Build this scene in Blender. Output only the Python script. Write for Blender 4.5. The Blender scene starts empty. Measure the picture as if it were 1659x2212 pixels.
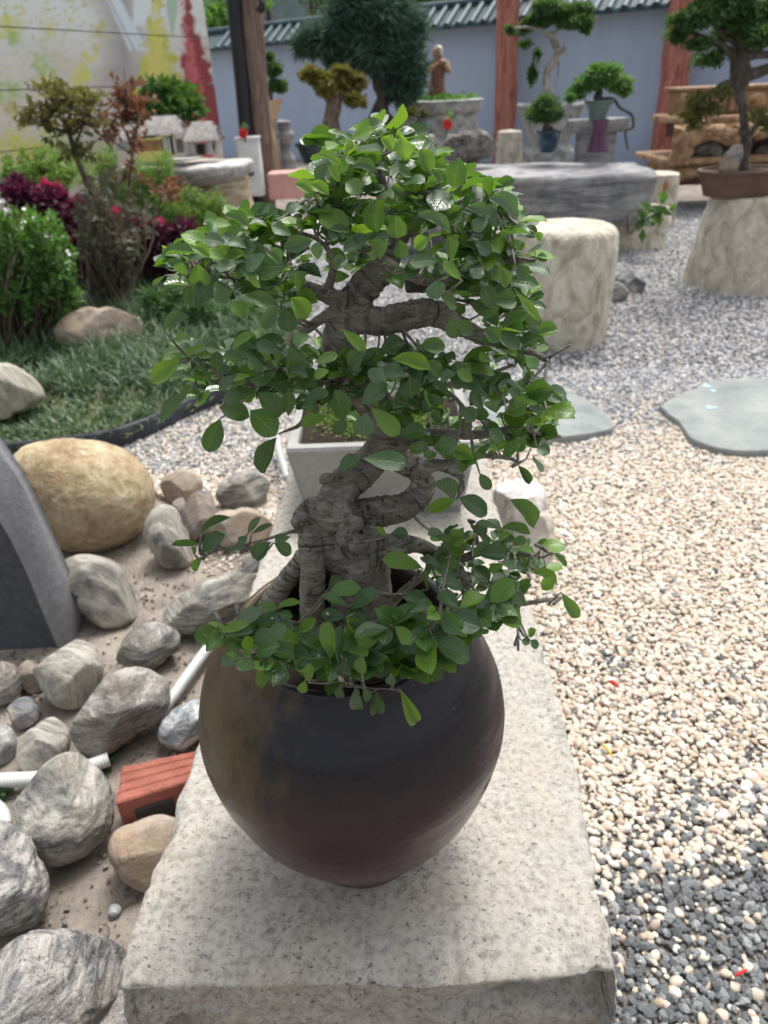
import bpy, bmesh, math, random
import numpy as np
from mathutils import Vector, Matrix
random.seed(7); rng = np.random.default_rng(7)
SC = bpy.context.scene
COL = SC.collection
# ------------------------------------------------------------ camera
PITCH = math.radians(30.2); ROLL = math.radians(2.5); FPX = 1597.5
CAM = np.array([0, 0, 1.32])
cF = np.array([0, math.cos(PITCH), -math.sin(PITCH)])
_r0 = np.array([1.0, 0, 0]); _u0 = np.array([0, math.sin(PITCH), math.cos(PITCH)])
cR = math.cos(ROLL)*_r0 - math.sin(ROLL)*_u0
cU = math.cos(ROLL)*_u0 + math.sin(ROLL)*_r0
cd = bpy.data.cameras.new('camera'); co = bpy.data.objects.new('camera', cd); COL.objects.link(co)
co.matrix_world = Matrix(((cR[0], cU[0], -cF[0], CAM[0]), (cR[1], cU[1], -cF[1], CAM[1]), (cR[2], cU[2], -cF[2], CAM[2]), (0, 0, 0, 1)))
cd.sensor_fit = 'VERTICAL'; cd.sensor_height = 36; cd.lens = 26
cd.clip_start = 0.02; cd.clip_end = 500
cd.dof.use_dof = True; cd.dof.focus_distance = 0.66; cd.dof.aperture_fstop = 8.5
SC.camera = co
# ------------------------------------------------------------ world and sun (bright overcast)
SUN_EL = math.radians(66); SUN_AZ = math.radians(25)      # azimuth clockwise from +Y
w = bpy.data.worlds.new('World'); SC.world = w; w.use_nodes = True
nt = w.node_tree
sky = nt.nodes.new('ShaderNodeTexSky'); sky.sky_type = 'NISHITA'; sky.sun_disc = False
sky.sun_elevation = SUN_EL; sky.sun_rotation = SUN_AZ
sky.air_density = 1.0; sky.dust_density = 6.0; sky.ozone_density = 1.0
hs = nt.nodes.new('ShaderNodeHueSaturation'); hs.inputs['Saturation'].default_value = 0.30
nt.links.new(sky.outputs[0], hs.inputs['Color'])
nt.links.new(hs.outputs[0], nt.nodes['Background'].inputs[0])
nt.nodes['Background'].inputs[1].default_value = 0.15
sd = bpy.data.lights.new('sun', 'SUN'); sd.energy = 1.5; sd.angle = math.radians(16); sd.color = (1, 0.96, 0.9)
so = bpy.data.objects.new('sun', sd); COL.objects.link(so)
sdir = Vector((math.sin(SUN_AZ)*math.cos(SUN_EL), math.cos(SUN_AZ)*math.cos(SUN_EL), math.sin(SUN_EL)))
so.rotation_euler = sdir.to_track_quat('Z', 'Y').to_euler(); so.location = (0, 0, 20)
SC.view_settings.view_transform = 'Standard'; SC.view_settings.look = 'None'
SC.view_settings.gamma = 1; SC.view_settings.use_curve_mapping = False
SC.view_settings.exposure = 0.74
# ------------------------------------------------------------ measuring helpers (photo direction -> world point)
def ray(x, y): return cF*FPX + cR*(x-829.5) - cU*(y-1106)
def G(x, y, z=0.0):
    d = ray(x, y); return CAM + d*((z-CAM[2])/d[2])
def V(x, y, Y):
    d = ray(x, y); return CAM + d*(Y/d[1])
def pr(P):
    q = np.asarray(P, float)-CAM; dd = q@cF
    return 829.5+FPX*(q@cR)/dd, 1106-FPX*(q@cU)/dd
def scl(P): return float((np.asarray(P, float)-CAM)@cF)/FPX
# ------------------------------------------------------------ noise
def _h(ix, iy, iz, s):
    n = (ix*374761393 + iy*668265263 + iz*1440662683 + s*1274126177) & 0xffffffff
    n = ((n ^ (n >> 13))*1274126177) & 0xffffffff
    n = n ^ (n >> 16); return n/4294967295.0
def vnoise(P, s=0):
    P = np.asarray(P, float); i = np.floor(P).astype(np.int64); f = P-i; f = f*f*(3-2*f)
    r = 0
    for dx in (0, 1):
        for dy in (0, 1):
            for dz in (0, 1):
                wgt = (f[:, 0] if dx else 1-f[:, 0])*(f[:, 1] if dy else 1-f[:, 1])*(f[:, 2] if dz else 1-f[:, 2])
                r = r + wgt*_h(i[:, 0]+dx, i[:, 1]+dy, i[:, 2]+dz, s)
    return r*2-1
def fbm(P, s=0, o=4, g=0.5):
    r = 0; a = 1; t = 0
    for k in range(o):
        r = r + a*vnoise(P*(2.03**k)+k*17.3, s+k); t += a; a *= g
    return r/t
def vfbm(P, s=0, o=4, g=0.5): return np.stack([fbm(P, s+31*k, o, g) for k in range(3)], 1)
# ------------------------------------------------------------ objects
WL = {}
def setp(o, label=None, cat=None, group=None, kind=None):
    if label: o['label'] = label
    if cat: o['category'] = cat
    if group: o['group'] = group
    if kind: o['kind'] = kind
    return o
def thing(name, label, cat, loc, group=None):
    o = bpy.data.objects.new(name, None); COL.objects.link(o); o.empty_display_size = 0.05
    o.location = [float(c) for c in loc]; WL[o.name] = np.array(o.location, float)
    return setp(o, label, cat, group)
def mesh(name, Vs, Fs, mat=None, smooth=True, uv=None, col=None):
    me = bpy.data.meshes.new(name); Vs = np.asarray(Vs, np.float32)
    if isinstance(Fs, np.ndarray):
        k = Fs.shape[1]; me.vertices.add(len(Vs)); me.vertices.foreach_set('co', Vs.ravel())
        me.loops.add(Fs.size); me.loops.foreach_set('vertex_index', Fs.ravel().astype(np.int32))
        me.polygons.add(len(Fs)); me.polygons.foreach_set('loop_start', np.arange(0, Fs.size, k, dtype=np.int32))
        me.update(calc_edges=True)
    else:
        me.from_pydata([tuple(map(float, v)) for v in Vs], [], [tuple(map(int, f)) for f in Fs]); me.update()
    if len(me.polygons): me.polygons.foreach_set('use_smooth', [smooth]*len(me.polygons))
    li = None
    if uv is not None or col is not None:
        li = np.zeros(len(me.loops), np.int32); me.loops.foreach_get('vertex_index', li)
    if uv is not None:
        l = me.uv_layers.new(name='UVMap'); l.data.foreach_set('uv', np.asarray(uv, np.float32)[li].ravel())
    if col is not None:
        a = me.color_attributes.new('Col', 'FLOAT_COLOR', 'POINT')
        c4 = np.ones((len(Vs), 4), np.float32); c4[:, :3] = col; a.data.foreach_set('color', c4.ravel())
    if mat: me.materials.append(mat)
    return me
def mk(name, Vs, Fs, mat, parent=None, smooth=True, uv=None, col=None, **pp):
    Vs = np.asarray(Vs, float)
    if parent is not None: org = WL[parent.name]
    else: org = np.array([(Vs[:, 0].min()+Vs[:, 0].max())/2, (Vs[:, 1].min()+Vs[:, 1].max())/2, Vs[:, 2].min()])
    o = bpy.data.objects.new(name, mesh(name, Vs-org, Fs, mat, smooth, uv, col)); COL.objects.link(o)
    if parent is not None: o.parent = parent
    else: o.location = org.tolist()
    WL[o.name] = org
    return setp(o, **pp)
class MB:
    def __init__(s): s.v = []; s.f = []; s.n = 0
    def add(s, Vs, Fs):
        s.v.append(np.asarray(Vs, float)); s.f += [tuple(int(i)+s.n for i in f) for f in Fs]; s.n += len(Vs); return s
    def build(s, name, mat, parent=None, smooth=True, **pp): return mk(name, np.concatenate(s.v), s.f, mat, parent, smooth, **pp)
def rotz(a):
    c, s = math.cos(a), math.sin(a); return np.array([[c, -s, 0], [s, c, 0], [0, 0, 1]])
def rotm(rx, ry, rz):
    return np.array(Matrix.Rotation(rz, 3, 'Z') @ Matrix.Rotation(ry, 3, 'Y') @ Matrix.Rotation(rx, 3, 'X'))
def box(c, s, rot=None, bev=0.0):
    """box with centre c and full size s; bev>0 gives chamfered edges"""
    h = np.array(s, float)/2
    if bev <= 0:
        Vs = np.array([[x, y, z] for x in (-1, 1) for y in (-1, 1) for z in (-1, 1)])*h
        Fs = [(0, 1, 3, 2), (4, 6, 7, 5), (0, 4, 5, 1), (2, 3, 7, 6), (0, 2, 6, 4), (1, 5, 7, 3)]
    else:
        bm = bmesh.new(); bmesh.ops.create_cube(bm, size=1)
        for v in bm.verts: v.co = Vector((v.co.x*s[0], v.co.y*s[1], v.co.z*s[2]))
        bmesh.ops.bevel(bm, geom=list(bm.edges), offset=bev, segments=2, affect='EDGES', profile=0.6)
        bm.verts.index_update(); Vs = np.array([v.co[:] for v in bm.verts]); Fs = [[v.index for v in f.verts] for f in bm.faces]; bm.free()
    if rot is not None: Vs = Vs@np.asarray(rot).T
    return Vs+np.array(c, float), Fs
def tube(P, R, n=8, cap=True, rough=0.0, seed=0):
    P = np.asarray(P, float); R = np.broadcast_to(np.asarray(R, float), (len(P),))
    T = np.gradient(P, axis=0); T /= np.linalg.norm(T, axis=1)[:, None]+1e-12
    a = np.array([0, 0, 1.0]) if abs(T[0][2]) < .9 else np.array([1.0, 0, 0])
    nrm = np.cross(T[0], a); nrm /= np.linalg.norm(nrm); Vs = []
    ang = np.arange(n)/n*2*math.pi
    for i in range(len(P)):
        nrm = nrm - T[i]*(nrm@T[i]); nrm /= np.linalg.norm(nrm)+1e-12; b = np.cross(T[i], nrm)
        Vs.append(P[i]+R[i]*(np.cos(ang)[:, None]*nrm+np.sin(ang)[:, None]*b))
    Vs = np.concatenate(Vs)
    if rough:
        c = np.repeat(P, n, 0); d = Vs-c; Vs = c+d*(1+rough*fbm(Vs/(R.mean()*1.3)+seed, seed, 3))[:, None]
    Fs = []
    for i in range(len(P)-1):
        for k in range(n):
            k2 = (k+1) % n; Fs.append((i*n+k, i*n+k2, (i+1)*n+k2, (i+1)*n+k))
    if cap: Fs.append(tuple(range(n))[::-1]); Fs.append(tuple((len(P)-1)*n+k for k in range(n)))
    return Vs, Fs
def spline(P, m=6):
    """Catmull-Rom through rows (any columns)"""
    P = np.asarray(P, float)
    if len(P) < 3:
        return np.array([P[0]+(P[-1]-P[0])*t for t in np.linspace(0, 1, m+1)])
    Q = np.vstack([2*P[0]-P[1], P, 2*P[-1]-P[-2]]); out = []
    for i in range(1, len(Q)-2):
        for t in np.arange(m)/m:
            out.append(.5*((2*Q[i])+(-Q[i-1]+Q[i+1])*t+(2*Q[i-1]-5*Q[i]+4*Q[i+1]-Q[i+2])*t*t+(-Q[i-1]+3*Q[i]-3*Q[i+1]+Q[i+2])*t**3))
    out.append(P[-1]); return np.array(out)
def lathe(prof, c, n=32, sx=1.0, sy=1.0, sup=2.0, cap=True):
    prof = np.asarray(prof, float); a = np.arange(n)/n*2*math.pi
    cx, sn = np.cos(a), np.sin(a)
    if sup != 2.0:
        k = (np.abs(cx)**sup+np.abs(sn)**sup)**(-1/sup); cx, sn = cx*k, sn*k
    Vs = np.concatenate([np.stack([r*cx*sx, r*sn*sy, np.full(n, z)], 1) for r, z in prof])+np.array(c, float)
    Fs = [(i*n+k, i*n+(k+1) % n, (i+1)*n+(k+1) % n, (i+1)*n+k) for i in range(len(prof)-1) for k in range(n)]
    if cap: Fs.append(tuple(range(n))[::-1]); Fs.append(tuple((len(prof)-1)*n+k for k in range(n)))
    return Vs, Fs
def pxlathe(xc, rows, Y, n=28, m=4, **k):
    """lathe from rows (photo y, half width) on the vertical axis through (xc, first row) at distance Y"""
    b = V(xc, rows[0][0], Y); pf = []
    for y, hw in rows:
        z = V(xc, y, Y)[2]; pf.append((hw*scl((b[0], Y, z)), z))
    if m > 1: pf = spline(pf, m)
    pf = np.asarray(pf); pf[:, 0] = np.maximum(pf[:, 0], 0.001)
    return lathe(pf, (b[0], Y, 0), n, **k)
_ico = {}
def ico(sub):
    if sub not in _ico:
        bm = bmesh.new(); bmesh.ops.create_icosphere(bm, subdivisions=sub, radius=1); bm.verts.index_update()
        _ico[sub] = (np.array([v.co[:] for v in bm.verts]), [tuple(v.index for v in f.verts) for f in bm.faces]); bm.free()
    return _ico[sub]
def grid(nu, nv, off=0):
    i = np.arange(nu*nv).reshape(nu, nv)
    return np.stack([i[:-1, :-1], i[1:, :-1], i[1:, 1:], i[:-1, 1:]], -1).reshape(-1, 4)+off
# ------------------------------------------------------------ materials
class NT:
    def __init__(s, name, rough=0.7, spec=0.5):
        s.m = bpy.data.materials.new(name); s.m.use_nodes = True; s.t = s.m.node_tree
        s.b = s.t.nodes['Principled BSDF']; s.b.inputs['Roughness'].default_value = rough; s.b.inputs['Specular IOR Level'].default_value = spec
        s.out = s.t.nodes['Material Output']
    def n(s, typ, ins=None, **pr_):
        nd = s.t.nodes.new('ShaderNode'+typ)
        for k, v in pr_.items(): setattr(nd, k, v)
        for k, v in (ins or {}).items(): s.put(nd.inputs[k], v)
        return nd
    def put(s, sock, v):
        if isinstance(v, bpy.types.NodeSocket): s.t.links.new(v, sock)
        elif isinstance(v, (tuple, list)) and len(v) == 3 and sock.type == 'RGBA': sock.default_value = (*v, 1)
        else: sock.default_value = v
    def obj(s, scale=1.0, rot=(0, 0, 0), rnd=True):
        tc = s.n('TexCoord'); o = tc.outputs['Object']
        if rnd:
            oi = s.n('ObjectInfo'); mu = s.n('Math', {0: oi.outputs['Random'], 1: 37.0}, operation='MULTIPLY')
            o = s.n('VectorMath', {0: o, 1: mu.outputs[0]}, operation='ADD').outputs[0]
        sc = scale if isinstance(scale, tuple) else (scale,)*3
        return s.n('Mapping', {'Vector': o, 'Scale': sc, 'Rotation': rot}).outputs[0]
    def noise(s, vec, scale, detail=4, rough=.5, dist=0.0):
        return s.n('TexNoise', {'Vector': vec, 'Scale': scale, 'Detail': detail, 'Roughness': rough, 'Distortion': dist}).outputs['Fac']
    def ramp(s, fac, stops, interp='LINEAR'):
        nd = s.n('ValToRGB', {'Fac': fac}); r = nd.color_ramp; r.interpolation = interp
        while len(r.elements) < len(stops): r.elements.new(0.5)
        for e, (p, c) in zip(r.elements, stops):
            e.position = p; e.color = (*c, 1) if isinstance(c, tuple) else (c, c, c, 1)
        return nd.outputs['Color']
    def mix(s, f, a, b, mode='MIX'):
        nd = s.n('Mix', data_type='RGBA', blend_type=mode); s.put(nd.inputs[0], f); s.put(nd.inputs[6], a); s.put(nd.inputs[7], b); return nd.outputs[2]
    def math(s, op, a, b=0.0, clamp=False):
        nd = s.n('Math', {0: a, 1: b}, operation=op); nd.use_clamp = clamp; return nd.outputs[0]
    def bump(s, h, strength=.5, dist=.01):
        bn = s.n('Bump', {'Height': h, 'Strength': strength, 'Distance': dist}); s.t.links.new(bn.outputs[0], s.b.inputs['Normal']); return bn
    def done(s, col=None, rough=None):
        if col is not None: s.put(s.b.inputs['Base Color'], col)
        if rough is not None: s.put(s.b.inputs['Roughness'], rough)
        return s.m
def plain(name, c, rough=.6, var=.25, scale=12, bump=.2, bd=.004, spec=.4, c2=None):
    t = NT(name, rough, spec); v = t.obj(1.0); n = t.noise(v, scale, 6, .6)
    c2 = c2 or tuple(x*(1-var) for x in c); c1 = tuple(min(1, x*(1+var*.6)) for x in c) if c2 else c
    cc = t.ramp(n, [(.3, c2), (.7, c1)])
    if bump: t.bump(t.noise(v, scale*3, 5, .65), bump, bd)
    return t.done(cc)
def rockmat(name, lo, mid, hi, stripe=(6, 6, 30), rot=(.3, .4, 0), speck=.5, tint=None, bump=.6, fine=150, amt=.75, tint_amt=.6):
    t = NT(name, .85, .25); v = t.obj(1.0); vs = t.obj(stripe, rot)
    vf = t.obj(tuple(q*2.9 for q in stripe), rot)
    n1 = t.noise(vs, 1.0, 6, .62, 1.2); n1 = t.math('ADD', t.math('MULTIPLY', n1, .5), t.math('MULTIPLY', t.noise(vf, 1.0, 5, .65, .9), .5)); n2 = t.noise(v, 7, 5, .6, .5); n3 = t.noise(v, fine, 3, .7); n4 = t.noise(v, fine*2.7, 2, .6)
    base = t.ramp(t.math('ADD', t.math('MULTIPLY', n1, amt), t.math('MULTIPLY', n2, 1-amt)), [(.41, lo), (.49, mid), (.575, hi)])
    if tint: base = t.mix(t.math('MULTIPLY', t.ramp(t.noise(v, 4.3, 4, .6, .4), [(.45, 0.0), (.66, 1.0)]), tint_amt), base, tint)
    sp = t.ramp(n3, [(.34, 0.0), (.45, 1.0)]); base = t.mix(t.math('MULTIPLY', t.math('SUBTRACT', 1.0, sp), speck), base, tuple(x*.35 for x in lo))
    sp2 = t.ramp(n4, [(.58, 0.0), (.68, 1.0)]); base = t.mix(t.math('MULTIPLY', sp2, speck*.55), base, tuple(min(.85, x*1.25) for x in hi))
    h = t.math('ADD', t.math('MULTIPLY', n1, .6), t.math('ADD', t.math('MULTIPLY', n3, .3), t.math('MULTIPLY', n4, .12)))
    t.bump(h, bump, .016); return t.done(base)
def leafmat(name, cols, rough=.4, trans=.3, tcol=(.2, .42, .03), spec=.5, veins=False):
    t = NT(name, rough, spec)
    oi = t.n('ObjectInfo').outputs['Random']; gi = t.n('NewGeometry').outputs['Random Per Island']
    f = t.math('FRACT', t.math('ADD', oi, t.math('MULTIPLY', gi, 7.13)))
    k = len(cols); c = t.ramp(f, [(i/(k-1), x) for i, x in enumerate(cols)])
    if veins:
        uv = t.n('TexCoord').outputs['UV']; sp = t.n('SeparateXYZ', {0: uv})
        au = t.math('ABSOLUTE', t.math('SUBTRACT', sp.outputs[0], .5)); 
        mid = t.math('SUBTRACT', 1.0, t.math('MULTIPLY', au, 28.0), True)
        ph = t.math('SUBTRACT', t.math('MULTIPLY', sp.outputs[1], 44.0), t.math('MULTIPLY', au, 42.0))
        lat = t.math('POWER', t.math('ABSOLUTE', t.math('SINE', t.math('MULTIPLY', ph, .5))), 14.0)
        v = t.math('MAXIMUM', mid, t.math('MULTIPLY', lat, .30))
        nz = t.noise(t.n('TexCoord').outputs['Object'], 160, 3, .6)
        c = t.mix(t.math('MULTIPLY', v, .55), c, (.26, .40, .14))
        bl = t.ramp(t.noise(t.n('TexCoord').outputs['Object'], 46, 3, .6), [(.70, 0.0), (.78, 1.0)]); c = t.mix(t.math('MULTIPLY', bl, .45), c, (.22, .22, .05))
        c = t.mix(t.math('MULTIPLY', t.ramp(nz, [(.4, 0.0), (.7, 1.0)]), .18), c, (.07, .13, .04))
        t.bump(t.math('SUBTRACT', t.math('MULTIPLY', nz, .25), v), .35, .0012)
    t.put(t.b.inputs['Base Color'], c)
    tr = t.n('BsdfTranslucent', {'Color': t.mix(.55, c, tcol)}); ms = t.n('MixShader', {0: trans, 1: t.b.outputs[0], 2: tr.outputs[0]})
    t.t.links.new(ms.outputs[0], t.out.inputs['Surface']); return t.m
def foliage(name, blobs, n, size, mat, parent=None, asp=.55, seed=0, up=.6, shell=.55, gap=-.16, gapf=1.0, **pp):
    """many small folded leaf faces through ellipsoids blobs [(centre, radii)]"""
    r = np.random.default_rng(seed+11); vol = np.array([max(1e-6, b[1][0]*b[1][1]*b[1][2])**(2/3) for b in blobs]); vol /= vol.sum()
    w = r.choice(len(blobs), n, p=vol); d = r.normal(size=(n, 3)); d /= np.linalg.norm(d, axis=1)[:, None]
    rad = (shell+(1-shell)*r.random(n))*(.82+.35*fbm(d*2.2+w[:, None]*5.1, seed, 3))
    cen = np.array([b[0] for b in blobs], float)[w]; rr = np.array([b[1] for b in blobs], float)[w]
    P = cen+d*rr*rad[:, None]+r.normal(size=(n, 3))*rr*.09
    if gap > -9:
        kp = fbm(P*gapf/max(size, .02)*.11, seed+3, 3) > gap; P, d = P[kp], d[kp]; n = len(P)
    ax = d+r.normal(size=(n, 3))*.8; ax /= np.linalg.norm(ax, axis=1)[:, None]
    nr = np.array([0, 0, up])+d*.5+r.normal(size=(n, 3))*.55; nr -= ax*(nr*ax).sum(1)[:, None]; nr /= np.linalg.norm(nr, axis=1)[:, None]+1e-9
    sd_ = np.cross(ax, nr); L = (size*(.6+.7*r.random(n)))[:, None]; W = L*asp*.5
    b = P; m1 = P+ax*L*.5+sd_*W+nr*W*.3; m2 = P+ax*L*.5-sd_*W+nr*W*.3; t = P+ax*L-nr*L*.12
    Vs = np.stack([b, m1, t, m2], 1).reshape(-1, 3); Fs = np.arange(4*n).reshape(n, 4)
    pp.setdefault('kind', 'stuff'); return mk(name, Vs, Fs, mat, parent, smooth=False, **pp)
# ============================================================ MATERIALS
M = {}
def granite():
    t = NT('granite', .8, .3); v = t.obj(1.0, rnd=False)
    n1 = t.noise(v, 95, 4, .6, .3); n2 = t.noise(v, 14, 4, .6); n3 = t.noise(t.obj((150, 210, 150), (0, 0, .5), False), 1.0, 3, .65, .6); n4 = t.noise(v, 260, 2, .5)
    n5 = t.noise(v, 3.2, 5, .6)
    c = t.ramp(n1, [(.33, (.22, .205, .18)), (.43, (.325, .306, .27)), (.58, (.42, .398, .353))])
    c = t.mix(t.math('MULTIPLY', t.ramp(n2, [(.45, 0.0), (.7, 1.0)]), .35), c, (.42, .36, .27))
    c = t.mix(t.math('MULTIPLY', t.ramp(n5, [(.5, 0.0), (.75, 1.0)]), .4), c, (.27, .265, .25))
    c = t.mix(t.math('MULTIPLY', t.ramp(n3, [(.335, 1.0), (.39, 0.0)]), .8), c, (.045, .05, .06))
    c = t.mix(t.math('MULTIPLY', t.ramp(n4, [(.30, 1.0), (.37, 0.0)]), .45), c, (.14, .14, .15))
    h = t.math('ADD', t.math('MULTIPLY', n1, .5), t.math('ADD', t.math('MULTIPLY', t.noise(v, 38, 5, .7), .9), t.math('MULTIPLY', n4, .25)))
    t.bump(h, .6, .0032); return t.done(c)
M['granite'] = granite()
M['gneiss'] = rockmat('grey_gneiss', (.075, .075, .078), (.22, .217, .20), (.47, .45, .40), speck=.55, tint=(.27, .235, .18))
M['gneiss2'] = rockmat('pale_gneiss', (.14, .135, .125), (.31, .295, .26), (.50, .475, .415), stripe=(5, 26, 5), rot=(.2, .3, .5), speck=.3, tint=(.40, .38, .27))
M['gneiss3'] = rockmat('rusty_gneiss', (.06, .06, .065), (.20, .197, .19), (.48, .46, .43), stripe=(8, 8, 42), rot=(.6, -.5, .2), speck=.65, tint=(.25, .20, .14), bump=.9, tint_amt=.4)
M['slate_rock'] = rockmat('slate_rock', (.09, .10, .12), (.19, .20, .22), (.42, .38, .31), stripe=(4, 22, 4), speck=.3, tint=(.38, .24, .10), tint_amt=.4)
M['tan_rock'] = rockmat('tan_rock', (.15, .125, .10), (.28, .235, .185), (.42, .38, .33), stripe=(5, 5, 8), speck=.25, tint=(.38, .26, .16))
M['quartz_rock'] = rockmat('quartz_rock', (.26, .26, .27), (.50, .49, .47), (.74, .72, .68), stripe=(6, 18, 6), speck=.3, tint=(.42, .34, .25))
M['weathered'] = rockmat('weathered_stone', (.085, .09, .10), (.20, .205, .22), (.38, .375, .38), stripe=(.8, .8, 11), rot=(0, 0, 0), speck=.25, tint=(.30, .28, .25), fine=30, bump=.8, tint_amt=.5)
M['bluerock'] = rockmat('blue_grey_rock', (.10, .12, .14), (.25, .28, .31), (.62, .62, .60), stripe=(8, 8, 24), rot=(.8, .2, 0), speck=.4, tint=(.3, .27, .2), tint_amt=.4)
M['dark_rock'] = rockmat('dark_rock', (.04, .04, .042), (.11, .10, .095), (.27, .25, .22), stripe=(9, 9, 16), speck=.3)
def boulder_mat():
    t = NT('yellow_boulder', .8, .3); v = t.obj(1.0, rnd=False)
    n1 = t.noise(v, 4, 5, .65, .5); n2 = t.noise(v, 34, 5, .7); n3 = t.noise(v, 16, 3, .5); n4 = t.noise(v, 110, 3, .6)
    c = t.ramp(t.math('ADD', t.math('MULTIPLY', n1, .55), t.math('MULTIPLY', n2, .45)), [(.36, (.22, .155, .085)), (.50, (.40, .315, .195)), (.62, (.55, .475, .33))])
    c = t.mix(t.math('MULTIPLY', t.ramp(n3, [(.69, 0.0), (.74, 1.0)]), .7), c, (.62, .56, .44))
    c = t.mix(t.math('MULTIPLY', t.ramp(n4, [(.3, 1.0), (.4, 0.0)]), .4), c, (.22, .14, .07))
    t.bump(t.math('ADD', n2, t.math('MULTIPLY', n4, .5)), .6, .010); return t.done(c)
M['boulder'] = boulder_mat()
def chisel_mat():
    t = NT('chiselled_limestone', .85, .2); v = t.obj(1.0); vs = t.obj((10, 10, 7))
    n1 = t.noise(vs, 1.0, 5, .6, 1.0); n2 = t.noise(v, 6, 4, .6); n3 = t.noise(t.obj((32, 32, 20)), 1.0, 4, .6, .6)
    c = t.ramp(n1, [(.32, (.30, .26, .19)), (.46, (.50, .46, .37)), (.6, (.64, .60, .51))])
    c = t.mix(t.math('MULTIPLY', t.ramp(n3, [(.55, 0.0), (.68, 1.0)]), .5), c, (.36, .31, .20))
    c = t.mix(t.math('MULTIPLY', t.ramp(n2, [(.5, 0.0), (.7, 1.0)]), .35), c, (.33, .30, .25))
    t.bump(t.math('ADD', n1, t.math('MULTIPLY', n3, .6)), .8, .03); return t.done(c)
M['chisel'] = chisel_mat()
M['dirt'] = plain('packed_dirt', (.31, .27, .225), .95, .3, 9, .9, .014, .1, c2=(.14, .122, .105))
M['soil'] = plain('soil', (.034, .026, .019), .95, .4, 25, .6, .01, .1)
M['concrete'] = plain('pale_concrete', (.50, .48, .44), .85, .18, 7, .25, .004, .2, c2=(.36, .345, .32))
M['slate'] = plain('slate_slab', (.27, .29, .28), .65, .12, 7, 1.0, .014, .35, c2=(.165, .19, .19))
M['grey_plaster'] = plain('grey_plaster', (.27, .275, .29), .75, .22, 60, .9, .006, .3)
M['dark_plaster'] = plain('dark_plaster', (.095, .10, .112), .8, .3, 40, .9, .008, .3)
M['chalk'] = plain('turquoise_chalk', (.36, .62, .64), .8, .1, 40, 0)
M['brick'] = plain('red_brick', (.33, .118, .088), .9, .28, 22, .3, .003, .2)
M['hole_shade'] = plain('brick_hole', (.06, .05, .05), .95, .2, 20, .1)
M['white_pvc'] = plain('white_pvc', (.62, .64, .63), .4, .06, 5, 0, spec=.5)
M['black_plastic'] = plain('black_plastic', (.022, .026, .035), .45, .2, 8, .15, .004)
M['white_paint'] = plain('white_paint', (.72, .75, .76), .5, .08, 4, .1)
M['black_metal'] = plain('black_metal', (.02, .022, .03), .4, .2, 4, 0)
def woodmat(name, a, b, c, sc=(30, 30, 2.0), bump=.5, rough=.75):
    t = NT(name, rough, .3); n = t.noise(t.obj(sc), 1.0, 5, .62, 1.6); n2 = t.noise(t.obj(3.0), 1, 3)
    col = t.ramp(n, [(.34, a), (.5, b), (.64, c)]); col = t.mix(t.math('MULTIPLY', n2, .3), col, a)
    t.bump(n, bump, .01); return t.done(col)
M['old_post'] = woodmat('weathered_post', (.10, .065, .05), (.21, .145, .115), (.32, .24, .20))
M['red_wood'] = woodmat('red_painted_wood', (.22, .07, .05), (.38, .15, .11), (.50, .25, .19), sc=(16, 16, 1.8), bump=.4)
M['board'] = woodmat('plywood', (.42, .27, .15), (.52, .36, .21), (.60, .44, .28), bump=.1)
M['carved'] = plain('carved_orange_stone', (.66, .44, .25), .6, .3, 13, 1.0, .06, .4, c2=(.24, .11, .045))  # darker tone stands in for shade in carved crevices
M['carved_dark'] = plain('carved_recess', (.12, .045, .04), .7, .3, 8, .2)  # stone darkened in colour for the shade of recessed parts
M['marble'] = plain('grey_marble', (.56, .57, .56), .6, .3, 10, 1.0, .04, .3, c2=(.20, .22, .23))  # darker tone stands in for crevice shade of the carving
M['statue'] = woodmat('brown_carved_wood', (.13, .055, .04), (.25, .11, .08), (.40, .22, .15), sc=(14, 14, 5), bump=.6, rough=.55)
M['statue_pale'] = plain('pale_scarf', (.62, .56, .50), .6, .2, 12, .2)
M['skin_wood'] = plain('tan_carved_wood', (.42, .24, .14), .5, .2, 12, .2)
def tilemat():
    t = NT('teal_roof_tile', .5, .35); n = t.noise(t.obj(4.0), 1, 4)
    return t.done(t.ramp(n, [(.3, (.02, .05, .065)), (.7, (.05, .10, .125))]))
M['tile'] = tilemat()
M['tile_edge'] = plain('teal_tile_face', (.05, .085, .10), .6, .2, 10, 0)
def bluewall():
    t = NT('blue_stucco', .85, .2); v = t.obj(1.0, rnd=False)
    n = t.noise(v, 1.1, 5, .6); n2 = t.noise(t.obj((5, 5, .7), rnd=False), 1.0, 4, .6)
    c = t.ramp(t.math('ADD', t.math('MULTIPLY', n, .5), t.math('MULTIPLY', n2, .5)), [(.3, (.37, .46, .62)), (.7, (.43, .525, .69))])
    t.bump(t.noise(v, 60, 4, .6), .15, .004); return t.done(c)
M['blue_wall'] = bluewall()
M['blue_glaze'] = plain('blue_glaze', (.015, .055, .095), .18, .3, 5, 0, spec=.6)
M['teal_glaze'] = plain('teal_glaze', (.05, .17, .15), .2, .3, 4, 0, spec=.6)
M['dark_teal_glaze'] = plain('dark_teal_glaze', (.012, .045, .055), .22, .3, 4, 0, spec=.6)
M['green_glaze'] = plain('grey_green_glaze', (.10, .16, .15), .3, .35, 6, 0, spec=.5)
M['purple_glaze'] = plain('purple_glaze', (.11, .045, .10), .25, .35, 6, 0, spec=.5)
M['brown_clay'] = plain('brown_clay', (.13, .075, .055), .6, .3, 6, .2)
M['pale_bark'] = woodmat('pale_bark', (.16, .145, .13), (.32, .30, .27), (.46, .44, .41), sc=(14, 14, 10))
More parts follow.
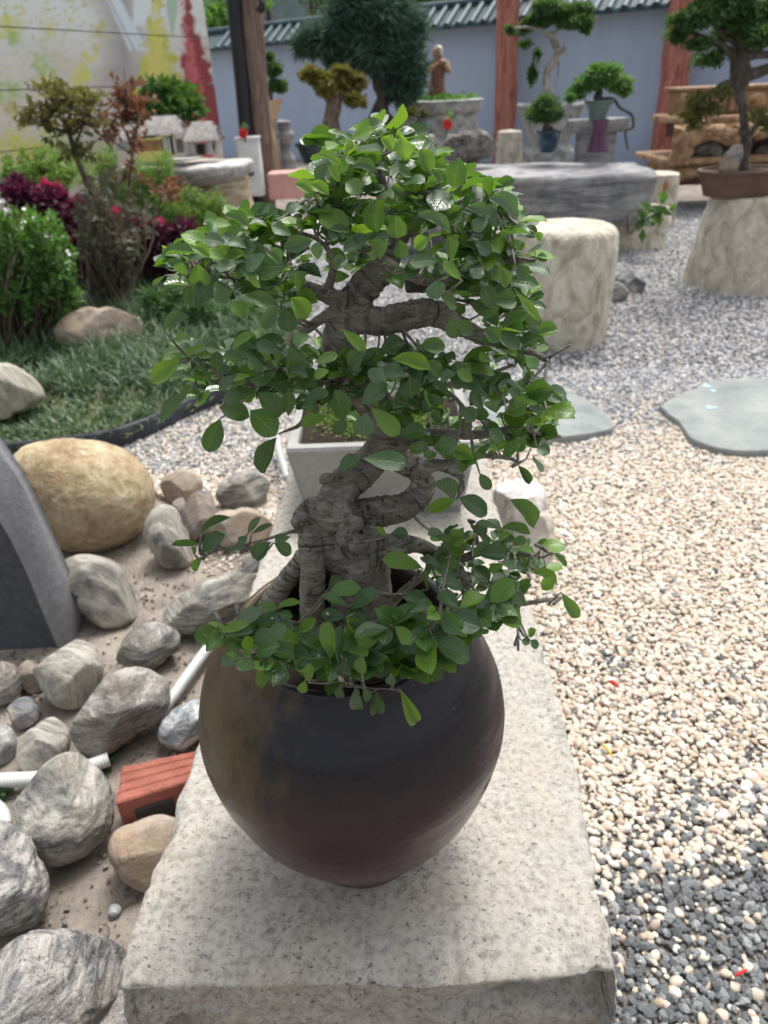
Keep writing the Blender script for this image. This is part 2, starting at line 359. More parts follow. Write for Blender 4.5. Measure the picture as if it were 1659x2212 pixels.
M['dark_bark'] = woodmat('dark_bark', (.035, .03, .027), (.085, .075, .065), (.15, .135, .12), sc=(14, 14, 8))
M['stem'] = woodmat('brown_stem', (.09, .065, .05), (.17, .13, .10), (.26, .21, .17), sc=(20, 20, 8))
M['leaf_dark'] = leafmat('dark_needles', [(.07, .125, .10), (.10, .18, .14), (.14, .23, .175)], .7, .4, (.05, .12, .04), .2)
M['leaf_mid'] = leafmat('green_foliage', [(.025, .065, .025), (.05, .12, .035), (.085, .19, .05)], .55, .3)
M['leaf_bright'] = leafmat('bright_foliage', [(.05, .13, .03), (.10, .24, .05), (.16, .33, .09)], .5, .35)
M['leaf_olive'] = leafmat('olive_foliage', [(.07, .08, .03), (.13, .14, .04), (.22, .20, .05)], .6, .3, (.3, .3, .05))
M['leaf_yellow'] = leafmat('yellowing_foliage', [(.08, .10, .03), (.18, .18, .04), (.32, .28, .06)], .6, .3, (.4, .35, .05))
M['leaf_rust'] = leafmat('rusty_foliage', [(.12, .05, .03), (.24, .10, .055), (.20, .13, .06)], .6, .3, (.4, .15, .05))
M['leaf_dusty'] = leafmat('dusty_foliage', [(.10, .11, .08), (.15, .13, .12), (.12, .16, .08), (.20, .17, .14)], .6, .25, (.25, .25, .1))
M['leaf_purple'] = leafmat('purple_foliage', [(.05, .012, .03), (.10, .02, .05), (.07, .03, .05), (.15, .04, .08)], .55, .25, (.3, .03, .1))
M['leaf_magenta'] = leafmat('magenta_foliage', [(.35, .015, .07), (.50, .03, .12), (.25, .02, .06)], .5, .35, (.7, .05, .2))
M['leaf_fern'] = leafmat('fern_foliage', [(.10, .19, .04), (.16, .28, .06), (.24, .38, .09)], .6, .4, (.3, .5, .08))
M['grass'] = leafmat('mondo_grass', [(.03, .07, .035), (.06, .12, .05), (.11, .18, .08), (.20, .26, .16)], .45, .25, (.1, .25, .05))
M['dry_cover'] = leafmat('dry_ground_cover', [(.10, .14, .06), (.17, .20, .10), (.22, .20, .12), (.12, .19, .06)], .7, .3)
M['moss'] = leafmat('moss', [(.10, .16, .03), (.16, .24, .05), (.20, .22, .08)], .7, .3)
M['red_petal'] = plain('red_petal', (.65, .02, .025), .5, .15, 8, 0)
M['white_petal'] = plain('white_petal', (.8, .8, .8), .6, .05, 8, 0)
M['yellow_leaf'] = plain('yellow_leaf', (.70, .42, .02), .5, .2, 8, 0)
def pebblemat(name, stops, bump=.25, rough=.6):
    t = NT(name, rough, .35); r = t.n('ObjectInfo').outputs['Random']
    c = t.ramp(r, stops, 'CONSTANT' if False else 'LINEAR'); tc = t.n('TexCoord').outputs['Object']
    nn = t.noise(tc, 2.2, 4, .6); c = t.mix(t.math('MULTIPLY', nn, .35), c, tuple([.32, .29, .25]))
    t.bump(t.noise(tc, 5, 4, .6), bump, .3); return t.done(c)
M['peb_cream'] = pebblemat('cream_pebble', [(0, (.68, .61, .50)), (.22, (.56, .47, .35)), (.4, (.72, .67, .58)), (.58, (.60, .50, .375)), (.72, (.76, .74, .70)), (.84, (.56, .39, .30)), (.9, (.50, .40, .27)), (.96, (.66, .53, .45)), (1, (.4, .37, .34))])
M['peb_dark'] = pebblemat('dark_chipping', [(0, (.075, .09, .105)), (.35, (.13, .15, .17)), (.65, (.21, .235, .25)), (.88, (.32, .345, .36)), (1, (.45, .47, .47))], .5, .5)
M['peb_grey'] = pebblemat('blue_grey_chipping', [(0, (.13, .15, .18)), (.25, (.28, .30, .34)), (.5, (.46, .47, .50)), (.75, (.64, .64, .64)), (.92, (.80, .79, .77)), (1, (.62, .50, .38))], .4, .55)

M['grit'] = pebblemat('grit_chip', [(0, (.10, .085, .07)), (.4, (.20, .17, .14)), (.7, (.32, .28, .23)), (.9, (.12, .13, .14)), (1, (.5, .45, .38))], .3, .8)
# ============================================================ GROUND
def sheet(name, pts, z, mat, **pp):
    return mk(name, [(p[0], p[1], z) for p in pts], [tuple(range(len(pts)))], mat, smooth=False, **pp)
# ground: one sheet, finely undulating near the camera
gx = np.concatenate([[-60, -20, -8], np.linspace(-3.2, 5.2, 150), [10, 25, 60]]); gy = np.concatenate([[-30, -8], np.linspace(-.5, 9, 160), [16, 30, 90]])
XX, YY = np.meshgrid(gx, gy, indexing='ij'); P = np.stack([XX.ravel(), YY.ravel(), 0*XX.ravel()], 1)
P[:, 2] = fbm(P*2.2, 3, 4)*.010+fbm(P*14, 5, 3)*.003-.004-.013*((P[:, 0] > -.29) | (P[:, 1] > 2.35))
mk('ground', P, grid(len(gx), len(gy)), M['dirt'], kind='structure')

# ============================================================ GRAVEL (countless: geometry nodes)
def variants(kind, mat, k=6):
    out = []
    for i in range(k):
        Vs, Fs = ico(2 if kind == 'round' else 1); Vs = Vs.copy()
        r = np.random.default_rng(50+i+(0 if kind == 'round' else 40))
        Vs *= 1+.22*fbm(Vs*1.1+i*9, i, 2)[:, None]
        if kind != 'round':
            for _ in range(5):
                n = r.normal(size=3); n /= np.linalg.norm(n); d = Vs@n; ex = np.clip(d-.62, 0, None); Vs -= ex[:, None]*n
        else:
            for _ in range(2):
                n = r.normal(size=3); n /= np.linalg.norm(n); d = Vs@n; ex = np.clip(d-.72, 0, None); Vs -= .8*ex[:, None]*n
        o = bpy.data.objects.new('pebble_source', mesh('pebble', Vs, Fs, mat, smooth=(kind == 'round'))); out.append(o)
    return out
def scatter(name, pts, rots, scs, srcs, label, cat='gravel'):
    me = bpy.data.meshes.new(name); me.vertices.add(len(pts)); me.vertices.foreach_set('co', np.asarray(pts, np.float32).ravel())
    a = me.attributes.new('rot', 'FLOAT_VECTOR', 'POINT'); a.data.foreach_set('vector', np.asarray(rots, np.float32).ravel())
    a = me.attributes.new('scl', 'FLOAT_VECTOR', 'POINT'); a.data.foreach_set('vector', np.asarray(scs, np.float32).ravel())
    a = me.attributes.new('vr', 'INT', 'POINT'); a.data.foreach_set('value', rng.integers(0, len(srcs), len(pts)).astype(np.int32))
    o = bpy.data.objects.new(name, me); COL.objects.link(o)
    ng = bpy.data.node_groups.new(name, 'GeometryNodeTree')
    ng.interface.new_socket('Geometry', in_out='INPUT', socket_type='NodeSocketGeometry'); ng.interface.new_socket('Geometry', in_out='OUTPUT', socket_type='NodeSocketGeometry')
    N = ng.nodes.new; L = ng.links.new; gi = N('NodeGroupInput'); go = N('NodeGroupOutput')
    jn = N('GeometryNodeGeometryToInstance'); 
    for s_ in reversed(srcs):
        oi = N('GeometryNodeObjectInfo'); oi.inputs['Object'].default_value = s_; L(oi.outputs['Geometry'], jn.inputs[0])
    ip = N('GeometryNodeInstanceOnPoints'); L(gi.outputs[0], ip.inputs['Points']); L(jn.outputs[0], ip.inputs['Instance']); ip.inputs['Pick Instance'].default_value = True
    def at(nm, ty):
        q = N('GeometryNodeInputNamedAttribute'); q.data_type = ty; q.inputs['Name'].default_value = nm; return q.outputs['Attribute']
    L(at('vr', 'INT'), ip.inputs['Instance Index']); L(at('rot', 'FLOAT_VECTOR'), ip.inputs['Rotation']); L(at('scl', 'FLOAT_VECTOR'), ip.inputs['Scale'])
    L(ip.outputs[0], go.inputs[0]); md = o.modifiers.new('scatter', 'NODES'); md.node_group = ng
    return setp(o, label, cat, kind='stuff')
def jgrid(x0, x1, y0, y1, sp):
    xs = np.arange(x0, x1, sp); ys = np.arange(y0, y1, sp); a, b = np.meshgrid(xs, ys)
    p = np.stack([a.ravel(), b.ravel()], 1); return p+rng.uniform(-.5, .5, p.shape)*sp*1.15
def inpoly(p, poly):
    poly = np.asarray(poly)[:, :2]; x, y = p[:, 0], p[:, 1]; c = np.zeros(len(p), bool); j = len(poly)-1
    for i in range(len(poly)):
        xi, yi = poly[i]; xj, yj = poly[j]
        c ^= ((yi > y) != (yj > y)) & (x < (xj-xi)*(y-yi)/(yj-yi+1e-12)+xi); j = i
    return c
def prn(p2):
    P3 = np.column_stack([p2, np.zeros(len(p2))])-CAM; dd = P3@cF; return 829.5+FPX*(P3@cR)/dd, 1106-FPX*(P3@cU)/dd
sheet('gravel_bed', [(-.27, -.2), (8, -.2), (8, 9.5), (-1.8, 9.5), (-.9, 4), (-.95, 3.2), (-.6, 2.42), (-.27, 2.40)], -.001, plain('gravel_dust', (.24, .21, .18), .95, .3, 40, .6, .01, .1, c2=(.12, .11, .10)), kind='structure')
# where pebbles lie
bed_left = [G(-60, 1010), G(150, 985), G(270, 962), G(360, 925), G(440, 888), G(560, 850), G(640, 800), G(660, 640), G(560, 520), (-1.9, 9.2), (-4.6, 9), (-4.6, 3)]
bed_left = [tuple(p[:2]) for p in bed_left]
rock_yard = [(-3, -.3), (-.30, -.3), (-.27, 2.25), G(560, 1190), G(520, 1110), G(430, 1120), G(330, 1060), G(280, 985), G(150, 990), G(-200, 1050), (-3, 2.5)]
rock_yard = [tuple(p[:2]) for p in rock_yard]
near = jgrid(-1.4, 2.2, .30, 3.6, .0101)
far = jgrid(-1.8, 5.0, 3.3, 9.0, .0165)
pts = np.vstack([near, far]); isfar = np.arange(len(pts)) >= len(near)
sx, sy = prn(pts)
ok = (sx > -80) & (sx < 1760) & (sy < 2330) & ~inpoly(pts, bed_left) & ~inpoly(pts, rock_yard)
ok &= ~((np.abs(pts[:, 0]+.03) < .25) & (pts[:, 1] < 2.0))
P3 = np.column_stack([pts*1.0, np.zeros(len(pts))])
# pattern: cream near, blue-grey beyond the flagstones, dark chippings at lower right
edge_y = 930+35*fbm(P3*2.5, 60, 3)+np.clip((sx-1300)*-.0, -1, 1)
m = (sy-edge_y)/26+fbm(P3*9, 66, 3)*1.2
creamy = 1/(1+np.exp(-m)); creamy[sx < 640] = np.clip((sy[sx < 640]-1010)/90+.35+fbm(P3[sx < 640]*5, 7, 2)*.5, .25, .95)
dk = (sy-1780)/150+(sx-1480)/260+fbm(P3*3.2, 81, 4)*2.1; dk = 1/(1+np.exp(-dk*1.9)); dk = np.where(sx > 1150, dk, 0)
dk = np.maximum(dk, (sy > 1350)*np.clip((fbm(P3*7, 91, 3)-.25)*1.4, 0, .5)*(sx > 1300)); dk = np.clip(dk, .022, .80)
u = rng.random(len(pts)); kind = np.where(rng.random(len(pts)) < creamy, 0, 2); kind = np.where((u < dk) & (sy > 1150), 1, kind)
kind = np.where((sy < 1150) & (sy > 930) & (u < .02), 1, kind)
for k_, nm, sk, mt, lab in ((0, 'cream_pebbles', 'round', 'peb_cream', 'cream and white rounded pebbles covering the ground right of the granite bench'),
                            (1, 'dark_gravel', 'sharp', 'peb_dark', 'dark blue grey angular chippings mixed into the pebbles at lower right'),
                            (2, 'grey_gravel', 'sharp', 'peb_grey', 'pale blue grey gravel spreading behind the slate stepping stones')):
    q = ok & (kind == k_); n = q.sum(); fr = isfar[q]
    base = np.where(fr, .0095, .0070 if k_ != 1 else .0080)*(.60+.95*rng.random(n)**1.7)
    sc = np.stack([base*(1+.35*rng.random(n)), base*(.8+.3*rng.random(n)), base*(.55+.25*rng.random(n))], 1)
    z = base*.25+rng.random(n)*.007
    ro = np.stack([rng.normal(0, .35, n), rng.normal(0, .35, n), rng.uniform(0, 6.28, n)], 1)
    scatter(nm, np.column_stack([pts[q], z]), ro, sc, variants(sk, M[mt]), lab)
# stray pebbles on the dirt of the rock yard
st = []
for (x, y, s, k) in [(375, 1305, 10, 0), (380, 1290, 8, 0), (235, 1388, 9, 0), (250, 1375, 7, 0), (262, 1462, 6, 1), (445, 1265, 9, 0), (410, 1310, 7, 0), (545, 1280, 9, 0), (500, 1225, 10, 0), (425, 1420, 9, 0), (440, 1395, 8, 0), (395, 1520, 6, 1), (330, 1960, 5, 1)]:
    st.append((G(x, y, .004), s))
for i in range(90):
    a = rng.random(); st.append((G(rng.uniform(430, 560), rng.uniform(1185, 1265), .004), rng.uniform(6, 10)))
n = len(st); scatter('stray_pebbles', [p for p, s in st], np.stack([rng.normal(0, .4, n), rng.normal(0, .4, n), rng.uniform(0, 6, n)], 1), np.array([[s*scl(p)*.5]*2+[s*scl(p)*.35] for p, s in st]), variants('round', M['peb_cream']), 'small cream pebbles strayed onto the bare dirt between the grey rocks')

# fine grit and litter on the dirt
ng_ = 26000; gp_ = np.column_stack([rng.uniform(-1.9, -.28, ng_), rng.uniform(.35, 2.3, ng_)]); kk_ = fbm(np.column_stack([gp_*5, gp_[:, 0]*0]), 99, 3) > rng.uniform(-.6, .35, ng_); gp_ = gp_[kk_]; ng_ = len(gp_)
gb_ = .0010+.0052*rng.random(ng_)**5
scatter('grit', np.column_stack([gp_, fbm(np.column_stack([gp_*2.2, gp_[:, 0]*0]), 3, 4)*.010+.001]), np.stack([rng.normal(0, .5, ng_), rng.normal(0, .5, ng_), rng.uniform(0, 6, ng_)], 1), np.stack([gb_*1.4, gb_, gb_*.7], 1), variants('sharp', M['grit']), 'fine brown and grey grit strewn over the bare dirt between the rocks')
# planting bed
bedp = [p[:2] for p in bed_left]
mb = MB()
def poly_prism(pts, z0, z1):
    n = len(pts); Vs = [(p[0], p[1], z0) for p in pts]+[(p[0], p[1], z1) for p in pts]
    Fs = [tuple(range(n))[::-1], tuple(range(n, 2*n))]+[(i, (i+1) % n, n+(i+1) % n, n+i) for i in range(n)]; return Vs, Fs
mb.add(*poly_prism(bedp, -.03, .045)); mb.build('planting_bed', M['soil'], smooth=False, kind='structure')
# edging strip
ep = spline(np.array([G(-80, 1012), G(150, 985), G(270, 962), G(360, 925), G(440, 888), G(560, 850), G(640, 800)]), 8)[:, :2]
tn = np.gradient(ep, axis=0); tn /= np.linalg.norm(tn, axis=1)[:, None]; nn = np.stack([tn[:, 1], -tn[:, 0]], 1)
Vs = []; k = len(ep)
for off, z in ((.012, -.02), (.012, .085), (-.006, .09), (-.006, -.02)): Vs += [(*(ep[i]+nn[i]*(off+.004*math.sin(i*1.3))), z) for i in range(k)]
Fs = [(a*k+i, a*k+i+1, (a+1)*k+i+1, (a+1)*k+i) for a in range(3) for i in range(k-1)]
mk('garden_edging', Vs, Fs, M['black_plastic'], label='black plastic edging strip between the mondo grass and the pale gravel', cat='edging')

# flagstones
def flag(outline, th, label, cracks=()):
    o = spline(np.array([list(G(x, y, th)[:2]) for x, y in outline+[outline[0]]]), 4)[:-1]
    c = o.mean(0); n = len(o); rings = []
    o = o+np.stack([fbm(np.column_stack([o*30, o[:, 0]*0]), 4, 3), fbm(np.column_stack([o*30, o[:, 0]*0+5]), 4, 3)], 1)*.004
    for s_, z in ((1.0, -.01), (1.005, th*.6), (.995, th-.003), (.985, th), (.8, th), (.55, th), (.25, th)):
        q = c+(o-c)*s_; zz = z+(fbm(np.column_stack([q*6, q[:, 0]*0]), 9, 3)*.003 if s_ < 1 else 0); rings.append(np.column_stack([q, np.full(n, 1)*zz]))
    Vs = np.concatenate(rings); m_ = len(rings)
    Fs = [(a*n+i, a*n+(i+1) % n, (a+1)*n+(i+1) % n, (a+1)*n+i) for a in range(m_-1) for i in range(n)]+[tuple((m_-1)*n+i for i in range(n))]
    return mk('stepping_stone', Vs, Fs, M['slate'], smooth=False, label=label, cat='stepping stone', group='slate stepping stones in the gravel')
flag([(1040, 880), (1090, 840), (1170, 829), (1230, 845), (1290, 875), (1322, 908), (1318, 925), (1260, 938), (1190, 944), (1100, 940), (1040, 920)], .035, 'round slate stepping stone half hidden behind the leafy tree')
flag([(1425, 877), (1433, 870), (1450, 860), (1480, 846), (1505, 837), (1530, 828), (1553, 821), (1580, 817), (1640, 815), (1700, 818), (1760, 838), (1790, 890), (1760, 940), (1700, 966), (1640, 973), (1600, 973), (1560, 969), (1525, 959), (1492, 945), (1478, 925), (1462, 906), (1440, 891)], .035, 'large slate stepping stone with a pointed left corner and chalk smears at the right edge')
for (x, y, a, b) in [(1525, 833, 9, 5), (1540, 843, 6, 3), (1535, 880, 10, 4)]:
    c_ = G(x, y, .0385); s_ = scl(c_); an = np.arange(14)/14*6.283; rr_ = 1+.3*np.sin(an*3+x)
    mk('chalk_smear', np.column_stack([c_[0]+np.cos(an)*a*s_*rr_, c_[1]+np.sin(an)*b*s_*2*rr_, np.full(14, .0385)]), [tuple(range(14))],
       M['chalk'], label={1525: 'turquoise chalk smear nearest the far rim of the large slate stepping stone', 1540: 'small turquoise chalk dash right below the rim smear on the large slate', 1535: 'turquoise chalk streak lowest on the large slate stepping stone'}[x], cat='paint mark')

# fallen petals and leaves
def petal(x, y, L, ang, mat, label, z=.022, wd=.35):
    c = G(x, y, z); s_ = scl(c); L *= s_; P = np.array([[math.cos(ang)*t*L, math.sin(ang)*t*L, .004*math.sin(3*(t+.5))] for t in np.linspace(-.5, .5, 7)])+c
    mk('fallen_petal', *tube(P, np.array([.3, .8, 1, 1, .95, .8, .3])*L*wd*.5, 8), mat, label=label, cat='petal')
petal(1326, 1478, 26, -.9, M['red_petal'], 'single red petal lying on the cream pebbles', wd=.36)
petal(1312, 1622, 42, 1.9, M['yellow_leaf'], 'thin yellow withered leaf on the pebbles beside the bench', wd=.16)
petal(1600, 2103, 34, .35, M['red_petal'], 'red petal on dark chippings at the lower right corner', wd=.22)

# ============================================================ ROCKS
def rock(outline, mat, label, seed=0, thick=.85, amp=.07, facets=0, sub=5, gz=0.0, name='rock', cat='rock', sink=.88, group='grey rocks strewn left of the bench', at=None, flat=1.0):
    O = np.array(outline, float); c = (O.min(0)+O.max(0))/2; d = ray(*c); d /= np.linalg.norm(d)
    rt = cR-d*(cR@d); rt /= np.linalg.norm(rt); up = np.cross(rt, d)
    def local(dist):
        q = []
        for x, y in O:
            r_ = ray(x, y); t = dist/(r_@d); v = r_*t-d*dist; q.append((v@rt, v@up))
        return np.array(q)
    dist = 2.0
    for _ in range(30):
        q = local(dist); a = np.ptp(q[:, 0])/2; b = np.ptp(q[:, 1])/2; th_ = thick*(a+b)/2
        ext = math.sqrt((rt[2]*a)**2+(up[2]*b)**2+(d[2]*th_)**2)
        tgt = (gz+ext*sink-CAM[2])/d[2] if at is None else at/d[1]
        dist = .5*dist+.5*tgt
    q = local(dist); cen = CAM+d*dist
    th = np.arctan2(q[:, 1], q[:, 0]); rr = np.hypot(q[:, 0], q[:, 1]); o = np.argsort(th); th, rr = th[o], rr[o]
    tt = np.concatenate([th-2*math.pi, th, th+2*math.pi]); r3 = np.tile(rr, 3)
    fine = np.linspace(-math.pi, math.pi, 361); rf = np.interp(fine, tt, r3); k = np.exp(-np.linspace(-2, 2, 15)**2); k /= k.sum()
    rf = np.convolve(np.concatenate([rf[-8:-1], rf, rf[1:8]]), k, 'valid')
    S, Fs = ico(sub); th_ = np.arctan2(S[:, 1], S[:, 0]); Rv = np.interp(th_, fine, rf)
    cthk = thick*(a+b)/2; rho = np.hypot(S[:, 0], S[:, 1]); boost = np.minimum(1.0, rho**.72/(rho+1e-9)); boost = np.where(rho < 1e-6, 0, boost)
    Vl = np.stack([Rv*S[:, 0]*boost, Rv*S[:, 1]*boost, S[:, 2]*cthk], 1)
    sz = (a+b)/2; nz = fbm(S*1.3+seed*7.7, seed, 3)*.55+fbm(S*3.4+seed*3.1, seed+5, 4)*.3+fbm(S*9+seed, seed+9, 3)*.10
    nl = Vl/(np.linalg.norm(Vl, axis=1)[:, None]+1e-9)
    keep = 1-.55*np.clip(rho, 0, 1)**3
    Vl = Vl+nl*(nz*amp*2.0*sz*keep)[:, None]
    r = np.random.default_rng(seed+400)
    S2 = Vl/sz; Vl = Vl+nl*((fbm(S2*[5, 5, 14]+seed, seed+21, 4)*.55+fbm(S2*16+seed, seed+25, 3)*.28)*(.5+.5*min(1, amp/.06))*.055*sz)[:, None]
    for _ in range(facets+3 if seed != 1 else 0):
        n = r.normal(size=3); n[2] -= .8; n[:2] *= .8; n /= np.linalg.norm(n); dd = Vl@n; lim = dd.max()*r.uniform(.66, .86); ex = np.clip(dd-lim, 0, None); Vl -= (ex*.92)[:, None]*n
    W = cen+Vl[:, :1]*rt+Vl[:, 1:2]*up+Vl[:, 2:3]*d
    if flat < 1: W[:, 2] = gz+(W[:, 2]-gz)*1.0
    W[:, 2] = np.where(W[:, 2] < gz-.01, gz-.01+(W[:, 2]-gz+.01)*.15, W[:, 2])
    return mk(name, W, Fs, mat, label=label, cat=cat, group=group)
BD = 'rocks in the planting bed'
rock([(18, 1000), (50, 965), (110, 951), (180, 950), (240, 960), (290, 985), (325, 1030), (336, 1075), (325, 1120), (290, 1160), (240, 1185), (180, 1193), (120, 1180), (75, 1150), (40, 1100), (20, 1050)], M['boulder'], 'huge smooth yellow ochre boulder, the largest stone at left', 1, .85, .018, name='boulder', cat='boulder', group=None, sub=6)
rock([(130, 1215), (165, 1200), (225, 1203), (262, 1225), (275, 1255), (300, 1300), (303, 1328), (270, 1352), (225, 1358), (190, 1330), (160, 1290), (128, 1250)], M['gneiss2'], 'pale grey striped rock right of the dark grey arched slab, below the boulder', 2, .8, .05, 3)
rock([(312, 1140), (325, 1105), (352, 1088), (375, 1095), (392, 1130), (410, 1175), (420, 1200), (405, 1225), (375, 1232), (345, 1220), (330, 1190), (313, 1165)], M['gneiss2'], 'upright whitish egg-shaped rock touching the yellow boulder at its lower right', 3, .8, .07, 2)
rock([(330, 1330), (360, 1305), (420, 1275), (470, 1250), (530, 1240), (600, 1250), (560, 1320), (500, 1345), (450, 1360), (395, 1370), (345, 1355)], M['gneiss'], 'long flat grey wedge rock reaching behind the jar', 4, .6, .05, 4)
rock([(252, 1430), (262, 1390), (285, 1360), (320, 1345), (365, 1350), (393, 1375), (390, 1400), (360, 1420), (330, 1445), (285, 1440)], M['gneiss'], 'smooth dark grey oval rock between the wedge rock and the dirt', 5, .8, .04, 1)
rock([(68, 1440), (75, 1405), (110, 1385), (160, 1382), (205, 1395), (222, 1430), (220, 1475), (200, 1510), (160, 1535), (120, 1525), (95, 1495), (80, 1470)], M['gneiss2'], 'round pale grey rock with swirling veins below the arched slab', 6, .85, .05, 1)
rock([(-40, 1440), (0, 1428), (35, 1440), (55, 1475), (50, 1505), (20, 1520), (-40, 1515)], M['gneiss3'], 'brownish grey rock cut by the left edge below the arched slab', 7, .9, .05)
rock([(40, 1440), (60, 1425), (82, 1440), (95, 1490), (70, 1500), (48, 1480)], M['tan_rock'], 'small shaded brown rock between the swirl-veined rock and the edge rock', 8, .9, .05)
rock([(152, 1590), (160, 1550), (190, 1500), (230, 1462), (285, 1440), (330, 1448), (365, 1480), (368, 1520), (340, 1560), (300, 1580), (260, 1610), (215, 1640), (175, 1630)], M['gneiss3'], 'large angular speckled rock beside the white ribbed hose', 9, .8, .07, 5)
rock([(10, 1545), (30, 1515), (60, 1505), (85, 1530), (80, 1560), (50, 1580), (20, 1570)], M['slate_rock'], 'small brown grey chipped rock above the yellowish striped one', 10, .8, .08, 4)
rock([(-30, 1575), (10, 1567), (35, 1590), (35, 1615), (10, 1650), (-30, 1650)], M['bluerock'], 'bluish white rock at the left edge above the white ribbed hose', 11, .8, .07, 3)
rock([(33, 1640), (38, 1605), (75, 1570), (115, 1548), (140, 1562), (152, 1610), (130, 1650), (90, 1675), (50, 1668)], M['gneiss2'], 'yellowish striped oval rock wedged between two bigger rocks', 12, .85, .05, 2)
rock([(340, 1590), (365, 1545), (400, 1520), (440, 1508), (470, 1560), (450, 1600), (400, 1622), (360, 1615)], M['bluerock'], 'glossy blue grey rock partly under the left side of the jar', 13, .8, .10, 4)
rock([(18, 1770), (22, 1745), (60, 1700), (95, 1655), (130, 1628), (165, 1625), (200, 1650), (240, 1700), (249, 1740), (240, 1790), (205, 1830), (160, 1860), (110, 1872), (60, 1840)], M['gneiss'], 'big rounded grey and white mottled rock left of the red brick', 14, .85, .06, 2, sub=6)
rock([(-60, 1790), (10, 1770), (40, 1790), (80, 1850), (105, 1890), (105, 1930), (85, 1990), (50, 2030), (-60, 2060)], M['gneiss3'], 'craggy striped rock at the left edge under the mottled rock', 15, .9, .09, 5, sub=6)
rock([(232, 1840), (245, 1800), (290, 1778), (350, 1760), (400, 1780), (400, 1850), (350, 1905), (325, 1927), (285, 1915), (250, 1880)], M['tan_rock'], 'smooth tan brown rock below the red brick', 16, .85, .07, 1)
rock([(-80, 2130), (-30, 2070), (50, 2020), (130, 2008), (200, 2020), (270, 2050), (278, 2090), (262, 2150), (225, 2200), (180, 2260), (80, 2320), (-60, 2320)], M['gneiss3'], 'largest rough rock with rusty veins in the lower left corner', 17, .85, .07, 6, sub=6)
rock([(180, 2230), (215, 2180), (262, 2130), (300, 2150), (300, 2280), (230, 2320)], M['gneiss3'], 'brownish rock squeezed between the corner rock and the bench', 18, .8, .08, 4)
rock([(343, 1065), (350, 1035), (375, 1020), (415, 1018), (438, 1040), (435, 1065), (410, 1082), (365, 1085)], M['tan_rock'], 'small olive brown oval rock just right of the yellow boulder', 19, .8, .04)
rock([(466, 1075), (475, 1045), (510, 1025), (560, 1022), (585, 1045), (580, 1075), (540, 1097), (490, 1098)], M['gneiss'], 'flattish grey brown rock at the edge of the pebbles left of the cement pot', 20, .8, .05)
rock([(395, 1150), (400, 1100), (430, 1060), (462, 1065), (470, 1105), (440, 1160), (420, 1170)], M['slate_rock'], 'dark blue slate rock standing on edge behind the upright whitish rock', 21, .8, .07, 5)
rock([(370, 1095), (400, 1075), (410, 1100), (395, 1125), (375, 1115)], M['slate_rock'], 'tiny dark slate chip beside the boulder', 22, .9, .07, 4)
rock([(440, 1155), (460, 1115), (505, 1102), (560, 1108), (590, 1130), (575, 1170), (520, 1180), (465, 1180)], M['tan_rock'], 'brown striped rock behind the thin left twig', 23, .8, .05, 2)
rock([(520, 1225), (535, 1195), (560, 1190), (575, 1225), (555, 1250), (530, 1245)], M['slate_rock'], 'small dark stone tucked between the bench and the wedge rock', 24, .8, .05, 2)
rock([(232, 1965), (240, 1955), (255, 1953), (263, 1965), (260, 1978), (245, 1982), (234, 1976)], M['bluerock'], 'single small blue grey pebble alone on the dirt', 25, .8, .1, 3, sub=3, name='pebble', cat='pebble')
# rocks in the bed and in the gravel
rock([(115, 715), (130, 690), (165, 672), (215, 667), (280, 672), (305, 690), (310, 725), (295, 752), (240, 765), (170, 762), (130, 745)], M['tan_rock'], 'brown grey rock lying in the grass under the purple shrub', 26, .8, .05, 3, gz=.05, group=BD)
rock([(-60, 790), (0, 782), (50, 800), (85, 830), (98, 858), (70, 878), (30, 895), (-60, 925)], M['gneiss2'], 'pale yellowish rock at the left edge of the grass', 27, .8, .08, 3, gz=.05, group=BD)
rock([(1070, 1050), (1090, 1022), (1125, 1014), (1160, 1040), (1180, 1100), (1196, 1160), (1190, 1218), (1150, 1235), (1100, 1220), (1080, 1130)], M['quartz_rock'], 'tall pale quartz rock standing between the bench and the cream pebbles', 28, .6, .08, 4, group=None, sub=6)
rock([(1323, 602), (1350, 590), (1385, 600), (1396, 615), (1385, 632), (1350, 635), (1322, 622)], M['slate_rock'], 'dark slate rock on the grey gravel right of the stone drum', 29, .8, .05, 5, group=None)
rock([(1300, 625), (1320, 610), (1350, 620), (1360, 640), (1340, 655), (1300, 655)], M['gneiss'], 'small grey rock beside the dark slate one behind the stone drum', 30, .8, .05, 1, group=None)
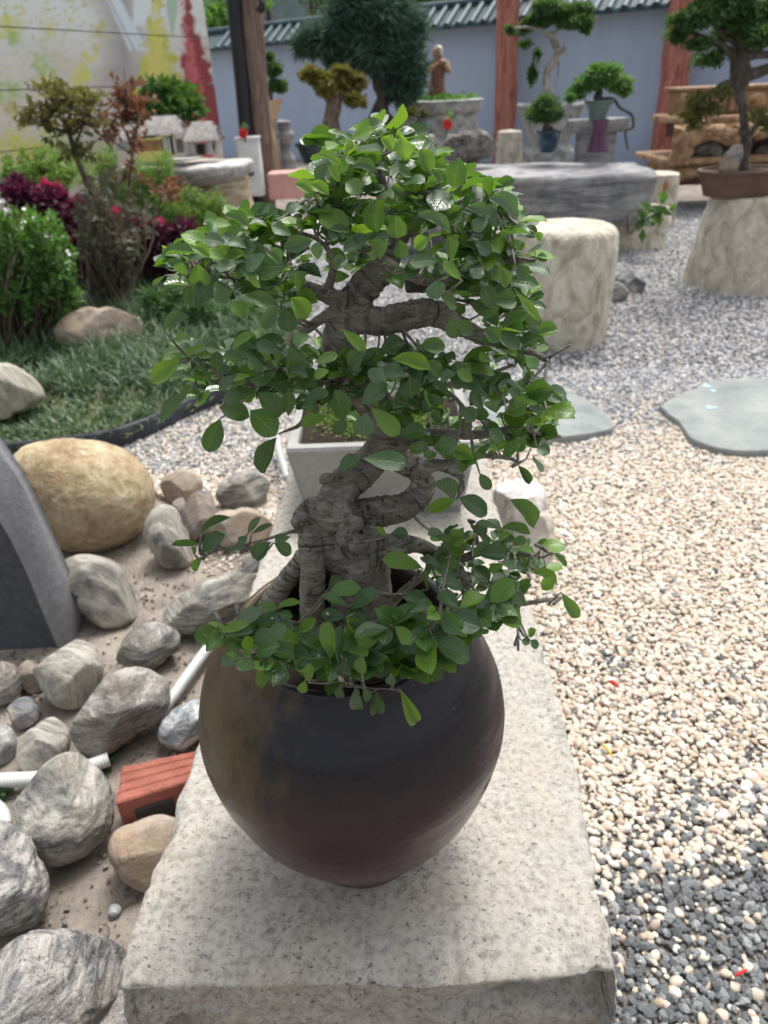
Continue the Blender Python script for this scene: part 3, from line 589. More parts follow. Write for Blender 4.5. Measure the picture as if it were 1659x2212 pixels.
# ============================================================ GRANITE BENCH
def roundbox_grids(x0f, x1f, y0, y1, z0, z1, rad, nu, nv, nw):
    """six-sided slab; x limits are functions of y; shared displacement keeps the sides closed"""
    us = np.linspace(0, 1, nu); vs = np.linspace(0, 1, nv)**1.25; ws = np.linspace(0, 1, nw); Vs = []; Fs = []; off = 0
    def emit(a, b, fn, flip=False):
        nonlocal off
        A, B = np.meshgrid(a, b, indexing='ij'); P = fn(A.ravel(), B.ravel()); g = grid(len(a), len(b), off)
        Vs.append(P); Fs.append(g[:, ::-1] if flip else g); off += len(P)
    def xyz(u, v, w):
        y = y0+(y1-y0)*v; return np.stack([x0f(y)+(x1f(y)-x0f(y))*u, y, z0+(z1-z0)*w], 1)
    emit(us, vs, lambda a, b: xyz(a, b, a*0+1)); emit(us, ws, lambda a, b: xyz(a, a*0, b), True); emit(us, ws, lambda a, b: xyz(a, a*0+1, b))
    emit(vs, ws, lambda a, b: xyz(a*0, a, b)); emit(vs, ws, lambda a, b: xyz(a*0+1, a, b), True)
    P = np.concatenate(Vs); global O3; O3 = P.copy(); c = P.copy(); xl = x0f(P[:, 1])+rad; xr = x1f(P[:, 1])-rad
    c[:, 0] = np.clip(P[:, 0], xl, xr); c[:, 1] = np.clip(P[:, 1], y0+rad, y1-rad); c[:, 2] = np.clip(P[:, 2], z0+rad, z1-rad)
    d = P-c; l = np.linalg.norm(d, axis=1)[:, None]; P = np.where(l > 0, c+d/(l+1e-9)*np.minimum(l, rad), P)
    return P, np.concatenate(Fs)
xl = lambda y: np.interp(y, [.42, .67, .86, 1.32, 1.84, 2.1], [-.338, -.330, -.314, -.281, -.256, -.25])
xr = lambda y: np.interp(y, [.42, .725, 1.03, 2.1], [.252, .270, .275, .285])
P, Fq = roundbox_grids(xl, xr, .466, 2.02, .17, .42, .010, 130, 300, 50)
edge = np.clip(1-(.42-P[:, 2])/.02, 0, 1)*1.0
D = vfbm(P*7, 12, 4)*.013+vfbm(P*30, 22, 3)*.0042+vfbm(P*90, 23, 2)*.0012
top = P[:, 2] > .409
wt_ = np.where(O3[:, 2] > .4195, np.clip(np.minimum(np.minimum(O3[:, 0]-xl(O3[:, 1]), xr(O3[:, 1])-O3[:, 0]), O3[:, 1]-.466)/.018, 0, 1), 0)
topz = (fbm(P*6, 14, 3)*.0045+fbm(P*38, 15, 3)*.0012+fbm(P*110, 18, 2)*.0004)
D = D*(1-wt_)[:, None]+np.stack([wt_*0, wt_*0, topz*wt_], 1)
# hand-split ledges across the right part of the top and broken front
for (yy, amp_) in ((.72, .0035), (.86, .003), (1.02, .003)):
    led = np.clip((P[:, 1]-yy-.02*fbm(P*9, 33, 2))/.006, -1, 1)*.5+.5; msk = np.clip((P[:, 0]-.02)/.15, 0, 1)*np.exp(-np.clip(P[:, 1]-yy, 0, 1)/.08)
    D[:, 2] += -amp_*led*msk*wt_
fr = O3[:, 1] < .4665
hollow = np.clip(fbm(np.column_stack([P[:, 0]*6, P[:, 2]*9, 0*P[:, 0]]), 44, 3)+.15, 0, 1)
dp = np.clip((.415-P[:, 2])/.04, 0, 1)
D[:, 1] += np.where(fr, dp*(hollow*.10+.028+.024*fbm(P*18, 46, 5)), 0)
ed_ = np.hypot(O3[:, 1]-.466, .42-O3[:, 2]); chip = np.clip(fbm(np.column_stack([O3[:, 0]*13, O3[:, 2]*6, O3[:, 1]*6]), 55, 4)+.12, 0, 1)*np.clip(1-ed_/.055, 0, 1)**1.3
D[:, 2] -= chip*.050; D[:, 1] += chip*.030
for side, lim_ in ((-1, xl), (1, xr)):
    es_ = np.hypot(O3[:, 0]-lim_(O3[:, 1]), .42-O3[:, 2]); cs_ = np.clip(fbm(np.column_stack([O3[:, 0]*3, O3[:, 2]*6, O3[:, 1]*16]), 57+side, 4)-.02, 0, 1)*np.clip(1-es_/.03, 0, 1)
    D[:, 2] -= cs_*.022; D[:, 0] -= side*cs_*.020
mk('granite_bench', P+D, Fq, M['granite'], label='long rough-hewn pale granite slab bench carrying the jar and the cement pot', cat='bench')
# the merged grids only touch along the edges; weld them
o = bpy.data.objects['granite_bench']; bm = bmesh.new(); bm.from_mesh(o.data); bmesh.ops.remove_doubles(bm, verts=bm.verts, dist=.0009); bmesh.ops.recalc_face_normals(bm, faces=bm.faces); bm.to_mesh(o.data); bm.free()
for yy, lab in ((.78, 'squat stone support block under the near end of the granite bench'), (1.8, 'squat stone support block under the far end of the granite bench')):
    Vb, Fb = box((-.02, yy, .08), (.42, .26, .20), bev=.02); mk('bench_support', Vb, Fb, M['granite'], smooth=False, label=lab, cat='stone block')

# ============================================================ RED BRICK, HOSES
bt = thing('red_brick', 'broken red clay brick with long grooves beside the granite bench', 'brick', (-.47, 1.12, 0))
BZ = .115
q0, q1, q2, q3 = G(250, 1736, BZ), G(398, 1690, BZ), G(415, 1622, BZ), G(262, 1655, BZ)
q0, q1, q2, q3 = [np.array(q) for q in (q0, q1, q2, q3)]
q1 = q1+(q1-q0)*.25; q2 = q2+(q2-q3)*.25
nu, nv = 60, 41; Vs = []
for i in range(nu):
    for j in range(nv):
        u, v = i/(nu-1), j/(nv-1); p = (q0*(1-u)+q1*u)*(1-v)+(q3*(1-u)+q2*u)*v
        g = min(abs(v-k) for k in (.26, .51, .76)); p = p.copy(); p[2] -= .006*max(0, 1-g/.022)
        e = min(u, 1-u, v, 1-v); p[2] -= .004*max(0, 1-e/.04)*(.6+.8*random.random()); 
        if v > .97: p += (q3-q0)*.03*fbm(np.array([[u*9, 0, 1]]), 3, 3)[0]
        if u < .03: p += (q0-q1)*.02*fbm(np.array([[v*9, 4, 1]]), 3, 3)[0]
        p[2] += .0012*random.random(); Vs.append(p)
Vt = np.array(Vs); ring = [i*nv for i in range(nu)]+[(nu-1)*nv+j for j in range(1, nv)]+[i*nv+nv-1 for i in range(nu-2, -1, -1)]+[j for j in range(nv-2, 0, -1)]
base = Vt[ring].copy(); base[:, 2] = -.01; n0 = len(Vt); Fs = [tuple(f) for f in grid(nu, nv)]+[(ring[i], n0+i, n0+(i+1) % len(ring), ring[(i+1) % len(ring)]) for i in range(len(ring))]
mk('clay_body', np.vstack([Vt, base]), Fs, M['brick'], bt, smooth=False)
ex = (q1-q0); ex /= np.linalg.norm(ex); ey = np.array([ex[1], -ex[0], 0])
if ey[1] > 0: ey = -ey
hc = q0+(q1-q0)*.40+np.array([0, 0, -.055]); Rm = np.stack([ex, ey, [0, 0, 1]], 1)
Vb, Fb = box(hc+ey*.001, (.075, .010, .05), Rm, bev=.004); mk('hollow', Vb, Fb, M['hole_shade'], bt, smooth=False)  # dark block set on the brick stands in for a shaded hollow
def hose(pix, rad, label, z=.03, cat='hose'):
    P = spline(np.array([G(x, y, z) for x, y in pix]), 30); L = np.r_[0, np.cumsum(np.linalg.norm(np.diff(P, axis=0), axis=1))]
    n = int(L[-1]/.0016); s_ = np.linspace(0, L[-1], n); Q = np.stack([np.interp(s_, L, P[:, k]) for k in range(3)], 1)
    mk('ribbed_hose', *tube(Q, rad*(1+.08*np.sin(np.arange(n)*1.5708)), 16), M['white_pvc'], label=label, cat=cat, group='white ribbed conduit pieces')
hose([(330, 1555), (370, 1508), (405, 1460), (440, 1412), (470, 1375)], .0135, 'white ribbed hose rising between the angular rock and the jar')
hose([(-60, 1690), (0, 1686), (40, 1684), (75, 1682), (130, 1675), (180, 1660), (235, 1640)], .0155, 'white ribbed hose at the left edge passing behind the mottled rock')
hose([(-60, 1700), (-20, 1735), (2, 1755), (8, 1780), (0, 1800)], .0145, 'short white hose end curling at the left edge')
M['grey_pvc'] = plain('grey_pvc', (.42, .43, .42), .5, .1, 6, 0)
P = spline(np.array([V(598, 945, 2.75), V(603, 975, 2.6), V(612, 1005, 2.45), V(622, 1035, 2.35)]), 8); mk('white_pipe', *tube(P, .015, 12), M['grey_pvc'], label='white bent pipe just left of the cement pot', cat='pipe')
# weeds between the rocks
def weed(x, y, r, n, lab, sd_, mat='leaf_mid', leaf=.012):
    c = G(x, y, .0); rr = r*scl(c); t = thing('small_weed', lab, 'weed', c)
    foliage('leaves', [(c+np.array([0, 0, .012]), (rr, rr, .018))], n, leaf, M[mat], t, seed=sd_, shell=.1)
    mbb = MB()
    for k in range(6):
        a = k*1.05; mbb.add(*tube([c, c+np.array([math.cos(a)*rr*.5, math.sin(a)*rr*.5, .015])], .0012, 5))
    mbb.build('stem', M['stem'], t)
weed(225, 1650, 32, 200, 'small green weed between the angular rock and the red brick', 1)
weed(375, 1612, 26, 100, 'tiny green weed under the glossy blue grey rock', 2)
weed(5, 1715, 30, 130, 'little green weed at the left edge between the two white hoses', 3)
c0 = G(300, 2010, .003)
for k, (pp_, lab) in enumerate([([(232, 1995), (236, 2015), (226, 2035), (232, 2052)], 'short curled brown rootlet on the dirt'), ([(262, 1962), (280, 1950), (296, 1946), (292, 1935)], 'thin dry twig beside the lone pebble')]):
    mk('dry_twig', *tube(spline(np.array([G(x, y, .004) for x, y in pp_]), 6), .0012, 5), M['stem'], label=lab, cat='twig')

# ============================================================ DARK GREY ARCHED SLAB AT LEFT
sl = thing('arched_slab', 'dark grey arched slab with lighter bevelled rim at the left edge', 'stone slab', (G(60, 1405)[0]-.2, G(60, 1405)[1], 0))
Yf = G(140, 1400)[1]
def curve(pix, Y): return [V(x, y, Y) for x, y in pix]
A = curve([(122, 1392), (98, 1337), (73, 1275), (44, 1209), (0, 1126), (-60, 1030)], Yf)
B = curve([(148, 1382), (128, 1326), (95, 1257), (55, 1162), (0, 1082), (-60, 985)], Yf+.02)
C = curve([(164, 1360), (146, 1293), (120, 1225), (84, 1133), (46, 1046), (0, 981), (-60, 905)], Yf+.055)
Dd = curve([(180, 1380), (177, 1335), (164, 1293), (128, 1213), (91, 1133), (47, 1042), (0, 969), (-60, 890)], Yf+.10)
def rs(c, n=40, ext=True):
    c = [np.array(p) for p in c]; b = c[0].copy(); b[2] = -.02; d = c[-1]-c[-2]
    c = [b]+c; t = d/np.linalg.norm(d)
    for k in range(1, 6):
        c.append(c[-1]+np.array([t[0]*.10-.02*k, 0, t[2]*.10*(1-k/4.5)]))
    last = c[-1]; c.append(last+np.array([-.25, 0, -.02])); e = c[-1].copy(); e[2] = -.02; c.append(e+np.array([-.03, 0, 0]))
    c = np.array(c); Pp = spline(c, 8); L = np.r_[0, np.cumsum(np.linalg.norm(np.diff(Pp, axis=0), axis=1))]; s_ = np.linspace(0, L[-1], n)
    return np.stack([np.interp(s_, L, Pp[:, k]) for k in range(3)], 1)
N_ = 90; ca, cb, cc, cd_ = [rs(c, N_) for c in (A, B, C, Dd)]; ce = cd_+np.array([0, .03, 0])
Vs = np.vstack([ca, cb, cc, cd_, ce]); Vs = Vs+vfbm(Vs*60, 3, 3)*.0015
mk('rim', Vs, [(a*N_+i, (a+1)*N_+i, (a+1)*N_+i+1, a*N_+i+1) for a in range(4) for i in range(N_-1)]+[tuple(4*N_+i for i in range(N_))], M['grey_plaster'], sl)
cen = ca.mean(0); rings = [cen+(ca-cen)*k+np.array([0, .006*(k < .99), 0]) for k in (1.0, .985, .7, .4, .1)]
mk('face_panel', np.vstack(rings), [(a*N_+i, a*N_+(i+1) % N_, (a+1)*N_+(i+1) % N_, (a+1)*N_+i) for a in range(4) for i in range(N_)]+[tuple(4*N_+i for i in range(N_))], M['dark_plaster'], sl)

# ============================================================ CEMENT POT BEHIND
def frustum(cx, cy, z0, z1, w0, w1, d0, d1, th, zin, rot=0, n=14, rad=.012):
    """square tapered planter with wall thickness; rings of a rounded square"""
    def ring(w_, d_, z, r_):
        out = []
        for qx, qy, a0 in ((1, 1, 0), (-1, 1, 90), (-1, -1, 180), (1, -1, 270)):
            for k in range(n//2):
                a = math.radians(a0+90*k/(n//2-1)); out.append((qx*(w_/2-r_)+r_*math.cos(a), qy*(d_/2-r_)+r_*math.sin(a), z))
        return np.array(out)
    R = [ring(w0, d0, z0, rad), ring(w0*1.0+(w1-w0)*.5, d0+(d1-d0)*.5, (z0+z1)/2, rad), ring(w1, d1, z1-.008, rad), ring(w1-.008, d1-.008, z1, rad), ring(w1-th*2, d1-th*2, z1, rad), ring(w1-th*2-.006, d1-th*2-.006, zin, rad)]
    m = len(R[0]); Vs = np.concatenate(R); Vs[:, :2] = Vs[:, :2]@rotz(rot)[:2, :2].T+np.array([cx, cy])
    Fs = [(a*m+i, a*m+(i+1) % m, (a+1)*m+(i+1) % m, (a+1)*m+i) for a in range(5) for i in range(m)]+[tuple(range(m))[::-1], tuple(5*m+i for i in range(m))]
    return Vs, Fs
b0, b1 = G(662, 1118, .425), G(1010, 1130, .425); t0 = V(621, 968, b0[1]-.035); t1 = V(1043, 968, b0[1]-.035)
w0 = b1[0]-b0[0]; w1 = t1[0]-t0[0]; cy = b0[1]+w0/2; cx = (b0[0]+b1[0])/2; zt = (t0[2]+t1[2])/2
cp = thing('cement_pot', 'square tapered whitewashed cement pot with moss, standing behind the jar', 'planter', (cx, cy, .42))
def potmat():
    t = NT('cracked_cement', .8, .25); v = t.obj(1.0, rnd=False); n = t.noise(v, 9, 5, .6)
    vo = t.n('TexVoronoi', {'Vector': t.n('VectorMath', {0: v, 1: t.n('VectorMath', {0: t.n('TexNoise', {'Vector': v, 'Scale': 9.0, 'Detail': 3}).outputs['Color'], 1: (.08, .08, .08)}, operation='MULTIPLY').outputs[0]}, operation='ADD').outputs[0], 'Scale': 7.5}, feature='DISTANCE_TO_EDGE').outputs['Distance']
    cr = t.ramp(vo, [(.0, 1.0), (.012, 0.0)]); c = t.ramp(n, [(.3, (.22, .22, .21)), (.65, (.33, .325, .31))])
    c = t.mix(t.math('MULTIPLY', cr, .45), c, (.22, .21, .20)); t.bump(t.math('SUBTRACT', n, cr), .2, .004); return t.done(c)
M['potmat'] = potmat()
Vp, Fp = frustum(cx, cy, .437, zt, w0, w1, w0*.98, w1*.98, .026, zt-.02, rot=-.015); mk('pot_body', Vp, Fp, M['potmat'], cp, smooth=False)
for sx_ in (-1, 1):
    for sy_ in (-1, 1):
        Vb, Fb = box((cx+sx_*w0*.36, cy+sy_*w0*.36, .428), (w0*.24, w0*.24, .028), bev=.004); mk('foot', Vb, Fb, M['potmat'], cp, smooth=False)
gxx = np.linspace(-.5, .5, 30)*(w1-.055); A_, B_ = np.meshgrid(gxx, gxx, indexing='ij'); Pm = np.stack([A_.ravel()+cx, B_.ravel()+cy, A_.ravel()*0+zt-.018], 1); Pm[:, 2] += fbm(Pm*16, 5, 3)*.012+.006
mk('soil', Pm, grid(30, 30), M['soil'], cp)
foliage('moss', [((cx, cy, zt-.006), (w1*.45, w1*.45, .016))], 9000, .012, M['moss'], cp, seed=40, shell=0.05, kind='stuff')

# ============================================================ THE JAR
JX, JY = -.049, .668
jar = thing('jar', 'big dark brown glazed earthenware jar holding the leafy tree, front centre', 'jar', (JX, JY, .42))
def jarmat():
    t = NT('jar_glaze', .42, .38); v = t.obj(1.0, rnd=False); sp = t.n('SeparateXYZ', {0: v})
    x, z = sp.outputs[0], sp.outputs[2]
    n1 = t.noise(v, 9, 5, .6, .3); n2 = t.noise(t.obj((60, 60, 5.5), rnd=False), 1.0, 4, .6, .4); n3 = t.noise(v, 120, 4, .65); n4 = t.noise(t.obj((5, 5, 45), rnd=False), 1.0, 4, .6)
    # fired colour: blue-black shoulder, plum brown lower half
    hz = t.math('ADD', z, t.math('MULTIPLY', t.math('SUBTRACT', n1, .5), .10))
    c = t.ramp(t.math('MULTIPLY', hz, 2.7), [(.10, (.056, .013, .024)), (.38, (.048, .009, .021)), (.60, (.030, .008, .016)), (.78, (.010, .009, .014))])
    # rusty ochre run on the left shoulder with drips
    om = t.math('ADD', t.math('MULTIPLY', x, -7.5), t.math('MULTIPLY', t.math('SUBTRACT', n2, .5), 1.5)); om = t.math('ADD', om, t.math('MULTIPLY', z, 2.6))
    om = t.ramp(om, [(1.10/2, 0.0), (1.75/2, 1.0)]) if False else t.ramp(t.math('MULTIPLY', om, .5), [(.62, 0.0), (.86, 1.0)])
    zc = t.ramp(t.math('ADD', z, t.math('MULTIPLY', t.math('SUBTRACT', n2, .5), .22)), [(.13, 0.0), (.20, 1.0)])
    c = t.mix(t.math('MULTIPLY', t.math('MULTIPLY', om, zc), .85), c, t.ramp(n1, [(.35, (.055, .040, .014)), (.6, (.082, .056, .018)), (.72, (.040, .036, .016))]))
    # dusty scuffs: rough and pale near left and right flanks and shoulder
    fl = t.math('MULTIPLY', t.math('ABSOLUTE', x), 5.4); fl = t.ramp(t.math('ADD', fl, t.math('MULTIPLY', t.math('SUBTRACT', n4, .5), .9)), [(.72, 0.0), (1.0, 1.0)])
    c = t.mix(t.math('MULTIPLY', fl, .32), c, (.085, .048, .054))
    rub = t.ramp(n4, [(.58, 0.0), (.75, 1.0)]); c = t.mix(t.math('MULTIPLY', rub, .16), c, (.085, .040, .052))
    pk = t.ramp(n3, [(.70, 0.0), (.74, 1.0)]); c = t.mix(t.math('MULTIPLY', pk, .5), c, (.30, .24, .20))
    t.bump(t.math('ADD', t.math('ADD', t.math('MULTIPLY', n3, .25), t.math('MULTIPLY', n4, .55)), t.math('MULTIPLY', n1, .8)), .32, .006)
    rg = t.ramp(t.math('ADD', t.math('MULTIPLY', fl, .5), t.math('MULTIPLY', n1, .5)), [(.2, .24), (.7, .58)])
    return t.done(c, rg)
M['jar'] = jarmat()
prof = [(.060, .004), (.083, 0.0), (.090, .008), (.104, .035), (.128, .072), (.153, .115), (.171, .160), (.182, .205), (.1845, .240), (.179, .275), (.167, .310), (.149, .338), (.134, .357), (.128, .368), (.125, .374), (.119, .376), (.114, .371), (.113, .36), (.125, .33), (.150, .30)]
pf = spline(np.array(prof), 5); Vj, Fj = lathe(pf, (0, 0, 0), 160, cap=False)
rr = np.linalg.norm(Vj[:, :2], axis=1)
Vj[:, :2] *= (1+fbm(Vj*9, 70, 3)*.013+fbm(np.column_stack([Vj[:, 0]*2, Vj[:, 1]*2, Vj[:, 2]*60]), 72, 2)*.0035)[:, None]
for (px_, py_, rad_, dep) in [(868, 1678, .007, .0042), (585, 1725, .006, .003), (1180*.0+1062, 1700, .006, .003), (755, 1745, .003, .002)]:
    tgt = None; d = ray(px_, py_)/FPX; d /= np.linalg.norm(d); bestd = 9
    Wj = Vj+np.array([JX, JY, .42])-CAM; tpar = Wj@d; off = np.linalg.norm(Wj-tpar[:, None]*d, axis=1); q = np.argmin(np.where(off < .006, tpar, 9)); cpt = Vj[q]
    dd = np.linalg.norm(Vj-cpt, axis=1); Vj[:, :2] *= (1-(dep/np.maximum(rr, .02))*np.exp(-(dd/rad_)**2))[:, None]
Vj[:, 2] += np.where(Vj[:, 2] > .33, fbm(Vj*14, 75, 3)*.004, 0)
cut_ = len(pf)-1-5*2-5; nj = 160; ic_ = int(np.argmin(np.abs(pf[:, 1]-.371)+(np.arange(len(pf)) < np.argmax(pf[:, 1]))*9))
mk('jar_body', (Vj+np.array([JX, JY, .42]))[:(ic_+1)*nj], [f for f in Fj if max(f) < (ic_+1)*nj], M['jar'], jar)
mk('inner_wall', (Vj+np.array([JX, JY, .42]))[ic_*nj:], [tuple(i-ic_*nj for i in f) for f in Fj if min(f) >= ic_*nj], M['soil'], jar)  # dark soil colour on the unglazed inside also paints in mouth shade
# flake of glaze sticking out on the right flank
Vb, Fb = box((JX+.1805, JY-.005, .42+.232), (.005, .014, .026), rotm(0, -.1, .1), bev=.002); mk('glaze_flake', Vb, Fb, M['jar'], jar)
q = np.linspace(0, 1, 26); an = np.linspace(0, 2*math.pi, 61)[:-1]
Ps = np.array([(JX+.140*a*math.cos(b), JY+.140*a*math.sin(b), .42+.305) for a in q for b in an]); Ps[:, 2] += fbm(Ps*22, 7, 4)*.014+.012*(1-np.linalg.norm(Ps[:, :2]-[JX, JY], axis=1)/.14)
mk('soil', Ps, [(a*60+i, a*60+(i+1) % 60, (a+1)*60+(i+1) % 60, (a+1)*60+i) for a in range(25) for i in range(60)], M['soil'], jar)

# ============================================================ THE LEAFY TREE IN THE JAR
tree = thing('potted_tree', 'small leafy tree with a twisted thick grey trunk growing from the dark jar', 'bonsai tree', (JX, JY, .42+.31))
def barkmat():
    t = NT('bonsai_bark', .8, .3); v = t.obj(1.0, rnd=False)
    n1 = t.noise(v, 22, 5, .65, .4); n2 = t.noise(t.obj((45, 45, 210), (.15, .1, 0), False), 1.0, 5, .7, 1.2); n3 = t.noise(v, 130, 4, .6)
    c = t.ramp(t.math('ADD', t.math('MULTIPLY', n1, .5), t.math('MULTIPLY', n2, .5)), [(.36, (.070, .062, .052)), (.46, (.165, .150, .130)), (.56, (.27, .25, .225)), (.68, (.42, .405, .375))])
    rgc = t.n('Attribute', attribute_name='Col').outputs['Fac']; c = t.mix(t.math('MULTIPLY', t.ramp(rgc, [(.22, 1.0), (.42, 0.0)]), .8), c, (.032, .027, .022))
    spots = t.ramp(t.noise(t.obj((110, 110, 170), rnd=False), 1.0, 2, .5, .2), [(.30, 1.0), (.38, 0.0)])
    c = t.mix(t.math('MULTIPLY', spots, .75), c, (.045, .038, .030))
    t.bump(t.math('ADD', t.math('ADD', t.math('MULTIPLY', n2, .7), t.math('MULTIPLY', n3, .3)), t.math('MULTIPLY', spots, -.3)), .85, .0045); return t.done(c)
M['bark'] = barkmat()
def za(x, y): return x*.5729+311, y*.5729+250.6
def zb(x, y): return x*.5729+345.6, y*.5729+907.2
def zc(x, y): return x*.2604+561.6, y*.2604+950.4
CY = .672       # distance of the trunk plane
def br(rows, n=12, rough=.10, seed=0, m=6):
    """rows: (photo x, photo y, depth offset, radius in photo px) -> tube + sample points"""
    Q = []
    for x, y, dy, r in rows:
        p = V(x, y, CY+dy); Q.append([*p, r*scl(p)])
    Q = spline(np.array(Q), m); Q[:, 3] = np.maximum(Q[:, 3], .0009); return Q, tube(Q[:, :3], Q[:, 3], n, rough=rough, seed=seed)
thick = [
 [(792, 1425, 0, 80), (784, 1350, 0, 70), (778, 1289, 0, 66), (776, 1224, 0, 63), (752, 1172, 0, 66), (722, 1122, 0, 52), (724, 1088, .0, 44), (738, 1060, .01, 41), (762, 1035, .02, 40), (796, 1002, .035, 38), (830, 960, .035, 38), (826, 900, .03, 38), (790, 850, .03, 38), (750, 800, .025, 38), (733, 758, .02, 37), (740, 715, .01, 38), (758, 668, 0, 37), (790, 620, 0, 34), (826, 582, .005, 29), (850, 540, .01, 22), (848, 480, .015, 14), (828, 400, .01, 10), (812, 345, .005, 6), (770, 308, 0, 3)],
 [(676, 1120, -.005, 30), (672, 1160, -.02, 30), (673, 1200, -.028, 29), (676, 1240, -.03, 28), (674, 1315, -.028, 27), (682, 1370, -.02, 28), (690, 1430, -.01, 34)],
 [(655, 1195, .0, 16), (640, 1224, .0, 20), (612, 1262, .0, 22), (590, 1300, 0, 26), (578, 1330, 0, 26)],
 [(742, 1128, .0, 36), (775, 1110, -.004, 31), (822, 1103, -.006, 32), (868, 1098, 0, 31), (900, 1075, .01, 28), (914, 1045, .02, 26), (902, 1015, .03, 25), (868, 995, .035, 28), (835, 975, .035, 30)],
 [(720, 1120, -.01, 42), (690, 1105, -.015, 26), (665, 1098, -.018, 19), (645, 1122, -.02, 17)],
 [(665, 1098, -.015, 18), (668, 1088, -.018, 14), (690, 1080, -.015, 9)],
 [(735, 1070, .0, 24), (718, 1040, -.005, 13), (700, 1030, -.01, 9), (696, 1044, -.01, 7)],
 [(760, 1190, -.01, 55), (800, 1180, -.012, 36), (848, 1181, -.01, 27), (900, 1177, -.005, 18), (945, 1193, 0, 12), (1000, 1206, .0, 9), (1040, 1190, 0, 7)],
 [(770, 1145, -.01, 22), (800, 1133, -.01, 12), (838, 1130, -.005, 8)],
 [(772, 1175, -.035, 26), (780, 1168, -.042, 16)],
 [(758, 690, 0, 34), (790, 690, -.01, 33), (825, 694, -.016, 31), (870, 684, -.014, 31), (930, 674, -.004, 29), (985, 700, .005, 23), (1050, 730, .01, 15), (1124, 752, .0, 9), (1187, 779, -.01, 6)],
 [(1180, 775, -.01, 4), (1200, 763, -.012, 3.5), (1234, 745, -.014, 3)],
 [(750, 650, 0, 20), (720, 672, -.01, 14), (678, 700, -.02, 11), (640, 732, -.02, 9), (625, 765, -.02, 7), (600, 795, -.02, 6), (560, 830, -.02, 5)],
 [(750, 650, 0, 22), (710, 640, .0, 18), (670, 622, .0, 14), (630, 614, 0, 10), (569, 606, 0, 8), (510, 600, 0, 6), (450, 592, 0, 4.5), (400, 580, -.01, 3)],
 [(700, 640, .0, 12), (715, 600, .0, 10), (720, 560, .0, 8), (690, 520, 0, 6), (640, 500, 0, 5)],
 [(856, 545, .01, 16), (880, 500, .005, 12), (907, 463, 0, 11), (924, 430, -.01, 10), (912, 390, -.01, 8)],
 [(905, 465, 0, 9), (950, 450, -.01, 8), (987, 438, -.01, 6), (1040, 420, -.01, 4), (1080, 440, -.01, 3)],
 [(924, 432, -.01, 8), (945, 436, -.014, 8)],
 [(835, 570, -.01, 14), (870, 590, -.03, 10), (910, 606, -.03, 8), (940, 615, -.03, 6)], 
 [(800, 540, -.01, 9), (760, 500, -.02, 7), (710, 460, -.02, 5), (660, 430, -.02, 3)],
 [(880, 610, .03, 22), (950, 610, .04, 20), (1010, 600, .04, 16), (1073, 570, .02, 12), (1110, 560, .01, 7), (1155, 562, 0, 4)],
 [(1070, 570, .02, 8), (1095, 610, .0, 6), (1130, 620, 0, 4)],
 [(780, 860, .02, 20), (730, 835, 0, 12), (690, 820, -.01, 8), (637, 815, -.02, 7), (557, 832, -.02, 6), (500, 815, -.02, 5), (440, 788, -.02, 4), (408, 776, -.02, 3)],
 [(700, 822, -.01, 7), (665, 870, -.02, 6), (650, 915, -.02, 5), (600, 938, -.02, 3)],
 [(820, 900, .02, 18), (870, 880, .0, 12), (920, 850, -.01, 8), (975, 830, -.01, 6), (1050, 810, -.01, 5), (1107, 789, 0, 4)],
 [(840, 960, .03, 24), (900, 945, .02, 17), (958, 936, .01, 13), (1010, 940, .005, 11), (1060, 935, 0, 9), (1110, 925, 0, 7), (1160, 935, 0, 5), (1185, 950, 0, 3)],
 [(1010, 940, 0, 9), (1010, 900, -.01, 8), (985, 860, -.01, 5)],
 [(1110, 927, 0, 6), (1125, 895, 0, 5), (1150, 880, 0, 3)],
 [(910, 1010, .02, 17), (950, 1005, .01, 14), (985, 1020, .005, 11), (1000, 1035, 0, 9)],
 [(960, 1000, .01, 9), (1030, 985, 0, 7), (1100, 990, 0, 5), (1120, 1000, 0, 3)],
 [(655, 1145, -.02, 6), (625, 1150, -.03, 4.5), (585, 1162, -.04, 4), (545, 1172, -.05, 3.5), (490, 1182, -.06, 3.5), (450, 1195, -.07, 3), (437, 1215, -.07, 2)],
 [(1000, 1204, 0, 7), (1060, 1180, 0, 6), (1108, 1192, -.01, 6), (1150, 1200, -.01, 5), (1175, 1185, -.01, 3)],
 [(1035, 1190, 0, 5), (1027, 1150, 0, 4), (1014, 1125, 0, 3)],
 [(920, 1190, 0, 8), (925, 1230, -.02, 8), (890, 1262, -.04, 9), (858, 1290, -.06, 8), (844, 1325, -.07, 6), (840, 1350, -.08, 4)],
 [(860, 1288, -.06, 6), (835, 1285, -.07, 6), (812, 1280, -.075, 5)],
 [(930, 1215, 0, 9), (980, 1240, -.02, 12), (1000, 1240, -.02, 10), (1016, 1285, -.02, 7), (1090, 1302, -.03, 6), (1136, 1303, -.03, 6), (1211, 1291, -.03, 4)],
 [(1120, 1305, -.03, 4), (1119, 1354, -.04, 4), (1119, 1406, -.05, 3.5)],
 [(760, 1400, -.05, 12), (700, 1430, -.10, 11), (650, 1418, -.125, 10), (603, 1406, -.13, 8), (560, 1400, -.13, 5)],
 [(690, 1430, -.11, 10), (730, 1462, -.15, 6), (781, 1484, -.165, 4), (861, 1490, -.17, 3)],
 [(800, 1400, -.05, 10), (850, 1375, -.12, 6), (905, 1370, -.14, 4), (960, 1330, -.13, 3)],
 [(700, 1390, -.06, 8), (640, 1350, -.10, 6), (590, 1330, -.1, 5), (540, 1330, -.10, 4), (480, 1350, -.11, 3)],
]
BR = []; tb = MB()
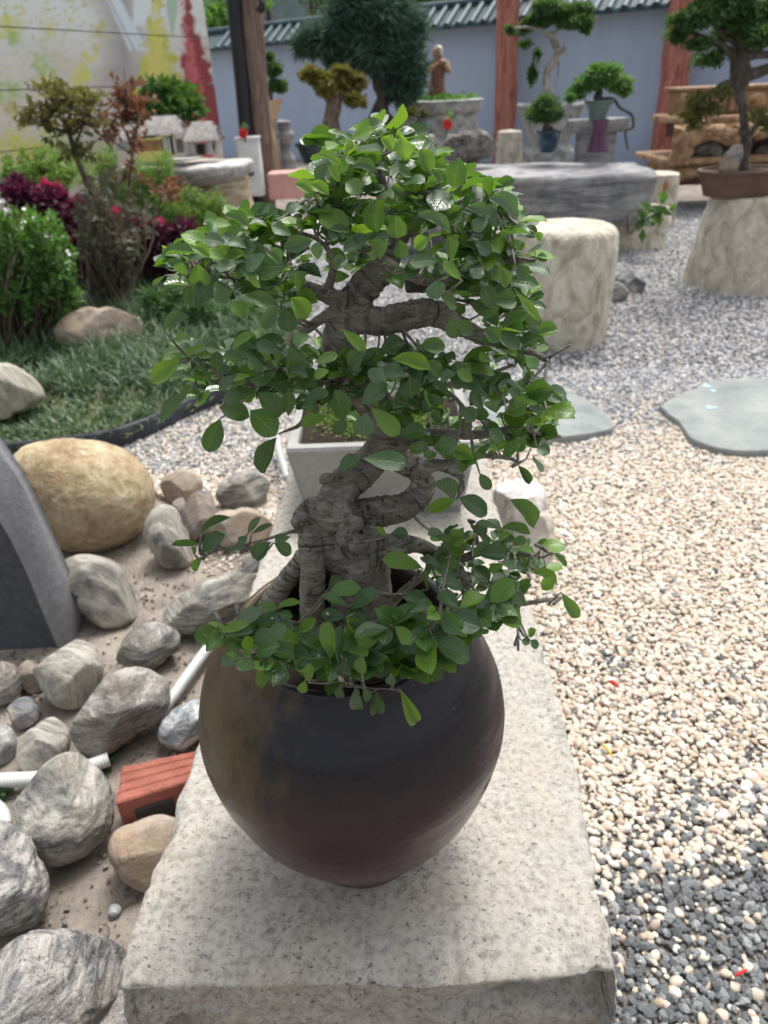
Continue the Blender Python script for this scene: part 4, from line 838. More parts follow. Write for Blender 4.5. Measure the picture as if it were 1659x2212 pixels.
for k, rows in enumerate(thick):
    mx = max(r[3] for r in rows); Q, (Vt_, Ft_) = br(rows, 18 if mx > 20 else 10, rough=.16 if mx > 20 else .10, seed=k, m=8 if mx > 20 else 5); BR.append(Q); tb.add(Vt_, Ft_)
for (x, y, dy, r) in [(735, 1110, -.02, 30), (700, 1098, -.025, 17), (640, 1128, -.025, 13), (652, 1140, -.02, 12), (800, 1150, -.03, 18), (770, 1130, -.03, 18), (745, 1160, -.035, 22), (780, 640, -.015, 20), (743, 735, -.005, 30), (970, 1236, -.02, 17), (935, 436, -.012, 10), (770, 1230, -.025, 40)]:
    p = V(x, y, CY+dy); S_, Fs_ = ico(3); tb.add(p+S_*r*scl(p)*(1+.25*fbm(S_*1.7+x, 3, 3))[:, None], Fs_)
trunk = tb.build('trunk', M['bark'], tree)
md = trunk.modifiers.new('weld', 'REMESH'); md.mode = 'VOXEL'; md.voxel_size = .00155; md.use_smooth_shade = True
bpy.context.view_layer.update(); dg = bpy.context.evaluated_depsgraph_get(); me = bpy.data.meshes.new_from_object(trunk.evaluated_get(dg)); trunk.modifiers.clear(); trunk.data = me
nv_ = len(me.vertices); co_ = np.zeros(nv_*3, np.float32); me.vertices.foreach_get('co', co_); co_ = co_.reshape(-1, 3).astype(float); no_ = np.zeros(nv_*3, np.float32); me.vertices.foreach_get('normal', no_); no_ = no_.reshape(-1, 3)
allQ = np.concatenate(BR); org = np.array(WL['potted_tree'])
# bark relief: growth rings across each limb, scaled by limb thickness
mainQ = np.concatenate([b for b in BR if b[:, 3].max() > .009]); 
arc = np.concatenate([np.r_[0, np.cumsum(np.linalg.norm(np.diff(b[:, :3], axis=0), axis=1))] for b in BR if b[:, 3].max() > .009])
idx = np.zeros(nv_, int); wp = co_+org
for s0 in range(0, nv_, 8000):
    dd = ((wp[s0:s0+8000, None]-mainQ[None, :, :3])**2).sum(2); idx[s0:s0+8000] = dd.argmin(1)
rad_ = mainQ[idx, 3]; near_ = np.linalg.norm(wp-mainQ[idx, :3], axis=1) < rad_*1.8
nx_ = mainQ[np.minimum(idx+1, len(mainQ)-1), :3]-mainQ[np.maximum(idx-1, 0), :3]; nx_ /= np.linalg.norm(nx_, axis=1)[:, None]+1e-9
t_ = arc[idx]+((wp-mainQ[idx, :3])*nx_).sum(1)+.004*fbm(wp*30, 4, 3)
ringn = fbm(np.stack([t_*420, fbm(wp*30, 8, 2)*2, t_*0], 1), 9, 3)
disp = np.where(near_, ringn*np.where(wp[:, 2] > .93, .0017, .0009)*np.clip(rad_/.014, 0, 1.2), 0)+fbm(wp*75, 2, 4)*.0011*np.clip(rad_/.012, .15, 1)+fbm(wp*240, 6, 3)*.0004
co_ += no_*disp[:, None]; me.vertices.foreach_set('co', co_.astype(np.float32).ravel()); me.update(); me.polygons.foreach_set('use_smooth', [True]*len(me.polygons))
ca_ = me.color_attributes.new('Col', 'FLOAT_COLOR', 'POINT'); rv_ = np.where(near_ & (rad_ > .008), ringn*.5+.5, .6); ca_.data.foreach_set('color', np.column_stack([rv_]*3+[rv_*0+1]).astype(np.float32).ravel())
if not me.materials: me.materials.append(M['bark'])

# leaves -------------------------------------------------------------
M['leaf_a'] = leafmat('glossy_leaf', [(.012, .042, .018), (.022, .070, .022), (.045, .120, .028), (.016, .052, .026), (.085, .19, .030), (.028, .084, .032), (.075, .140, .080), (.036, .10, .026)], .24, .30, (.24, .52, .015), .65, veins=True)  # pale grey-green stop paints sky sheen into some leaves
M['leaf_b'] = leafmat('young_leaf', [(.09, .20, .025), (.14, .28, .035), (.11, .24, .05)], .36, .35, (.36, .62, .02), .5, veins=True)
def leafgeo(fold, curl, tipw, seed, wav=.03):
    T = np.array([0, .05, .12, .24, .40, .57, .72, .85, .94, 1.0]); Wd = np.array([.012, .02, .13, .32, .455, .5, .475, .385, .25, .03])
    if tipw: Wd = np.array([.012, .02, .09, .23, .38, .475, .5, .45, .32, .05])
    S_ = np.array([-1, -.55, 0, .55, 1.0]); Vs = []; UV = []
    for i, t in enumerate(T):
        for s_ in S_:
            z = fold*abs(s_)*Wd[i]*2-curl*t*t+wav*math.sin(t*11+seed*2+s_*2)*abs(s_)*(.3+t)
            Vs.append((s_*Wd[i], t-.03*abs(s_)**2*(t < .95), z)); UV.append(((s_+1)/2, t))
    return np.array(Vs), grid(len(T), 5)[:, ::-1], np.array(UV)
LG = [leafgeo(.16, .10, 0, 0), leafgeo(.26, .22, 1, 1), leafgeo(.08, .05, 1, 2), leafgeo(.20, -.06, 0, 3), leafgeo(.34, .16, 0, 4, .05), leafgeo(.12, .30, 1, 5)]
LM = [[mesh('leaf', v, f, M[k], uv=u) for v, f, u in LG] for k in ('leaf_a', 'leaf_b')]
LEAVES = []     # (base, axis, normal, length, width, shape, matclass, priority)
cdir0 = lambda p: (CAM-p)/np.linalg.norm(CAM-p)
def addleaf(b, t, nrm, wd, cls, pri=0, shape=None):
    b = np.asarray(b, float); t = np.asarray(t, float); ax = t-b; L = np.linalg.norm(ax); ax = ax/(L+1e-9); nrm = nrm-ax*(nrm@ax); nrm = nrm/(np.linalg.norm(nrm)+1e-9)
    LEAVES.append((b, ax, nrm, L, wd, rng.integers(0, 6) if shape is None else shape, cls, pri))
def hand(lst, conv, yfun):
    for q in lst:
        bx, by, tx, ty, wpx = q[:5]; cls = q[5] if len(q) > 5 else 0; dy = q[6] if len(q) > 6 else 0
        b = conv(bx, by); t = conv(tx, ty); Y = yfun(*b)+dy+rng.normal(0, .006); pb = V(*b, Y)
        lp = math.hypot(t[0]-b[0], t[1]-b[1]); wp_ = wpx*.5729
        # a leaf that looks short for its width is tilted towards the lens
        tilt = max(0, min(.8, (wp_*1.5-lp)/(lp+1))); pt = V(*t, Y-scl(pb)*lp*(.10+tilt*.8))
        n = cdir0(pb)*.75+np.array([0, 0, .65])+rng.normal(0, .20, 3)
        addleaf(pb, pt, n, wp_*scl(pb), cls, 2); attach.append((pb, 2))
attach = []
yA = lambda x, y: CY-.105*math.sqrt(max(0, 1-((x-770)/455)**2))*(.65+.35*min(1, max(0, (y-280)/300)))-.01
LA = [(795, 95, 700, 40, 30, 0), (775, 90, 865, 45, 50, 1), (985, 165, 972, 85, 68, 1), (755, 195, 660, 135, 46, 1), (700, 180, 638, 228, 50), (800, 180, 755, 160, 40), (1080, 215, 1045, 125, 66, 0), (1165, 270, 1190, 160, 80), (1300, 300, 1315, 226, 70), (1405, 388, 1315, 300, 92), (1335, 430, 1230, 335, 74), (875, 442, 872, 318, 84), (1160, 445, 1040, 365, 60), (955, 462, 950, 380, 76), (890, 543, 885, 455, 64), (858, 450, 755, 518, 72), (970, 542, 965, 470, 56), (1160, 548, 1155, 450, 58), (1112, 545, 1000, 550, 64, 0), (1200, 620, 1128, 552, 54, 1), (770, 540, 715, 572, 60), (637, 468, 527, 497, 62), (655, 543, 655, 480, 50), (592, 672, 600, 590, 84), (440, 645, 390, 620, 56, 1), (622, 762, 562, 686, 74, 1), (212, 640, 206, 565, 78), (200, 520, 68, 512, 56), (80, 602, 30, 637, 20, 1), (165, 560, 85, 575, 50), (78, 812, 162, 750, 74), (512, 722, 385, 680, 64), (500, 715, 450, 800, 56), (530, 720, 548, 812, 76), (628, 830, 560, 842, 64), (745, 805, 842, 882, 48, 1), (520, 892, 423, 858, 56), (572, 978, 560, 873, 86), (427, 1036, 298, 1068, 80), (430, 1040, 518, 1132, 82), (137, 922, 32, 1005, 74, 1), (170, 1040, 70, 1158, 72), (288, 1140, 238, 1262, 78), (502, 1210, 436, 1348, 80), (285, 1100, 397, 1130, 80), (400, 1108, 500, 1202, 108), (545, 1132, 548, 1040, 52), (352, 975, 280, 1030, 60), (275, 968, 275, 895, 50), (695, 1132, 590, 1162, 54, 1), (755, 1150, 715, 1030, 84), (838, 1118, 825, 1205, 84), (855, 1100, 963, 1202, 74, 1), (820, 1088, 905, 1010, 76), (878, 985, 985, 975, 90), (935, 915, 1085, 950, 66, 1), (1040, 868, 1138, 868, 60), (960, 1205, 1055, 1175, 70), (822, 1290, 992, 1308, 86, 0, -.03), (825, 1288, 738, 1335, 66), (1090, 1250, 1165, 1238, 80), (1178, 1330, 1225, 1292, 56), (1368, 1115, 1450, 1085, 80), (1425, 1080, 1375, 1030, 60), (1008, 1065, 1005, 990, 74), (1050, 1120, 1125, 1065, 74), (1330, 560, 1375, 645, 62), (1400, 660, 1492, 770, 40, 1), (1470, 440, 1500, 470, 34, 1), (1390, 500, 1370, 440, 66), (1100, 620, 1105, 690, 80), (1300, 380, 1240, 430, 60), (905, 90, 950, 120, 50), (940, 130, 900, 80, 50, 1), (1010, 230, 960, 205, 40), (1120, 250, 1090, 210, 50), (760, 250, 820, 285, 70), (880, 210, 790, 180, 60), (740, 250, 690, 190, 50, 1), (700, 300, 630, 250, 50, 1), (640, 290, 575, 250, 55, 1), (600, 340, 535, 345, 55), (560, 450, 480, 410, 60), (470, 420, 400, 395, 52, 0), (400, 420, 310, 365, 55), (330, 410, 265, 400, 45, 1), (360, 480, 290, 450, 60), (390, 500, 320, 470, 70), (310, 480, 230, 455, 60), (250, 530, 190, 490, 50, 1), (455, 520, 395, 590, 80), (520, 550, 470, 510, 60), (300, 540, 380, 520, 45, 1), (350, 560, 270, 570, 60), (150, 600, 140, 560, 60), (270, 640, 310, 700, 70), (250, 620, 200, 700, 80), (180, 640, 190, 720, 80), (120, 560, 90, 570, 40), (330, 700, 380, 750, 60, 1), (230, 860, 150, 900, 35, 1), (330, 880, 410, 815, 50, 1), (290, 880, 230, 870, 45), (370, 920, 300, 900, 50), (450, 960, 400, 920, 60), (520, 950, 620, 985, 50), (640, 930, 730, 900, 50), (700, 960, 640, 975, 50, 1), (770, 940, 830, 895, 70), (900, 950, 860, 1000, 70), (600, 1080, 680, 1030, 70), (660, 1120, 600, 1090, 60), (720, 1200, 760, 1150, 50), (1120, 980, 1060, 930, 60), (1180, 970, 1120, 1000, 60), (1240, 1000, 1180, 960, 50, 1), (1280, 1100, 1240, 1060, 55), (1200, 1100, 1250, 1150, 60), (1300, 1180, 1350, 1230, 60), (1350, 1290, 1400, 1230, 60), (1480, 1250, 1530, 1270, 55), (1440, 1210, 1400, 1260, 55), (1520, 1120, 1550, 1135, 25, 1), (1490, 1140, 1475, 1160, 30, 1), (1240, 820, 1180, 780, 60), (1280, 800, 1340, 850, 60), (1330, 830, 1420, 870, 70), (1440, 900, 1480, 950, 60), (1180, 720, 1120, 690, 70), (1180, 840, 1150, 770, 60), (1320, 720, 1290, 650, 70), (1400, 560, 1440, 610, 60), (1250, 480, 1310, 510, 60), (1020, 500, 1070, 460, 55, 1), (1280, 570, 1240, 610, 60)]
hand(LA, za, yA)
def yB(x, y):
    f = min(1, max(0, (y-1230)/240)); side = min(1, max(0, (x-960)/120)); return (CY-.07)*(1-f)+(CY-.180)*f+side*f*.07
LB = [(155, 432, 257, 362, 40, 0, -.03), (152, 468, 42, 468, 28, 0, -.03), (155, 495, 238, 430, 74, 0, -.03), (160, 512, 115, 572, 36, 1, -.03), (125, 500, 140, 480, 30, 0, -.03), (330, 430, 365, 370, 32, 0, -.02), (345, 430, 412, 390, 24, 0, -.02), (418, 462, 350, 525, 64, 0, -.02), (428, 462, 498, 500, 56, 0, -.02), (490, 440, 430, 452, 40), (325, 478, 252, 500, 32, 0, -.02), (330, 440, 300, 470, 40, 0, -.02),
 (237, 802, 128, 822, 76), (222, 800, 320, 762, 46, 1), (232, 812, 348, 795, 50), (437, 800, 345, 832, 70), (370, 690, 437, 725, 52), (440, 710, 532, 686, 34, 1), (450, 730, 500, 742, 40), (525, 800, 592, 748, 46, 1), (528, 840, 433, 792, 56, 1), (637, 912, 497, 930, 64, 1), (642, 907, 633, 765, 80), (652, 930, 588, 978, 74), (812, 795, 688, 865, 68, 1), (378, 850, 303, 882, 50, 1), (442, 908, 372, 1012, 60, 1), (450, 908, 452, 1018, 80), (500, 900, 560, 970, 50), (705, 702, 612, 660, 54), (715, 712, 802, 640, 62), (640, 645, 757, 632, 66), (632, 640, 682, 592, 48), (704, 742, 610, 732, 56), (700, 745, 765, 800, 55, 1), (898, 822, 800, 965, 98), (905, 825, 938, 985, 76, 1), (955, 830, 1060, 992, 88), (922, 810, 1068, 780, 80), (1030, 832, 1172, 900, 108), (910, 790, 815, 710, 84), (935, 780, 880, 735, 70), (1202, 722, 1062, 752, 94, 1), (1220, 715, 1372, 772, 76, 1), (1212, 700, 1335, 610, 96), (1190, 740, 1178, 812, 76), (1362, 830, 1392, 842, 36), (1390, 815, 1420, 790, 36, 1), (1395, 830, 1425, 860, 40), (1512, 650, 1580, 748, 50), (1500, 620, 1412, 568, 50, 1), (1480, 500, 1537, 552, 30), (1412, 410, 1340, 300, 78), (1400, 432, 1297, 400, 48), (1112, 300, 1050, 232, 84), (1115, 300, 1008, 345, 50, 1), (1127, 292, 1237, 355, 84), (1205, 200, 1245, 265, 45), (1140, 200, 1150, 150, 45), (1350, 170, 1400, 242, 36), (992, 560, 853, 510, 78, 1), (1005, 640, 985, 575, 60), (1020, 722, 935, 660, 80), (1310, 510, 1208, 500, 70), (1300, 540, 1240, 570, 40, 1), (1150, 640, 1090, 600, 70), (868, 430, 930, 425, 52), (855, 440, 810, 405, 36, 1), (905, 1015, 972, 1158, 56, 1), (738, 1005, 745, 1102, 54), (815, 1020, 815, 1117, 56), (680, 1000, 680, 1050, 40), (548, 980, 532, 1030, 40, 1), (765, 1010, 792, 1060, 36), (760, 960, 760, 900, 50), (700, 900, 690, 970, 60), (870, 960, 870, 1000, 40), (560, 990, 560, 930, 40, 1), (1100, 490, 1065, 430, 40), (1130, 520, 1100, 460, 50), (1180, 520, 1240, 470, 60), (1060, 560, 1010, 530, 50), (1230, 440, 1180, 400, 50), (1280, 410, 1200, 380, 40), (1340, 560, 1290, 540, 50), (1400, 600, 1350, 640, 40), (1440, 640, 1480, 600, 50, 1), (1380, 700, 1330, 650, 60), (600, 860, 545, 830, 60), (345, 870, 320, 820, 50, 1), (290, 900, 250, 880, 30), (700, 780, 720, 850, 50, 1), (860, 740, 830, 770, 60)]
hand(LB, zb, yB)
pads = [([(700, 560), (780, 545), (900, 560), (980, 590), (1000, 640), (960, 640), (880, 600), (800, 580), (730, 600)], 12, .0),
 ([(560, 600), (640, 600), (660, 660), (640, 720), (600, 700), (570, 650)], 9, 0),
([(700, 330), (745, 290), (800, 275), (880, 315), (930, 340), (1000, 375), (1060, 410), (1100, 450), (1150, 495), (1150, 550), (1080, 560), (1000, 545), (900, 505), (820, 525), (700, 560), (650, 590), (640, 540), (600, 490), (640, 440), (620, 400), (680, 375)], 104, .0),
 ([(360, 570), (400, 540), (480, 480), (560, 470), (640, 500), (640, 600), (560, 640), (480, 640), (420, 660), (375, 610)], 50, .0),
 ([(985, 545), (1150, 545), (1140, 640), (1150, 700), (1170, 765), (1090, 790), (1020, 745), (1030, 680), (960, 600)], 44, .0),
 ([(390, 810), (430, 745), (520, 735), (600, 745), (640, 790), (700, 770), (760, 790), (770, 880), (730, 920), (640, 900), (560, 890), (450, 880)], 62, 0),
 ([(720, 780), (800, 755), (930, 765), (1000, 785), (1100, 800), (1180, 870), (1180, 930), (1160, 975), (1080, 965), (1000, 985), (900, 975), (790, 930)], 80, 0),
 ([(950, 1160), (1030, 1150), (1110, 1160), (1140, 1110), (1180, 1170), (1170, 1250), (1130, 1290), (1050, 1290), (980, 1270), (920, 1240)], 26, -.03),
 ([(450, 1375), (500, 1345), (580, 1360), (600, 1400), (540, 1420), (470, 1405)], 7, -.135),
 ([(960, 1300), (1060, 1270), (1120, 1300), (1060, 1350), (980, 1380)], 9, -.11),
 ([(580, 1390), (700, 1365), (820, 1335), (960, 1320), (1010, 1390), (960, 1430), (880, 1455), (760, 1468), (640, 1450), (590, 1425)], 22, -.145)]
for poly, cnt, dof in pads:
    pl = np.array(poly, float); lo, hi = pl.min(0), pl.max(0); got = 0
    while got < cnt:
        c = rng.uniform(lo, hi)
        if not inpoly(c[None], pl)[0]: continue
        got += 1; x, y = c; yf = yA(x, min(y, 1100)); u_ = rng.random()
        Y = (yf+.02+u_*(2*(CY-yf))*.95) if dof == 0 else CY+dof+rng.uniform(-.03, .04)+( .05 if dof == -.03 else 0)*u_
        p = V(x, y, Y); attach.append((p, 1)); out = p-np.array([JX, JY, p[2]-.04]); out /= np.linalg.norm(out)
        for k in range(rng.integers(4, 8)):
            a = rng.uniform(0, 6.28); ax = np.array([math.cos(a), math.sin(a)*.9, rng.uniform(-.35, .55)])+out*.35; ax /= np.linalg.norm(ax)
            L = rng.choice([rng.uniform(.010, .018), rng.uniform(.016, .030)]) if dof > -.1 else rng.uniform(.018, .034); b_ = p+ax*.003+rng.normal(0, .003, 3)
            n = np.array([0, 0, .8])+cdir0(p)*.35+rng.normal(0, .42, 3); addleaf(b_, b_+ax*L, n, L*rng.uniform(.55, .78), 1 if rng.random() < (.30 if y < 560 else .18) else 0, 0 if u_ > .45 else 1)
#_pads2
# twigs join every tip to the limbs
tw = MB()
for p, kd in attach:
    dd = np.linalg.norm(allQ[:, :3]-p, axis=1)+.010*rng.random(len(allQ)); q = allQ[dd.argmin(), :3]; L = np.linalg.norm(q-p)
    if L > .075: continue
    mid = (p+q)/2+rng.normal(0, .05*L, 3)+np.array([0, 0, -.08*L]); P_ = spline(np.array([q, mid, p]), 4); r0 = min(.0019, .0009+L*.014); tw.add(*tube(P_, np.linspace(r0, .0007, len(P_)), 6, rough=.2))
# pruned stubs
for k in range(70):
    j = rng.integers(0, len(allQ)); q = allQ[j]
    if q[3] > .008: continue
    d = rng.normal(0, 1, 3); d[2] = abs(d[2])*.6; d[1] -= .4; d /= np.linalg.norm(d); tw.add(*tube([q[:3], q[:3]+d*(q[3]+.006), q[:3]+d*(q[3]+.013)], [.0024, .0021, .0019], 7, rough=.25, seed=k))
tw.build('twigs', M['bark'], tree, kind='stuff', col=np.full((tw.n, 3), .6))
M['cut'] = plain('fresh_cut_wood', (.60, .55, .46), .8, .1, 60, 0)
for (x, y, dy, r) in [(707, 1325, -.115, 5), (822, 1364, -.15, 6), (735, 1463, -.165, 9), (588, 1336, -.11, 4.5), (592, 1362, -.12, 4.5), (812, 1280, -.078, 4), (980, 1236, -.035, 11)]:
    p = V(x, y, CY+dy); dv = cdir0(p)+np.array([rng.normal(0, .3), 0, .3]); dv /= np.linalg.norm(dv); Rp = r*.55*scl(p)
    mbk = MB(); mbk.add(*tube([p-dv*.012, p-dv*.002, p], [Rp*1.1, Rp*1.15, Rp], 10, rough=.1)); mbk.build('cut_branch', M['cut'], tree)
# order by how large each shows; the 300 largest are parts of their own, the rest one mass
def show(l):
    b, ax, n, L, wd, sh, cl, pri = l; c = b+ax*L/2; d = CAM-c; dist = np.linalg.norm(d); return pri*10+abs(n@(d/dist))*L*wd/dist**2*1000
LEAVES.sort(key=show, reverse=True)
def lmat(l):
    b, ax, n, L, wd, sh, cl, pri = l; sd_ = np.cross(ax, n); Mx = Matrix.Identity(4)
    for i in range(3): Mx[i][0] = sd_[i]*wd; Mx[i][1] = ax[i]*L; Mx[i][2] = n[i]*(wd+L)*.5; Mx[i][3] = b[i]-org[i]
    return Mx
for l in LEAVES[:296]:
    o = bpy.data.objects.new('leaf', LM[l[6]][l[5]]); COL.objects.link(o); o.parent = tree; o.matrix_local = lmat(l)
for cls, nm in ((0, 'small_leaves'), (1, 'young_leaves')):
    Vs, Fs, Us, off = [], [], [], 0
    for l in LEAVES[296:]:
        if l[6] != cls: continue
        v, f, u = LG[l[5]]; Mx = np.array(lmat(l)); Vs.append(v@Mx[:3, :3].T+Mx[:3, 3]+org); Fs.append(f+off); Us.append(u); off += len(v)
    mk(nm, np.concatenate(Vs), np.concatenate(Fs), M['leaf_a' if cls == 0 else 'leaf_b'], tree, uv=np.concatenate(Us), kind='stuff')
# ============================================================ STONE STUMPS AND DRUM
def stump(xc, rows, Y, mat, name, label, cat, seed=0, fl=.02, **k):
    Vs, Fs = pxlathe(xc, rows, Y, n=96, m=8, **k); c = np.array([V(xc, rows[0][0], Y)[0], Y, 0])
    q = Vs-c; rr = np.hypot(q[:, 0], q[:, 1]); a = np.arctan2(q[:, 1], q[:, 0]); s_ = rr.max()
    nz = fbm(np.stack([np.cos(a)*5, np.sin(a)*5, Vs[:, 2]*7], 1)+seed, seed, 4)*fl*1.3+fbm(np.stack([np.cos(a)*16, np.sin(a)*16, Vs[:, 2]*14], 1)+seed, seed+4, 3)*fl*.6
    q[:, :2] *= (1+nz)[:, None]; Vs = q+c; Vs[:, 2] += fbm(Vs*9, seed, 3)*.006; Vs[:, 2] = np.where(Vs[:, 2] < .02, -.02, Vs[:, 2])
    return mk(name, Vs, Fs, mat, label=label, cat=cat)
def zat(y, Y, x=830): return V(x, y, Y)[2]
stump(1201, [(742, 88), (735, 97), (680, 104), (600, 110), (540, 113), (505, 110), (490, 100), (485, 80), (484, 40), (484, 3)], 4.15, M['chisel'], 'stone_drum', 'pale chiselled stone drum stool standing right behind the leafy tree', 'stone stool', 3)
stump(1590, [(622, 112), (612, 112), (540, 106), (480, 98), (440, 90), (425, 86), (421, 74), (420, 40), (420, 3)], 5.22, M['chisel'], 'stone_stump', 'pale stone stump carrying the wide brown bonsai pot at right', 'stone pedestal', 9)
# ============================================================ LONG WEATHERED SLAB TABLE
TZ = .60
def prism_rock(top, z0, z1, mat, name, label, cat, seed=0, under=.0, nz=14, amp=.02, n=160, **pp):
    """boulder-like slab from its plan outline: rounded rim, eroded flanks"""
    o = spline(np.array([*top, top[0]], float), 12)[:-1]; L = np.linspace(0, len(o)-1, n+1)[:-1]; o = np.stack([np.interp(L, np.arange(len(o)), o[:, k]) for k in (0, 1)], 1)
    c = o.mean(0); R_ = []
    for t in np.linspace(0, 1, nz):
        s_ = 1-under*(1-t)**1.5-.05*max(0, (t-.82)/.18)**2; z = z0+(z1-z0)*t; R_.append(np.column_stack([c+(o-c)*s_, np.full(n, z)]))
    for s_ in (.88, .72, .5, .25, .05): R_.append(np.column_stack([c+(o-c)*s_, np.full(n, z1+.006)]))
    Vs = np.concatenate(R_); m = len(R_)
    Vs = Vs+vfbm(Vs*2.3+seed, seed, 4)*amp*[1, 1, .5]+vfbm(Vs*[3, 3, 11]+seed, seed+7, 4)*amp*.8*[1, 1, .4]
    Fs = [(a*n+i, a*n+(i+1) % n, (a+1)*n+(i+1) % n, (a+1)*n+i) for a in range(m-1) for i in range(n)]+[tuple((m-1)*n+i for i in range(n))]
    return mk(name, Vs, Fs, mat, label=label, cat=cat, **pp)
A0 = V(940, 415, 6.3); A1 = V(1425, 400, 6.75)
prism_rock([(A0[0]-.1, 6.25), (1.2, 6.25), (1.7, 6.22), (2.10, 6.3), (2.32, 6.45), (2.35, 6.75), (2.23, 7.1), (1.6, 7.45), (.7, 7.4), (.2, 7.1), (.15, 6.6)], 0.25, .625, M['weathered'], 'rock_slab', 'long weathered grey rock slab used as a display table behind the leafy tree', 'stone table', 5, under=.05, amp=.05)
prism_rock([(2.01, 6.5), (2.26, 6.45), (2.51, 6.55), (2.51, 6.9), (2.01, 6.95)], -.02, .30, M['chisel'], 'slab_foot', 'rough block foot under the right end of the weathered slab table', 'stone block', 8, amp=.04)
prism_rock([(.35, 6.6), (.8, 6.5), (1.0, 6.8), (.8, 7.1), (.4, 7.0)], -.02, .33, M['weathered'], 'slab_foot', 'rough block foot under the left end of the weathered slab table', 'stone block', 18, amp=.04)
stump(1405, [(500, 46), (480, 47), (420, 46), (385, 44), (374, 40), (372, 3)], 7.55, M['chisel'], 'stone_stump', 'small pale stump half hidden behind the right end of the slab table', 'stone pedestal', 14)
rust = V(1437, 405, 7.22); mk('dead_leaf', *[(np.array([(0, 0, -.06), (.03, .0, .0), (0, .005, .07), (-.03, 0, .01)])+rust), [(0, 1, 2, 3)]], plain('rust_leaf', (.38, .17, .05), .7, .2, 8, 0), label='orange brown dead leaf stuck on the pale stump behind the slab', cat='leaf')
# sapling against the slab
def branchy(t, pts, mat, n=7, name='stem'):
    mbb = MB()
    for row in pts:
        Q = spline(np.array(row, float), 5); mbb.add(*tube(Q[:, :3], np.maximum(Q[:, 3], .0012), n, rough=.15))
    return mbb.build(name, mat, t)
def vp(x, y, Y, r): return [*V(x, y, Y), r]
sp = thing('sapling', 'thin sapling with a few broad leaves growing in front of the slab foot', 'plant', G(1360, 520))
branchy(sp, [[vp(1362, 505, 6.15, .008), vp(1380, 485, 6.12, .006), vp(1405, 468, 6.1, .005), vp(1432, 452, 6.1, .003)], [vp(1358, 505, 6.2, .006), vp(1355, 480, 6.2, .005), vp(1356, 460, 6.2, .003)]], M['dark_bark'])
foliage('leaves', [(V(1400, 466, 6.1), (.07, .05, .05)), (V(1430, 450, 6.1), (.12, .06, .06)), (V(1395, 480, 6.1), (.06, .05, .06))], 34, .11, M['leaf_mid'], sp, seed=70, shell=.2)

# ============================================================ BLUE GARDEN WALL
WA = np.array([-4.4, 19.16]); WB = np.array([9.0, 9.98]); wd_ = (WB-WA)/np.linalg.norm(WB-WA); wn = np.array([-wd_[1], wd_[0]]);
if wn[1] > 0: wn = -wn
def onwall(x, off=0.0):
    """distance Y where the sight line through photo column x near the horizon meets the wall"""
    d = ray(x, 150); A_ = np.array([[d[0], -wd_[0]], [d[1], -wd_[1]]]); s_, t_ = np.linalg.solve(A_, WA+wn*off); return s_*d[1], t_
LW = np.linalg.norm(WB-WA)
gw = thing('garden_wall', 'lavender blue stucco garden wall with a dark teal tiled coping at the back', 'wall', (WA[0], WA[1], 0))
h0 = V(565, 98, onwall(565)[0])[2]; h1 = V(1455, 10, onwall(1455)[0])[2]; tA = onwall(565)[1]; tB = onwall(1455)[1]
top = lambda t: h0+(h1-h0)*np.clip((t-tA)/(tB-tA), -.3, 1.4)
nu = 80; Vs = []
for z_ in (0, 1):
    for i in range(nu):
        t = LW*i/(nu-1); p = WA+wd_*t; Vs.append((*p, -.05 if z_ == 0 else top(t)+.05))
for z_ in (0, 1):
    for i in range(nu):
        t = LW*i/(nu-1); p = WA+wd_*t-wn*.24; Vs.append((*p, -.05 if z_ == 0 else top(t)+.05))
Fs = []
for i in range(nu-1):
    Fs += [(i, i+1, nu+i+1, nu+i), (2*nu+i+1, 2*nu+i, 3*nu+i, 3*nu+i+1), (nu+i, nu+i+1, 3*nu+i+1, 3*nu+i)]
mk('wall_face', Vs, Fs, M['blue_wall'], gw, smooth=False)
# coping: ridge, sloping cover tiles and pale pan ends
seg = MB()
for i in range(nu-1):
    t0_, t1_ = LW*i/(nu-1), LW*(i+1)/(nu-1); a, b = WA+wd_*t0_, WA+wd_*t1_; za_, zb_ = top(t0_), top(t1_)
    q = [(*(a+wn*.30), za_+.01), (*(b+wn*.30), zb_+.01), (*(b-wn*.12), zb_+.30), (*(a-wn*.12), za_+.30), (*(a-wn*.54), za_+.01), (*(b-wn*.54), zb_+.01), (*(a+wn*.28), za_-.03), (*(b+wn*.28), zb_-.03), (*(a, )[0][:2], za_-.03), (*(b, )[0][:2], zb_-.03)]
    seg.add(q, [(0, 1, 2, 3), (3, 2, 5, 4), (6, 7, 1, 0), (8, 9, 7, 6)])
seg.build('coping', M['tile_edge'], gw, smooth=False)
rg_ = MB(); rg_.add(*tube([(*(WA+wd_*t-wn*.12), top(t)+.33) for t in np.linspace(0, LW, 60)], .06, 8)); rg_.build('ridge', M['tile'], gw)
an = np.linspace(0, math.pi, 7); tv = []
for (yy, zz, r_) in ((.36, -.02, .062), (.345, -.01, .066), (.33, 0, .062), (-.10, .295, .056)):
    for a in an: tv.append((math.cos(a)*r_, yy, zz+math.sin(a)*r_*1.0))
tv = np.array(tv); tf = [(a*7+k, a*7+k+1, (a+1)*7+k+1, (a+1)*7+k) for a in range(3) for k in range(6)]+[tuple(range(7))]
tm = mesh('roof_tile', tv, tf, M['tile'])
pv = np.array([(-.055, .335, .0), (.055, .335, .0), (.05, .335, -.035), (.0, .335, -.065), (-.05, .335, -.035), (-.055, .32, .0), (.055, .32, .0)]); pm = mesh('drip_tile', pv, [(0, 1, 2, 3, 4), (5, 6, 1, 0)], M['tile'])
